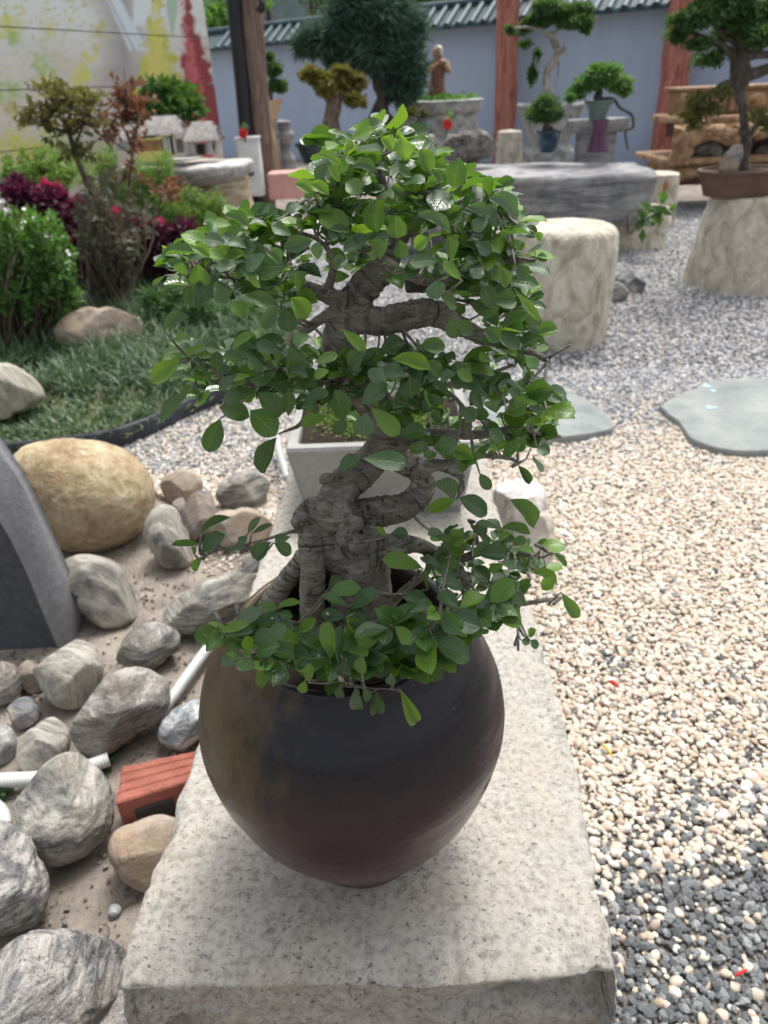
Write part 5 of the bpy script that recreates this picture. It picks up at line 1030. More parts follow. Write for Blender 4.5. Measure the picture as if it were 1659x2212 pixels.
ang_ = math.atan2(-wn[0], wn[1]); t = max(0, onwall(500)[1]); tend = min(LW, onwall(1720)[1]); k = 0
while t < tend:
    for nm, m_, dt in (('roof_tile', tm, 0), ('drip_tile', pm, .115)):
        p = WA+wd_*(t+dt); o = bpy.data.objects.new(nm, m_); COL.objects.link(o); o.parent = gw; o.location = (p[0]-WA[0], p[1]-WA[1], float(top(t+dt))); o.rotation_euler = (0, 0, ang_)
    t += .23; k += 1
# red pillars in front of the wall
def pillar(xt, xb, wpx, off, label):
    Y = onwall(xb, off)[0]; c = V(xb, 280, Y); s_ = scl(c); w_ = wpx*s_; Vs, Fs = [], []
    n = 40
    for i in range(n):
        z = -.03+4.0*i/(n-1)
        for dx, dy in ((-1, -1), (-.8, -1.08), (.8, -1.08), (1, -1), (1, 1), (-1, 1)): Vs.append((c[0]+dx*w_/2+.01*math.sin(z*2), Y+dy*w_*.45, z))
    Fs = [(a*6+k, a*6+(k+1) % 6, (a+1)*6+(k+1) % 6, (a+1)*6+k) for a in range(n-1) for k in range(6)]+[tuple((n-1)*6+k for k in range(6))]
    Vs = np.array(Vs); Vs[:, :2] += vfbm(Vs*[2, 2, 2], int(xb), 3)[:, :2]*.02
    mk('pillar', Vs, Fs, M['red_wood'], smooth=False, label=label, cat='pillar', group='red wooden pillars along the blue wall')
pillar(1097, 1088, 40, .42, 'red wooden pillar left of the tall pale-trunked bonsai')
pillar(1475, 1440, 46, .42, 'red wooden pillar behind the carved orange table')
# beyond the wall: building and trees
bd = thing('building', 'pale grey building with tall windows just visible above the blue wall', 'building', (-3, 34, 0))
mbx = MB(); mbx.add(*box((-1, 34, 4.5), (22, 6, 9))); mbx.build('wall', M['concrete'], bd, smooth=False)
M['glass'] = plain('green_glass', (.16, .24, .24), .15, .3, 2, 0, spec=.8)
for i in range(14):
    o = MB(); o.add(*box((-10+i*1.5, 30.96, 4.3), (1.15, .08, 2.2))); wdw = o.build('window', M['glass'], bd, smooth=False)
    o = MB(); o.add(*box((-10+i*1.5+.75, 30.9, 4.5), (.12, .16, 6))); o.build('mullion', M['black_metal'], wdw, smooth=False)
def simple_tree(x, Y, h, r, lab, sd_, mat='leaf_mid', n=2500):
    t = thing('tree', lab, 'tree', (x, Y, 0), 'trees beyond the blue wall'); mbb = MB(); mbb.add(*tube([(x, Y, 0), (x+.1, Y, h*.5), (x, Y, h*.8)], [.2, .15, .08], 8)); mbb.build('trunk', M['dark_bark'], t)
    rr_ = np.random.default_rng(sd_); bl = [((x+rr_.normal(0, r*.5), Y+rr_.normal(0, r*.4), h*.75+rr_.normal(0, r*.35)), (r*.55, r*.55, r*.45)) for _ in range(7)]
    foliage('crown', bl, n, .28, M[mat], t, seed=sd_, shell=.5)
simple_tree(-3.2, 24, 3.6, 1.6, 'bright green tree beyond the wall near the weathered post', 1, 'leaf_bright'); simple_tree(1.5, 24, 3.9, 1.8, 'green tree beyond the wall behind the brown statue', 2)
simple_tree(6.5, 20, 4.3, 1.8, 'green tree beyond the wall between the two red pillars', 3); simple_tree(11, 17, 4.4, 1.8, 'green tree beyond the wall at far right', 4)

# ============================================================ MURAL WALL AT LEFT
MA = np.array([-4.6, 3.6]); MBp = np.array([-1.83, 10.4]); md_ = (MBp-MA); ML = np.linalg.norm(md_); md_ /= ML
mw = thing('mural_wall', 'pale boarded wall at left with a blurred painted landscape', 'wall', (MA[0], MA[1], 0))
def mural(P):
    x, y = pr_many(P); n = len(P); nz = lambda s, k, o=4: fbm(np.stack([x/k, y/k, x*0], 1), s, o)
    c = np.tile([.47, .43, .41], (n, 1)).astype(float)
    def lay(m, col): 
        nonlocal c
        m = np.clip(m, 0, 1)[:, None]; c = c*(1-m)+np.array(col)*m
    lay(.5+.6*nz(1, 90), (.66, .62, .58)); lay((190-y)/190+nz(2, 70)*.5, (.62, .67, .66))  # pale wash towards the top paints lens glare into the mural
    lay(.9-np.abs(x-250-.15*y)/75+nz(3, 40)*.5, (.30, .29, .30)); lay(.7-np.abs(y-330-.1*x)/60+nz(4, 50)*.6, (.60, .46, .42))
    lay((x-430)/70*(.9+nz(5, 30)), (.50, .44, .42))
    for k in range(5): lay(.8-np.abs(y-(60+k*42)-(x-430)*(.35)-nz(6+k, 40)*16)/9+nz(12, 12)*.4-(x < 425)*2, (.33, .31, .32) if k % 2 else (.70, .70, .71))
    # white-blue upturned roof shape
    lay(np.minimum((x-228-.45*y)/4, np.minimum((262+.55*y-x)/4, (112-y)/5))+nz(20, 12)*.6, (.58, .66, .72)); lay(.9-np.abs(x-236-.5*y)/4-(y > 112)*3, (.25, .29, .33)); lay(.8-np.abs(x-268-.5*y)/3-(y > 90)*3, (.30, .34, .38))
    lay(np.minimum((x-285)/5, np.minimum((330-x)/5, (60-y)/6))+nz(21, 14)*.7, (.62, .70, .74))
    # green and yellow sprays
    for bx, by, br_, g in [(22, 50, 30, 0), (105, 62, 13, 0), (30, 78, 22, 1), (190, 125, 14, 0), (175, 160, 20, 0), (95, 150, 26, 1), (100, 185, 22, 0), (20, 205, 30, 1), (25, 240, 20, 2), (170, 205, 26, 0), (215, 60, 14, 2), (205, 100, 16, 2), (60, 340, 60, 0), (150, 350, 55, 1), (110, 310, 30, 1), (30, 320, 26, 0), (200, 370, 40, 1), (60, 390, 50, 2)]:
        lay(1.25-np.hypot(x-bx, y-by)/br_+nz(30+bx, 13, 3)*1.4, [(.56, .57, .16), (.34, .48, .18), (.50, .40, .20)][g])
    for q_ in range(3): lay((fbm(np.stack([x/7+q_*9, y/5, x*0], 1), 71+q_, 3)-.33)*9*(np.clip((x < 240)*(.3+nz(80+q_, 60)), 0, 1)), [(.50, .54, .18), (.36, .44, .22), (.60, .52, .30)][q_])
    # yellow cone tree and red cone tree
    w_ = 10+(y-10)*.26; lay((w_-np.abs(x-342))/12+nz(50, 14, 4)*2.6-(y > 200)*(y-200)/8, (.46, .48, .10)); lay((w_*.6-np.abs(x-338))/8+nz(51, 6, 3)*3-(y > 190), (.60, .56, .16))
    xc_ = 404+(y-20)*.155; w_ = 10+(y-10)*.19; lay((w_-np.abs(x-xc_))/9+nz(52, 14, 4)*2.2-(y > 275)*(y-275)/8, (.24, .045, .05)); lay((w_*.4-np.abs(x-xc_+8))/8+nz(53, 5, 3)*2-(y > 200), (.50, .12, .13))
    lay((14-np.abs(x-372))/4-(y > 22)*(y-22)/20, (.36, .50, .40))
    lay(.5-np.abs(y-15-.235*x+nz(60, 20)*3)/2.0, (.42, .36, .34))
    return c
def pr_many(P):
    q = P-CAM; dd = q@cF; return 829.5+FPX*(q@cR)/dd, 1106-FPX*(q@cU)/dd
NB = 9; bh = .46
for k in range(NB):
    z0_, z1_ = k*bh, (k+1)*bh-.008; nu_, nv2 = 330, 26; T_ = np.linspace(0, ML, nu_); Z_ = np.linspace(z0_, z1_, nv2); A_, B_ = np.meshgrid(T_, Z_, indexing='ij')
    Pm = np.column_stack([MA[0]+md_[0]*A_.ravel(), MA[1]+md_[1]*A_.ravel(), B_.ravel()]); cm = mural(Pm); 
    ed = np.array([[*(MA+np.array([-md_[1], md_[0]])*.02), z1_], [*(MBp+np.array([-md_[1], md_[0]])*.02), z1_]])
    if 'mural' not in M:
        t = NT('mural_paint', .7, .3); a_ = t.n('Attribute', attribute_name='Col'); M['mural'] = t.done(a_.outputs['Color'])
    mk('panel', Pm, grid(nu_, nv2), M['mural'], mw, col=cm)
nrm_ = np.array([-md_[1], md_[0]]); Vb = []
for p, off in ((MA, .05), (MBp, .05), (MBp, .2), (MA, .2)):
    for z_ in (0, NB*bh): Vb.append((*(p+nrm_*off), z_))
mk('backing', Vb, [(0, 2, 3, 1), (2, 4, 5, 3), (4, 6, 7, 5), (6, 0, 1, 7), (1, 3, 5, 7)], M['concrete'], mw, smooth=False)

# ============================================================ POST, PIPE, METER BOX
Yp = 9.2
Pp = [vp(581, 470, Yp, 0), vp(574, 380, Yp, 0), vp(563, 260, Yp, 0), vp(552, 150, Yp, 0), vp(545, 60, Yp, 0), vp(540, -20, Yp, 0), vp(536, -120, Yp, 0)]
Pp = np.array(Pp)[:, :3]; Pp[0, 2] = -.02; Pq = spline(Pp, 10); rad_p = np.interp(Pq[:, 2], [0, 1, 2.5], [.085, .105, .135])
mk('wooden_post', *tube(Pq, rad_p, 18, rough=.14), M['old_post'], label='weathered rough wooden post beside the black drainpipe', cat='post')
Pk = np.array([vp(532, 290, Yp-.1, 0), vp(522, 180, Yp-.1, 0), vp(512, 80, Yp-.1, 0), vp(505, 0, Yp-.1, 0), vp(500, -80, Yp-.1, 0)])[:, :3]
pb = Pk[0].copy(); pb[2] = -.02; Pk = np.vstack([pb, Pk]); mk('drainpipe', *tube(spline(Pk, 6), .072, 16), M['black_metal'], label='black round drainpipe between the mural wall and the wooden post', cat='pipe')
mk('iron_hook', *tube(spline(np.array([V(563, -10, 9.0), V(567, 8, 8.95), V(564, 22, 8.95), V(558, 18, 8.97)]), 5), .03, 8), M['black_metal'], label='dark iron fitting high on the weathered post', cat='hook')
Yb = 8.7; bx = thing('meter_box', 'small white metal meter box on a post beside the weathered wooden post', 'meter box', G(548, 470))
cb = V(542, 362, Yb); s_ = scl(cb); w_, h_ = 48*s_, 108*s_/math.cos(.25)
Vb, Fb = box(cb, (w_, .18, h_), bev=.012); mk('case', Vb, Fb, M['white_paint'], bx, smooth=False)
Vb, Fb = box(cb+[0, -.095, -.01], (w_*.8, .012, h_*.85), bev=.004); dr_ = mk('door', Vb, Fb, M['white_paint'], bx, smooth=False)
Vb, Fb = box(cb+[0, 0, h_/2+.01], (w_*1.08, .21, .02), bev=.004); mk('lid', Vb, Fb, M['white_paint'], bx, smooth=False)
mk('latch', *tube(spline(np.array([cb+[-.02, -.11, -.02], cb+[.0, -.13, -.06], cb+[.045, -.12, -.04]]), 5), .014, 8), M['black_metal'], dr_)
mk('cable', *tube(spline(np.array([cb+[-.06, 0, -h_/2], cb+[-.09, -.03, -h_/2-.2], cb+[-.02, -.05, -h_/2-.35]]), 6), .008, 6), M['white_pvc'], bx)
mk('leg', *tube([cb+[.02, .02, -h_/2], [cb[0]+.02, cb[1]+.02, -.02]], .03, 10), M['black_metal'], bx)
def blossom(x, y, Y, r, label, stemto):
    t = thing('red_flower', label, 'flower', V(x, y+r, Y), 'single red blossoms'); c = V(x, y, Y); s_ = scl(c)*r
    mbb = MB()
    for k in range(5):
        a = k*1.257; d = np.array([math.cos(a), -.4, math.sin(a)]); S_, F_ = ico(2); mbb.add(c+d*s_*.5+S_*np.array([.5, .3, .5])*s_*(1+.3*fbm(S_*2+k, 3, 2))[:, None], F_)
    mbb.build('petals', M['red_petal'], t); mk('stem', *tube([c, V(*stemto, Y)], s_*.12, 6), M['leaf_mid'], t)
    foliage('leaves', [(V(x+3, y-r*1.0, Y), (s_*.5, s_*.3, s_*1.0))], 12, s_*1.0, M['leaf_bright'], t, seed=int(x))
blossom(526, 288, 8.6, 11, 'small red blossom on top of the white meter box', (530, 308))
# bench-side props between post and wall
ea = thing('folded_chair', 'tan wooden board leaning on a slanted leg behind the weathered post', 'easel', G(600, 360))
c_ = V(592, 238, 11.5); s_ = scl(c_); pl_ = [V(577, 218, 11.5), V(612, 212, 11.3), V(595, 262, 11.4), V(580, 290, 11.5)]
mk('board', np.vstack([np.array(pl_), np.array(pl_)+[0, .04, 0]]), [(0, 1, 2, 3), (7, 6, 5, 4), (0, 4, 5, 1), (1, 5, 6, 2), (2, 6, 7, 3), (3, 7, 4, 0)], M['board'], ea, smooth=False)
mk('leg', *tube([V(583, 262, 11.4), V(592, 315, 11.4), V(602, 372, 11.4)], .035, 8), M['board'], ea)
vv, ff = pxlathe(617, [(372, 26), (345, 24), (330, 17), (322, 14), (310, 18), (300, 24), (292, 27), (284, 24), (276, 18), (268, 20), (262, 22), (258, 3)], 12.2, n=24); mk('stone_lantern', vv, ff, M['weathered'], label='tiered grey stone pedestal behind the tan board', cat='stone pedestal')
vv, ff = box(V(622, 402, 8.6)+[0, .15, 0], (.42, .36, .26), bev=.02); mk('pink_block', vv, ff, plain('pink_stone', (.58, .33, .29), .8, .15, 8, .2), smooth=False, label='pinkish stone block on the gravel right of the weathered post', cat='stone block')
mk('white_gravel_heap', *(lambda S: (np.array(V(640, 420, 8.2))*[1, 1, 0]+S[0]*[.55, .5, .16]*(1+.15*fbm(S[0]*4, 2, 3))[:, None], S[1]))(ico(4)), plain('white_gravel', (.62, .60, .58), .9, .25, 60, .8, .02), label='low heap of whitish gravel behind the leafy tree', cat='gravel heap')

# ============================================================ BACKGROUND BONSAI AND POTS
def bonsai(label, base, trunk_rows, limbs, pads_, Y, leafmat_, bark, n=2500, size=.05, seed=0, name='potted_tree', cat='bonsai tree', up=.7, asp=.55, gap=-.3):
    t = thing(name, label, cat, base); branchy(t, [[vp(*r[:2], Y+(r[3] if len(r) > 3 else 0), r[2]*scl(V(r[0], r[1], Y))) for r in row] for row in trunk_rows+limbs], bark, 10, 'trunk')
    bl = []
    for x, y, a, b in pads_:
        c = V(x, y, Y+rng.uniform(-.12, .12)); s_ = scl(c); bl.append((c, (a*s_, a*s_*.8, b*s_)))
    foliage('crown', bl, int(n*2.1) if n < 20000 else n, size*.78 if n < 20000 else size, leafmat_, t, seed=seed, shell=.2, up=up, asp=asp, gap=gap); return t
# blue oblong pot with thick trunked bonsai
Yq = 9.6
def potbox(xc, y0, y1, w0px, w1px, Y, mat, name, label, seed=0, rim=4, sup=4, dep=.6, soil=True, parent=None):
    c = V(xc, y1, Y); s_ = scl(c); z0, z1 = V(xc, y1, Y)[2], V(xc, y0, Y)[2]
    t = thing(name, label, 'plant pot', (c[0], Y, z0))
    pf = [(w0px*s_*.9, z0), (w0px*s_, z0+.01), (w0px*.5*s_+w1px*.52*s_, (z0+z1)/2), (w1px*s_, z1-rim*s_), (w1px*1.06*s_, z1-rim*s_), (w1px*1.06*s_, z1), (w1px*.92*s_, z1), (w1px*.9*s_, z1-.02)]
    v, f = lathe(pf, (c[0], Y, 0), 40, sy=dep, sup=sup); mk('pot_body', v, f, mat, t, smooth=False if sup > 2 else True)
    if soil:
        v, f = lathe([(w1px*.93*s_, z1-.03), (w1px*.5*s_, z1+.005), (.002, z1+.012)], (c[0], Y, 0), 24, sy=dep, sup=sup, cap=False); mk('soil', v, f, M['soil'], t)
    return t
potbox(706, 306, 352, 50, 62, Yq, M['dark_teal_glaze'], 'glazed_pot', 'long dark teal glazed pot under the thick-trunked yellowing bonsai', rim=6)
bonsai('bonsai with a thick pale buttressed trunk and yellowing leaves in the dark teal pot', V(712, 300, Yq), [[(712, 312, 30), (714, 285, 22), (716, 255, 17), (722, 228, 18), (722, 205, 14), (712, 185, 8)]],
       [[(690, 312, 10), (702, 285, 10), (708, 262, 8)], [(738, 312, 10), (728, 285, 9), (724, 262, 8)], [(724, 225, 9), (745, 205, 6), (765, 190, 3)], [(716, 225, 8), (695, 200, 5), (670, 180, 3)]],
       [(672, 160, 26, 14), (700, 175, 30, 14), (740, 180, 34, 16), (770, 175, 22, 16), (765, 215, 24, 12), (705, 195, 26, 10), (790, 222, 10, 8), (735, 155, 26, 10)], Yq, M['leaf_yellow'], M['stem'], 2600, .075, 5)
# dark blue-green pine mass with black trunk
Yr = 10.4
potbox(830, 285, 318, 50, 58, Yr, M['brown_clay'], 'clay_pot', 'low dark clay pot at the foot of the big dark pine', rim=4)
bonsai('big dark blue green pine with a black twisted trunk behind the leafy tree', V(826, 290, Yr), [[(828, 296, 42), (822, 270, 34), (822, 240, 20), (828, 210, 14), (820, 180, 17), (818, 150, 12), (812, 110, 10), (800, 60, 7), (790, 10, 5)]],
       [[(790, 292, 14), (806, 268, 14), (818, 245, 10)], [(862, 292, 14), (845, 268, 14), (830, 245, 10)], [(818, 160, 10), (860, 150, 7), (890, 140, 4)], [(812, 130, 9), (760, 120, 6), (700, 110, 4)], [(805, 80, 7), (850, 50, 5), (880, 20, 3)], [(800, 70, 7), (750, 50, 5), (690, 70, 3)]],
       [(770, 20, 70, 40), (830, 30, 75, 45), (700, 85, 50, 28), (660, 95, 26, 20), (740, 100, 60, 35), (800, 110, 70, 45), (860, 100, 50, 55), (885, 150, 36, 40), (870, 190, 44, 28), (835, 75, 70, 50), (750, 140, 46, 26), (800, -40, 80, 40), (890, 60, 30, 50)], Yr, M['leaf_dark'], M['dark_bark'], 34000, .15, 6, name='pine_tree', cat='pine tree', up=.3, asp=.12, gap=-.55)
# small dark green cloud-pruned shrub behind the post
bonsai('small dark cloud-pruned bonsai peeking out right of the weathered post', V(590, 215, 12), [[(586, 220, 4), (584, 180, 4), (590, 150, 3)]], [[(584, 190, 3), (605, 200, 3), (622, 195, 2)]], [(590, 150, 22, 16), (600, 185, 26, 11), (580, 125, 14, 10), (575, 195, 14, 8)], 12, M['leaf_mid'], M['stem'], 900, .07, 7, name='cloud_pruned_bonsai')
st_ = pxlathe(592, [(420, 26), (300, 24), (228, 24), (222, 26), (218, 26), (217, 3)], 12, n=20); mk('stone_column', *st_, M['weathered'], label='grey stone column carrying the small cloud-pruned bonsai', cat='stone pedestal')
# marble drum planter with grass and a brown carved statue
Ym = 11.0
mp = thing('marble_planter', 'round carved grey marble planter with grass, under the brown statue', 'planter', V(948, 300, Ym)*[1, 1, 0])
v, f = pxlathe(948, [(352, 62), (340, 66), (325, 74), (300, 78), (275, 80), (255, 81), (246, 80), (241, 88), (236, 92), (228, 94), (220, 94), (216, 90), (216, 3)], Ym, n=96, m=5)
a = np.arctan2(v[:, 1]-Ym, v[:, 0]-V(948, 352, Ym)[0]); cxm = V(948, 352, Ym)[0]; zz = v[:, 2]; zt_ = V(948, 245, Ym)[2]; rel = np.where(zz < zt_, 1, 0)*.06*(np.sin(a*12+3*np.sin(zz*9))*np.sin(zz*22)); v[:, 0] = cxm+(v[:, 0]-cxm)*(1+rel); v[:, 1] = Ym+(v[:, 1]-Ym)*(1+rel); v[:, 2] = np.where(v[:, 2] < .12, np.minimum(v[:, 2], 0), v[:, 2])
mk('bowl', v, f, M['marble'], mp)
ct = V(948, 214, Ym); foliage('turf', [(ct, (88*scl(ct), 80*scl(ct), .03))], 1500, .07, M['leaf_bright'], mp, seed=9, shell=.05, kind='stuff')
# statue
sc_ = scl(V(945, 160, Ym)); zs0 = V(945, 212, Ym)[2]; xs = V(945, 212, Ym)[0]; H_ = V(945, 96, Ym)[2]-zs0
st = thing('statue', 'brown carved wooden statue of a robed figure with a pale head scarf', 'statue', (xs, Ym, zs0))
def figure(rows, mat, name, par, cx, seed=0, n=28):
    """rows: (height fraction, centre dx, half width, half depth) in statue heights"""
    R_ = spline(np.array(rows, float), 5); Vs = []
    for hh, dx, rx, ry in R_:
        for k in range(n):
            a = k/n*6.2832; fold = 1+.07*math.sin(a*7+seed)*(1-hh) ; Vs.append((cx[0]+(dx+rx*fold*math.cos(a))*H_, cx[1]+ry*fold*math.sin(a)*H_, cx[2]+hh*H_))
    m = len(R_); Vs = np.array(Vs); Vs = Vs+vfbm(Vs*9, seed, 3)*.012
    return mk(name, Vs, [(a*n+k, a*n+(k+1) % n, (a+1)*n+(k+1) % n, (a+1)*n+k) for a in range(m-1) for k in range(n)]+[tuple(range(n))[::-1], tuple((m-1)*n+k for k in range(n))], mat, par)
sb = (xs, Ym, zs0)
figure([(0, -.03, .21, .17), (.04, -.03, .20, .16), (.2, -.02, .17, .14), (.4, .0, .155, .13), (.52, .02, .17, .13), (.62, .02, .20, .135), (.70, .02, .185, .12), (.75, .01, .11, .09), (.78, -.0, .06, .06)], M['statue'], 'robe', st, sb, 1)
figure([(.76, -.01, .055, .055), (.80, -.015, .075, .08), (.86, -.02, .088, .095), (.92, -.02, .08, .085), (.955, -.015, .045, .05)], M['skin_wood'], 'head', st, sb, 2, 18)
figure([(.77, .065, .03, .06), (.83, .06, .05, .09), (.90, .045, .06, .10), (.955, .02, .075, .10), (.99, .0, .05, .06)], M['statue_pale'], 'head_scarf', st, sb, 3, 18)
def lim(pts, rs_, name): mk(name, *tube(spline(np.array([[xs+p[0]*H_, Ym+p[1]*H_, zs0+p[2]*H_] for p in pts]), 6), np.interp(np.linspace(0, 1, 6*(len(pts)-1)+1), np.linspace(0, 1, len(rs_)), np.array(rs_)*H_), 10, rough=.1), M['skin_wood'] if name == 'arm' else M['statue'], st)
lim([(-.15, -.02, .66), (-.20, -.10, .52), (-.10, -.17, .60), (.02, -.17, .66)], [.055, .05, .04, .03], 'arm')
lim([(.19, -.02, .66), (.24, -.08, .50), (.20, -.17, .56), (.12, -.18, .68)], [.055, .055, .045, .03], 'arm')
v, f = box((xs+.10*H_, Ym-.17*H_, zs0+.66*H_), (.16*H_, .10*H_, .10*H_), rotm(.2, .1, .2), bev=.01); mk('bundle', v, f, M['statue'], st, smooth=False)
# small teal pot
Yt = 9.9
potbox(908, 266, 292, 17, 23, Yt, M['teal_glaze'], 'glazed_pot', 'small pale teal glazed pot left of the marble planter', rim=3, sup=2, dep=1)
ss_ = pxlathe(908, [(400, 30), (350, 28), (300, 30), (293, 30), (292, 3)], Yt, n=24); mk('stone_column', *ss_, M['chisel'], label='pale stone column under the small teal pot', cat='stone pedestal')
bonsai('wispy little bonsai in the small pale teal pot', V(908, 266, Yt), [[(908, 268, 3), (902, 252, 3), (890, 244, 2)]], [[(904, 256, 2), (918, 250, 1.5)]], [(885, 240, 18, 8), (915, 246, 12, 7)], Yt, M['leaf_olive'], M['stem'], 240, .05, 8, name='small_bonsai')
# dark scholar rock on the slab
Yk = 7.0
rock([(944, 300), (955, 285), (985, 292), (1020, 285), (1040, 280), (1060, 300), (1082, 322), (1078, 345), (1040, 348), (985, 346), (955, 335)], M['dark_rock'], 'dark jagged ornamental rock lying on the left part of the slab table', 61, .7, .14, 4, at=Yk, group=None, name='scholar_rock', sub=5)
blossom(967, 268, 7.0, 12, 'small red blossom above the dark ornamental rock', (962, 300))
# small stool stump
Ys = 8.4
stump(1097, [(392, 28), (345, 28), (320, 28), (292, 26), (283, 23), (280, 3)], Ys, M['chisel'], 'stone_stool', 'small pale stone stool in front of the left red pillar', 'stone stool', 21)
# marble carved pot with tall pale bonsai
Yu = 8.9
def mpot(v, cx_, Y, amp, n1, n2): 
    a = np.arctan2(v[:, 1]-Y, v[:, 0]-cx_); r_ = 1+amp*np.sin(a*n1)*np.sin(v[:, 2]*n2); v[:, 0] = cx_+(v[:, 0]-cx_)*r_; v[:, 1] = Y+(v[:, 1]-Y)*r_; return v
mq = thing('marble_pot', 'tall fluted grey marble pot holding the pale-trunked bonsai', 'planter', V(1178, 330, Yu)*[1, 1, 0])
v, f = pxlathe(1178, [(400, 46), (345, 50), (325, 52), (310, 42), (285, 48), (262, 56), (245, 62), (236, 64), (232, 68), (225, 69), (223, 62), (230, 58), (232, 3)], Yu, n=96, m=4, sup=3.0)
v = mpot(v, V(1178, 400, Yu)[0], Yu, .03, 16, 14); v[:, 2] = np.where(v[:, 2] < .15, np.minimum(v[:, 2], 0), v[:, 2]); mk('pot_body', v, f, M['marble'], mq)
bonsai('tall bonsai with a pale bent trunk and flat feathery crown in the marble pot', V(1178, 230, Yu), [[(1182, 235, 12), (1182, 205, 11), (1181, 175, 9), (1184, 150, 8), (1196, 130, 9), (1204, 110, 8), (1196, 90, 7), (1186, 70, 5)]],
       [[(1200, 118, 6), (1216, 108, 7), (1220, 98, 3)], [(1190, 80, 4), (1150, 60, 3), (1110, 60, 2)], [(1190, 76, 4), (1225, 55, 3), (1270, 50, 2)], [(1184, 160, 2), (1160, 150, 2), (1158, 120, 1)], [(1205, 115, 3), (1206, 150, 2), (1200, 190, 1)]],
       [(1120, 62, 36, 10), (1160, 45, 40, 14), (1200, 25, 50, 16), (1240, 45, 46, 14), (1275, 60, 26, 12), (1180, 15, 40, 14), (1150, 160, 10, 24), (1205, 170, 8, 26), (1135, 95, 14, 6), (1250, 20, 36, 12), (1100, 66, 14, 7), (1160, 120, 8, 14)], Yu, M['leaf_mid'], M['pale_bark'], 7000, .05, 10, name='tall_bonsai', gap=-.25)
# round leafy ball in blue pot
Yv = 7.05
potbox(1183, 281, 329, 17, 25, Yv, M['blue_glaze'], 'glazed_pot', 'deep blue glazed pot on the slab table under the round green bonsai', rim=5, sup=2, dep=1)
bonsai('round dome-shaped green bonsai in the deep blue pot', V(1183, 281, Yv), [[(1183, 284, 8), (1180, 270, 6), (1182, 255, 4)]], [[(1176, 282, 4), (1174, 272, 4)], [(1192, 282, 4), (1190, 272, 3)]], [(1170, 238, 36, 22), (1185, 222, 30, 22), (1160, 246, 30, 18), (1200, 245, 22, 16), (1182, 250, 34, 14), (1175, 225, 26, 22)], Yv, M['leaf_mid'], M['stem'], 3600, .034, 11, name='dome_bonsai')
# purple green vase with umbrella bonsai
Yw = 7.05; vs_ = thing('tall_vase', 'tall flared vase, grey green above and purple below, on the slab table', 'vase', V(1290, 326, Yw))
v, f = pxlathe(1290, [(258, 17), (248, 18), (235, 21), (224, 27), (218, 30), (216, 28), (222, 25)], Yw, n=40, sup=3.2); mk('upper_body', v, f, M['green_glaze'], vs_)
v, f = pxlathe(1290, [(327, 23), (322, 22), (305, 18), (285, 15), (270, 16), (262, 18), (257, 17.3)], Yw, n=40, sup=3.2); mk('lower_body', v, f, M['purple_glaze'], vs_)
bonsai('umbrella-shaped green bonsai with a long hanging stem in the tall vase', V(1290, 218, Yw), [[(1290, 222, 9), (1292, 208, 9), (1296, 196, 6), (1298, 184, 4)]], [[(1300, 215, 5), (1325, 215, 3.5), (1338, 232, 3), (1352, 240, 3), (1366, 250, 3), (1367, 275, 3), (1352, 282, 2.5), (1352, 300, 2.5), (1356, 324, 2)]],
       [(1300, 165, 42, 24), (1270, 180, 36, 16), (1335, 180, 34, 18), (1245, 200, 26, 14), (1315, 155, 36, 18), (1350, 196, 18, 12), (1290, 150, 26, 12), (1232, 212, 12, 8)], Yw, M['leaf_bright'], M['dark_bark'], 3600, .042, 12, name='umbrella_bonsai')
v, f = box(V(1290, 271, 8.0), (.56, .2, .12), bev=.02); mk('stone_block', v, f, M['weathered'], smooth=False, label='narrow grey stone seat behind the tall vase', cat='stone bench')
v, f = box(V(1290, 271, 8.0)*[1, 1, 0]+[0, 0, V(1290, 271, 8.0)[2]/2-.03], (.36, .16, V(1290, 271, 8.0)[2]-.06), bev=.01); mk('stone_support', v, f, M['weathered'], smooth=False, label='stone support under the narrow grey seat behind the tall vase', cat='stone block')
# ============================================================ CARVED ORANGE STONE TABLE
Yc = 8.6; M['carved_mid'] = plain('carved_brown', (.30, .17, .085), .7, .3, 9, .3); tb_ = thing('carved_table', 'ornate orange carved stone altar table against the blue wall at right', 'carved table', V(1560, 380, Yc)*[1, 1, 0])  # shelf back darkened in colour as recess shade so panels stand out
xL, xR = V(1408, 380, Yc)[0], V(1408, 380, Yc)[0]+2.6; zc_ = lambda y: V(1500, y, Yc)[2]
def slabx(y0, y1, dx0, dx1, dep, mat, nm, bev=.02, y_off=0):
    z0, z1 = max(zc_(y1), 0), zc_(y0); v, f = box(((xL+dx0+xR+dx1)/2, Yc+dep/2-.35+y_off, (z0+z1)/2), (xR-xL+dx1-dx0, dep, z1-z0), bev=min(bev, (z1-z0)*.3)); mk(nm, v, f, mat, tb_, smooth=False)
slabx(333, 347, -.02, 0, 1.0, M['carved'], 'base_slab', y_off=-.05); slabx(262, 250, .06, 0, .9, M['carved'], 'table_top') if False else slabx(249, 264, .10, 0, .9, M['carved'], 'table_top')
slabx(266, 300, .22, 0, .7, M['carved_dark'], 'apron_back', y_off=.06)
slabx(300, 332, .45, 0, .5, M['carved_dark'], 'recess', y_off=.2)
slabx(194, 248, .20, 0, .5, M['carved_mid'], 'back_shelf', y_off=.25); slabx(188, 195, .16, 0, .56, M['carved'], 'shelf_top', y_off=.22)
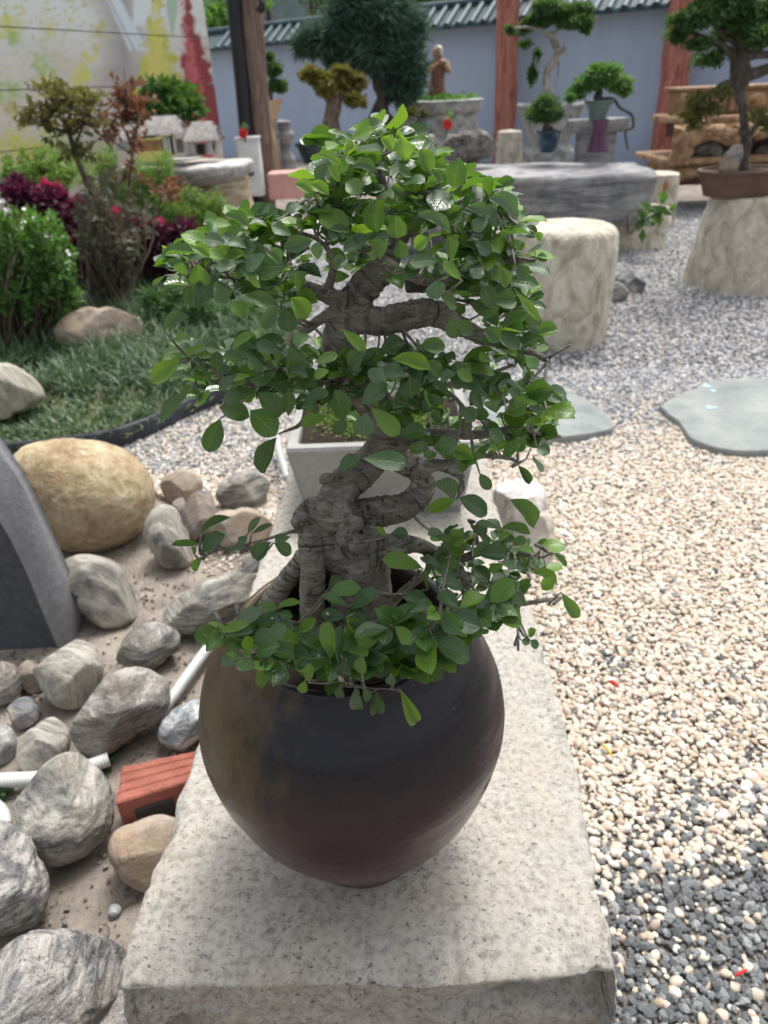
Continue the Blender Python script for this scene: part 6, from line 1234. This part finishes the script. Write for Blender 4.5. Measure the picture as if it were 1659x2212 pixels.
for k in range(5):
    x_ = xL+.42+k*.5; z0, z1 = zc_(240), zc_(203); v, f = box((x_, Yc+.13-.245+.01, (z0+z1)/2), (.40, .03, z1-z0), bev=.008)
    v[:, 1] -= .012*np.sin(v[:, 0]*30); cpn = mk('carved_panel', v, f, M['carved'], tb_, smooth=False)
    S_, F_ = ico(3); mk('relief', np.array([x_, Yc-.135, (z0+z1)/2])+S_*[.11, .03, .07]*(1+.35*fbm(S_*3+k, k, 3))[:, None], F_, M['carved'], cpn)
# scalloped relief apron
n_ = 90; Vs = []
for i in range(n_):
    x_ = xL+.02+(xR-xL-.1)*i/(n_-1); lo_ = zc_(301)+.035*math.cos(i*.42)+.025*math.cos(i*.19); hi_ = zc_(264)
    for j in range(9):
        z_ = lo_+(hi_-lo_)*j/8; bump_ = .05*math.sin(j/8*3.14)*(1+.6*math.sin(i*.8+j*1.1)); Vs.append((x_, Yc-.37-bump_, z_))
mk('apron', Vs, grid(n_, 9)[:, ::-1], M['carved'], tb_)
for k in range(16):    # scrollwork on the apron
    S_, F_ = ico(3); cc_ = np.array([xL+.28+k*.15, Yc-.42, zc_(278 if k % 2 else 288)]); a_ = S_*[.085, .035, .055]*(1+.4*fbm(S_*3+k*5, k, 3))[:, None]; mk('scroll', cc_+a_, F_, M['carved'], tb_)
for k in range(2):     # cabriole feet with scroll
    fx = xL+.10 if k == 0 else xR-.3; s2 = 1 if k == 0 else -1
    P_ = [(fx+.22*s2, zc_(270), .16), (fx+.10*s2, zc_(285), .17), (fx+.04*s2, zc_(303), .15), (fx+.08*s2, zc_(316), .11), (fx+.0*s2, zc_(327), .10), (fx-.06*s2, zc_(323), .07)]
    v, f = tube(spline(np.array([[p[0], Yc-.36, p[1]] for p in P_]), 6), np.interp(np.linspace(0, 1, 31), np.linspace(0, 1, 6), [p[2] for p in P_])*.75, 14, rough=.22); mk('scroll_foot', v, f, M['carved'], tb_)
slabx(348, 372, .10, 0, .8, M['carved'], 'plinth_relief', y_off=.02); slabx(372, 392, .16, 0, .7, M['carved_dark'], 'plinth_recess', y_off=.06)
for k in range(9):
    S_, F_ = ico(3); c_ = np.array([xL+.2+k*.27, Yc-.36, zc_(366)]); mk('plinth_scroll', c_+S_*[.14, .05, .06]*(1+.4*fbm(S_*3+k*3, k, 3))[:, None], F_, M['carved'], tb_)
rock([(1490, 322), (1500, 312), (1530, 308), (1560, 314), (1570, 330), (1530, 336), (1495, 334)], M['dark_rock'], 'black rock lying on the base of the carved table', 65, .8, .08, 3, at=Yc-.25, group=None, sub=4)
rock([(1625, 325), (1640, 316), (1665, 314), (1690, 322), (1690, 338), (1640, 338)], M['dark_rock'], 'second black rock on the carved table base behind the big bonsai trunk', 66, .8, .08, 3, at=Yc-.25, group=None, sub=4)
for k in range(5):    # framed rails of the shelf front
    x_ = xL+.17+k*.5; v, f = box((x_, Yc-.13, (zc_(242)+zc_(200))/2), (.05, .05, zc_(200)-zc_(242)), bev=.008); mk('stile', v, f, M['carved'], tb_, smooth=False)
# ============================================================ BIG BONSAI AT RIGHT IN ITS BROWN POT
Yx = 5.2; op = thing('oval_pot', 'wide shallow brown clay pot on the pale stone stump at right', 'plant pot', V(1592, 420, Yx))
v, f = pxlathe(1592, [(421, 70), (417, 73), (395, 80), (378, 86), (373, 86), (372, 92), (365, 93), (364, 86), (370, 84), (372, 60), (371, 3)], Yx, n=64, m=3); v[:, 1] = Yx+(v[:, 1]-Yx)*.72; mk('pot_body', v, f, M['brown_clay'], op)
v, f = pxlathe(1592, [(371, 84), (368, 60), (364, 30), (362, 3)], Yx, n=40, m=3, cap=False); v[:, 1] = Yx+(v[:, 1]-Yx)*.70; mk('soil', v, f, M['soil'], op)
rock([(1550, 368), (1556, 345), (1575, 325), (1582, 306), (1600, 304), (1604, 325), (1598, 350), (1600, 372), (1570, 376)], M['slate_rock'], 'grey upright stone standing in the brown oval pot', 67, .6, .08, 4, at=Yx-.12, group=None, sub=4)
bonsai('large spreading bonsai with a dark twisting trunk in the wide brown pot at right', V(1600, 366, Yx), [[(1606, 372, 16), (1604, 345, 12), (1612, 310, 11), (1608, 275, 9), (1606, 240, 9), (1598, 205, 12), (1600, 165, 22), (1598, 130, 19), (1602, 95, 15), (1590, 60, 13), (1575, 20, 10), (1565, -40, 8)]],
       [[(1600, 165, 16), (1640, 155, 12), (1700, 130, 9)], [(1604, 120, 13), (1640, 118, 9), (1690, 120, 7)], [(1598, 130, 12), (1560, 100, 8), (1520, 80, 5), (1470, 60, 3)], [(1602, 100, 9), (1570, 80, 6), (1530, 40, 4)], [(1604, 175, 9), (1570, 180, 8), (1545, 195, 6), (1510, 230, 3)], [(1610, 310, 6), (1630, 275, 6), (1650, 255, 4)]],
       [(1480, 45, 48, 20), (1470, 75, 34, 16), (1520, 30, 50, 24), (1540, 70, 52, 24), (1560, 10, 60, 26), (1600, 55, 60, 26), (1640, 30, 60, 34), (1645, 80, 46, 22), (1550, 125, 60, 14), (1500, 130, 26, 10), (1650, -20, 80, 40), (1510, 95, 40, 10), (1560, -40, 90, 30), (1720, 60, 60, 50)], Yx, M['leaf_mid'], M['dark_bark'], 19000, .036, 14, name='large_bonsai', gap=-.28)
lw = bpy.data.objects['large_bonsai']; lb = []
for x, y, a_, b_ in [(1510, 215, 36, 14), (1500, 245, 36, 16), (1540, 235, 30, 14), (1560, 200, 26, 10), (1500, 270, 22, 10), (1640, 250, 26, 14), (1655, 270, 20, 10)]:
    c = V(x, y, Yx-.1); s_ = scl(c); lb.append((c, (a_*s_, a_*s_*.8, b_*s_)))
foliage('lower_crown', lb, 1300, .034, M['leaf_olive'], lw, seed=15, shell=.2)
foliage('pot_weeds', [(V(1640, 350, Yx), (.05, .05, .07))], 60, .03, M['leaf_fern'], lw, seed=16, shell=.1)

# ============================================================ LEFT PLANTS
def bush(name, label, base, blobs, stems, Y, mat, n, size, seed, cat='shrub', bark='stem', extra=(), shell=.35, asp=.55, up=.6, gap=-.4):
    t = thing(name, label, cat, base)
    if stems: branchy(t, [[vp(x, y, Y+(q[0] if q else 0), r*scl(V(x, y, Y))) for x, y, r, *q in row] for row in stems], M[bark], 6, 'stems')
    def cv(bl):
        out = []
        for x, y, a, b, *q in bl:
            c = V(x, y, Y+(q[0] if q else rng.uniform(-.15, .15))); s_ = scl(c); out.append((c, (a*s_, a*s_*.8, b*s_)))
        return out
    foliage('leaves', cv(blobs), n, size, M[mat], t, seed=seed, shell=shell, asp=asp, up=up, gap=gap)
    for k, (nm, bl, mt, n2, sz) in enumerate(extra): foliage(nm, cv(bl), n2, sz, M[mt], t, seed=seed+60+k, shell=.5, asp=.7)
    return t
rs_ = np.random.default_rng(5)
def sprays(t, starts, ends, Y, mat, per, size, seed, tip=.5, r0=.004, bark='stem', asp=.5, droop=.1, name='leaves'):
    """thin twigs from start points to end points, leaves set along the outer part of each twig"""
    r = np.random.default_rng(seed); mbb = MB(); B_, A_ = [], []
    for (a, e) in zip(starts, ends):
        a, e = np.array(a), np.array(e); L = np.linalg.norm(e-a); m_ = (a+e)/2+r.normal(0, .08*L, 3)+[0, 0, droop*L]; Q = spline(np.array([a, m_, e]), 4); mbb.add(*tube(Q, np.linspace(r0, r0*.3, len(Q)), 4, cap=False))
        for k in range(per):
            u = 1-tip*r.random()**1.0; q = a*(1-u)**2+2*m_*u*(1-u)+e*u*u if False else np.array([np.interp(u, np.linspace(0, 1, len(Q)), Q[:, j]) for j in range(3)])
            d = (e-a)/L*.6+r.normal(0, .75, 3); d[2] += .25; A_.append(d/np.linalg.norm(d)); B_.append(q)
    mbb.build('stems', M[bark], t); B_, A_ = np.array(B_), np.array(A_); n = len(B_)
    nr = np.array([0, 0, .7])+r.normal(size=(n, 3))*.5; nr -= A_*(nr*A_).sum(1)[:, None]; nr /= np.linalg.norm(nr, axis=1)[:, None]; sd_ = np.cross(A_, nr); L = (size*(.5+.8*r.random(n)))[:, None]; W = L*asp*.5
    Vs = np.stack([B_, B_+A_*L*.5+sd_*W+nr*W*.3, B_+A_*L-nr*L*.1, B_+A_*L*.5-sd_*W+nr*W*.3], 1).reshape(-1, 3); mk(name, Vs, np.arange(4*n).reshape(n, 4), M[mat], t, smooth=False, kind='stuff')
def pxpts(n, xc, yc, a, b, Y, dY, seed, inner=.3):
    r = np.random.default_rng(seed); out = []
    while len(out) < n:
        u = r.uniform(-1, 1, 2); q = math.hypot(*u)
        if q > 1 or q < inner: continue
        out.append(V(xc+u[0]*a, yc+u[1]*b, Y+r.uniform(-dY, dY)))
    return out
fb = thing('flowering_bush', 'round bright green bush with tiny white flowers and bare brown stems at the left edge', 'shrub', G(40, 775))
e_ = pxpts(330, 45, 555, 118, 108, 4.3, .32, 31, .15)+pxpts(60, 130, 630, 45, 50, 4.3, .2, 32, 0); sprays(fb, [V(50+rs_.uniform(-40, 30), 785, 4.3+rs_.uniform(-.1, .1)) for _ in e_], e_, 4.3, 'leaf_bright', 34, .042, 33, tip=.22, r0=.006, droop=.02)
foliage('flowers', [(V(x, y, 4.15), (.12, .15, .05)) for x, y in ((10, 452), (60, 475), (105, 510), (30, 500), (130, 560))], 90, .026, M['white_petal'], fb, seed=34, shell=.1, asp=.9, gap=-9)
bush('purple_shrub', 'purple leaved shrub with magenta shoots behind the green bush', G(250, 640), [(40, 420, 40, 26), (100, 440, 60, 34), (180, 470, 60, 40), (250, 500, 70, 44), (330, 520, 60, 40), (400, 500, 30, 20), (150, 530, 60, 40), (300, 570, 70, 40), (220, 560, 70, 44), (40, 400, 24, 20), (370, 570, 46, 34), (120, 480, 40, 40)],
     [[(200+rs_.uniform(-80, 140), 650, 3), (220+rs_.uniform(-80, 140), 580, 2.5), (rs_.uniform(60, 400), 500, 1.5)] for _ in range(26)], 5.6, 'leaf_purple', 9500, .06, 21,
     extra=[('magenta_shoots', [(105, 415, 26, 14), (150, 425, 16, 10), (90, 450, 12, 9), (180, 470, 20, 9), (405, 497, 24, 14), (60, 470, 22, 12), (350, 485, 14, 7), (140, 500, 26, 10), (300, 540, 30, 9), (250, 465, 22, 8)], 'leaf_magenta', 420, .07)])
ts = thing('thin_shrub', 'thin airy shrub with a bare leaning stem and sparse olive leaves', 'shrub', G(235, 650))
branchy(ts, [[vp(x, y, 5.1, r*.0033) for x, y, r in row] for row in [[(235, 650, 5), (228, 560, 5), (222, 480, 4), (190, 400, 5), (165, 340, 5), (150, 290, 4.5), (125, 240, 3), (100, 205, 1.5)], [(160, 320, 3), (180, 270, 2), (205, 215, 1)], [(150, 285, 2.5), (90, 270, 1.5), (40, 262, 1)], [(145, 280, 2), (150, 230, 1.5), (130, 195, 1)], [(262, 650, 4), (256, 560, 4), (270, 480, 2), (262, 440, 1)]]], M['dark_bark'], 7, 'trunk')
st_pts = [(125, 240), (150, 285), (100, 205), (180, 270), (90, 270), (150, 230), (165, 340), (60, 265), (190, 240), (190, 400), (225, 500)]
a_, e_ = [], []
for k in range(150):
    x_, y_ = st_pts[rs_.integers(0, len(st_pts)-(2 if k % 4 else 0))]; a_.append(V(x_, y_, 5.1)); e_.append(V(x_+rs_.normal(0, 34), y_-rs_.uniform(-14, 44), 5.1+rs_.uniform(-.25, .25)))
sprays(ts, a_, e_, 5.1, 'leaf_olive', 9, .050, 35, tip=.75, r0=.004, bark='dark_bark')
rsb = thing('rusty_shrub', 'slim shrub with rusty orange brown young leaves', 'shrub', G(280, 640))
branchy(rsb, [[vp(x, y, 5.4, r*.0034) for x, y, r in row] for row in [[(290, 640, 4), (285, 560, 4), (275, 450, 3.5), (282, 370, 3), (286, 320, 2.5), (265, 270, 2), (255, 220, 1)], [(285, 320, 2), (298, 260, 1.5), (300, 220, 1)], [(286, 335, 2), (240, 300, 1.5), (228, 270, 1)], [(272, 270, 1.5), (272, 200, 1), (268, 150, .8)], [(300, 640, 3), (320, 500, 2.5), (355, 420, 2)]]], M['stem'], 7, 'trunk')
a_, e_ = [], []
for k in range(95):
    x_, y_ = [(265, 270), (255, 230), (298, 260), (300, 225), (240, 300), (228, 275), (286, 320), (272, 200), (280, 380), (355, 420)][rs_.integers(0, 10)]; a_.append(V(x_, y_, 5.4)); e_.append(V(x_+rs_.normal(0, 24), y_-rs_.uniform(-16, 34), 5.4+rs_.uniform(-.2, .2)))
sprays(rsb, a_, e_, 5.4, 'leaf_rust', 9, .052, 36, tip=.7, r0=.0035)
bush('fern_shrub', 'feathery yellow green asparagus fern in front of the tan stump', G(350, 620), [(230, 370, 26, 50), (260, 420, 40, 40), (310, 400, 40, 60), (350, 380, 26, 50), (330, 450, 60, 40), (380, 460, 50, 30), (430, 460, 46, 40), (410, 430, 30, 26), (240, 340, 14, 30), (360, 350, 14, 26), (470, 450, 24, 40)],
     [[(330+rs_.uniform(-40, 60), 560, 2), (rs_.uniform(250, 430), 470, 1.5), (rs_.uniform(225, 460), 380, 1)] for _ in range(24)], 6.3, 'leaf_fern', 15000, .05, 24, asp=.13, cat='fern')
bush('juniper', 'low spreading feathery green juniper behind the bed rock', G(420, 720), [(350, 660, 46, 26), (390, 640, 40, 24), (430, 670, 50, 30), (480, 690, 46, 30), (540, 690, 50, 30), (340, 700, 36, 20), (590, 700, 40, 26), (400, 710, 50, 20), (320, 640, 20, 14)], [[(400+k*20, 740, 3), (380+k*30, 690, 2)] for k in range(6)], 4.5, 'leaf_fern' if False else 'leaf_mid', 9000, .05, 25, asp=.16, cat='juniper')
bush('dark_shrub', 'dark glossy green shrub behind the miniature thatched house', G(400, 400), [(350, 200, 40, 22), (390, 210, 36, 24), (330, 225, 30, 16), (410, 235, 26, 16), (365, 235, 40, 16)], [[(370, 300, 4), (372, 240, 3), (360, 210, 2)]], 8.0, 'leaf_mid', 1100, .11, 26)
tg = thing('tangled_shrub', 'tangled grey brown stemmed shrub with dusty purple green leaves behind the bed rock', 'shrub', G(230, 655))
e_ = pxpts(75, 238, 480, 85, 120, 5.0, .3, 37, .1); sprays(tg, [V(235+rs_.uniform(-38, 38), 658, 5.0+rs_.uniform(-.1, .1)) for _ in e_], e_, 5.0, 'leaf_dusty', 13, .058, 38, tip=.5, r0=.009, droop=.03)
yg = thing('yellow_green_shrub', 'soft yellow green leafy spray against the foot of the mural wall', 'shrub', G(90, 600))
e_ = pxpts(130, 85, 365, 100, 46, 6.4, .3, 39, 0); sprays(yg, [V(85+rs_.uniform(-60, 60), 520, 6.4) for _ in e_], e_, 6.4, 'leaf_fern', 18, .06, 40, tip=.5, r0=.006)
# little potted plants' tan stump with rock ledge and miniature house
prism_rock([(V(412, 450, 7.3)[0], 7.35), (V(470, 450, 7.3)[0], 7.22), (V(528, 450, 7.3)[0], 7.35), (V(530, 450, 7.3)[0], 7.75), (V(470, 450, 7.3)[0], 7.95), (V(410, 450, 7.3)[0], 7.8)], -.02, V(470, 360, 7.5)[2], M['chisel'], 'tan_stump', 'tan layered stone block under the grey rock ledge of the miniature house', 'stone block', 31, amp=.04)
bpy.data.objects['tan_stump'].data.materials[0] = rockmat('layered_tan', (.28, .20, .12), (.48, .38, .25), (.62, .53, .39), stripe=(1.5, 1.5, 22), rot=(0, 0, 0), speck=.15, fine=25)
zl = V(440, 352, 7.5)[2]
xw0, xw1 = V(250, 345, 7.5)[0], V(532, 345, 7.5)[0]
prism_rock([(xw0, 7.5), ((xw0+xw1)/2-.2, 7.2), ((xw0+xw1)/2+.3, 7.1), (xw1, 7.25), (xw1+.03, 7.7), ((xw0+xw1)/2, 7.95), (xw0, 7.8)], zl-.16, zl, M['quartz_rock'], 'rock_ledge', 'pale grey flat rock ledge carrying the miniature thatched house', 'rock', 33, amp=.05, under=.25, nz=10)
stump(300, [(460, 30), (400, 32), (372, 36), (368, 3)], 7.6, M['weathered'], 'ledge_support', 'grey stone support under the left end of the rock ledge', 'stone block', 35)
M['thatch'] = woodmat('grey_thatch', (.20, .19, .185), (.34, .325, .31), (.48, .46, .44), sc=(30, 30, 5), bump=.8)
mh = thing('miniature_house', 'miniature grey thatched house model with brick wall on the rock ledge', 'model house', V(370, 340, 7.5))
def hip(x0, x1, ye, yr, Y, nm, dep=.32, ov=.05):
    e0, e1 = V(x0, ye, Y-dep/2), V(x1, ye, Y-dep/2); zr = V((x0+x1)/2, yr, Y)[2]; ze = e0[2]; w_ = e1[0]-e0[0]; nU, nV = 40, 14; Vs = []
    for s2 in (-1, 1):
        for i in range(nU):
            for j in range(nV):
                u, v_ = i/(nU-1), j/(nV-1); ins = .22*v_; x_ = e0[0]+w_*(ins+(1-2*ins)*u); y_ = Y+s2*(dep/2)*(1-v_); z_ = ze+(zr-ze)*v_**.85-(.012*math.sin(i*1.9)**2*(1-v_)); Vs.append((x_, y_, z_+.004*math.sin(i*2.3+j)))
    Vs = np.array(Vs); F_ = np.vstack([grid(nU, nV), grid(nU, nV, nU*nV)[:, ::-1]]); 
    en = []
    for k in (0, nU-1):
        for j in range(nV-1): en.append((k*nV+j, k*nV+j+1, nU*nV+k*nV+j+1, nU*nV+k*nV+j))
    mk(nm, Vs, np.vstack([F_, np.array(en)]), M['thatch'], mh)
hip(300, 400, 292, 250, 7.55, 'roof'); hip(395, 475, 305, 262, 7.5, 'roof'); hip(250, 330, 300, 262, 7.7, 'roof')
def wallx(x0, x1, y0, y1, Y, mat, nm, th=.04):
    a, b = V(x0, y1, Y), V(x1, y0, Y); v, f = box(((a[0]+b[0])/2, Y+th/2, (a[2]+b[2])/2), (b[0]-a[0], th, b[2]-a[2])); mk(nm, v, f, mat, mh, smooth=False)
M['mini_brick'] = plain('mini_brick_wall', (.52, .26, .15), .8, .2, 20, .3); M['mini_wall'] = plain('mini_plaster', (.60, .58, .54), .8, .12, 14, .2)
wallx(292, 350, 302, 328, 7.50, M['mini_brick'], 'brick_wall'); wallx(250, 292, 306, 326, 7.6, M['mini_wall'], 'wall')
for x_ in (356, 366, 372, 400, 412, 450, 468): wallx(x_, x_+5, 294, 334, 7.44, M['mini_wall'], 'pillar_post', .03)
wallx(352, 400, 300, 332, 7.62, M['mini_wall'], 'wall'); wallx(404, 470, 308, 336, 7.52, M['mini_wall'], 'wall'); wallx(428, 440, 312, 334, 7.505, M['black_metal'], 'window_opening', .01); wallx(360, 368, 308, 332, 7.605, M['black_metal'], 'door_opening', .01); wallx(300, 310, 308, 318, 7.485, M['black_metal'], 'window_opening', .01); wallx(452, 462, 312, 324, 7.505, M['black_metal'], 'window_opening', .01)
v, f = pxlathe(395, [(344, 36), (341, 40), (340, 40), (341, 3)], 7.3, n=30, m=1); mk('stone_basin', v, f, M['mini_wall'], mh)
# ============================================================ MONDO GRASS (countless)
gp = np.array([p for p in bed_left]); n_g = 0; Bs = []
cand = np.column_stack([rng.uniform(-3.4, -.55, 5200), rng.uniform(2.75, 6.2, 5200)]); sx2, sy2 = prn(cand)
kk = inpoly(cand, bed_left) & (sx2 > -60) & (sx2 < 720) & (sy2 > 640)
dens = .55+.6*fbm(np.column_stack([cand*2.4, cand[:, 0]*0]), 77, 3); kk &= rng.random(len(cand)) < dens; tuft = cand[kk]
Vs, Fs = [], []; off = 0; allv = []
nb = 16; T0 = np.repeat(tuft, nb, 0); N0 = len(T0); a = rng.uniform(0, 6.283, N0); L = rng.uniform(.09, .26, N0)*np.where(prn(T0)[1] > 880, .45, 1.0); lean = rng.uniform(.25, 1.0, N0)
base = np.column_stack([T0+rng.normal(0, .016, T0.shape), np.full(N0, .045)]); dirx = np.stack([np.cos(a), np.sin(a), 0*a], 1); sid = np.stack([-np.sin(a), np.cos(a), 0*a], 1); Wd = rng.uniform(.0020, .0044, N0)
rows_ = []
for t, wk in ((0, .7), (.33, 1), (.66, .9), (.9, .5), (1.0, .08)):
    c = base+dirx*(L*lean*t**1.2)[:, None]+np.stack([0*a, 0*a, L*(1.0*t-(.75*lean)*t*t)], 1); rows_ += [c-sid*(Wd*wk)[:, None], c+sid*(Wd*wk)[:, None]]
Vg = np.stack(rows_, 1).reshape(-1, 3); ii = np.arange(N0)[:, None]*10; Fg = np.concatenate([np.concatenate([ii+2*k, ii+2*k+1, ii+2*k+3, ii+2*k+2], 1) for k in range(4)])
mk('mondo_grass', Vg, Fg, M['grass'], smooth=True, kind='stuff', label='dark green mondo grass covering the planting bed at left', cat='grass')

cand = np.column_stack([rng.uniform(-2.4, -.55, 2600), rng.uniform(2.7, 4.2, 2600)]); sx3, sy3 = prn(cand); kk = inpoly(cand, bed_left) & (sy3 > 860) & (rng.random(2600) < np.clip((sy3-850)/60, 0, 1)*.85)
tuft = cand[kk]; T0 = np.repeat(tuft, 12, 0); N0 = len(T0); b_ = np.column_stack([T0+rng.normal(0, .02, T0.shape), np.full(N0, .05)]); a = rng.uniform(0, 6.283, N0); dd_ = np.stack([np.cos(a)*.8, np.sin(a)*.8, rng.uniform(.15, .9, N0)], 1); L = rng.uniform(.02, .06, N0)[:, None]; sdd = np.stack([-np.sin(a), np.cos(a), 0*a], 1)*L*.13
Vg = np.stack([b_-sdd*.6, b_+sdd*.6, b_+dd_*L*.6+sdd, b_+dd_*L*.6-sdd, b_+dd_*L-[0, 0, .004]], 1).reshape(-1, 3); ii = np.arange(N0)*5
Fg = [(i, i+1, i+2, i+3) for i in ii]+[(i+3, i+2, i+4) for i in ii]
mk('ground_cover', Vg, Fg, M['dry_cover'], smooth=False, kind='stuff', label='pale green and dry low ground cover along the black plastic edging', cat='ground cover')
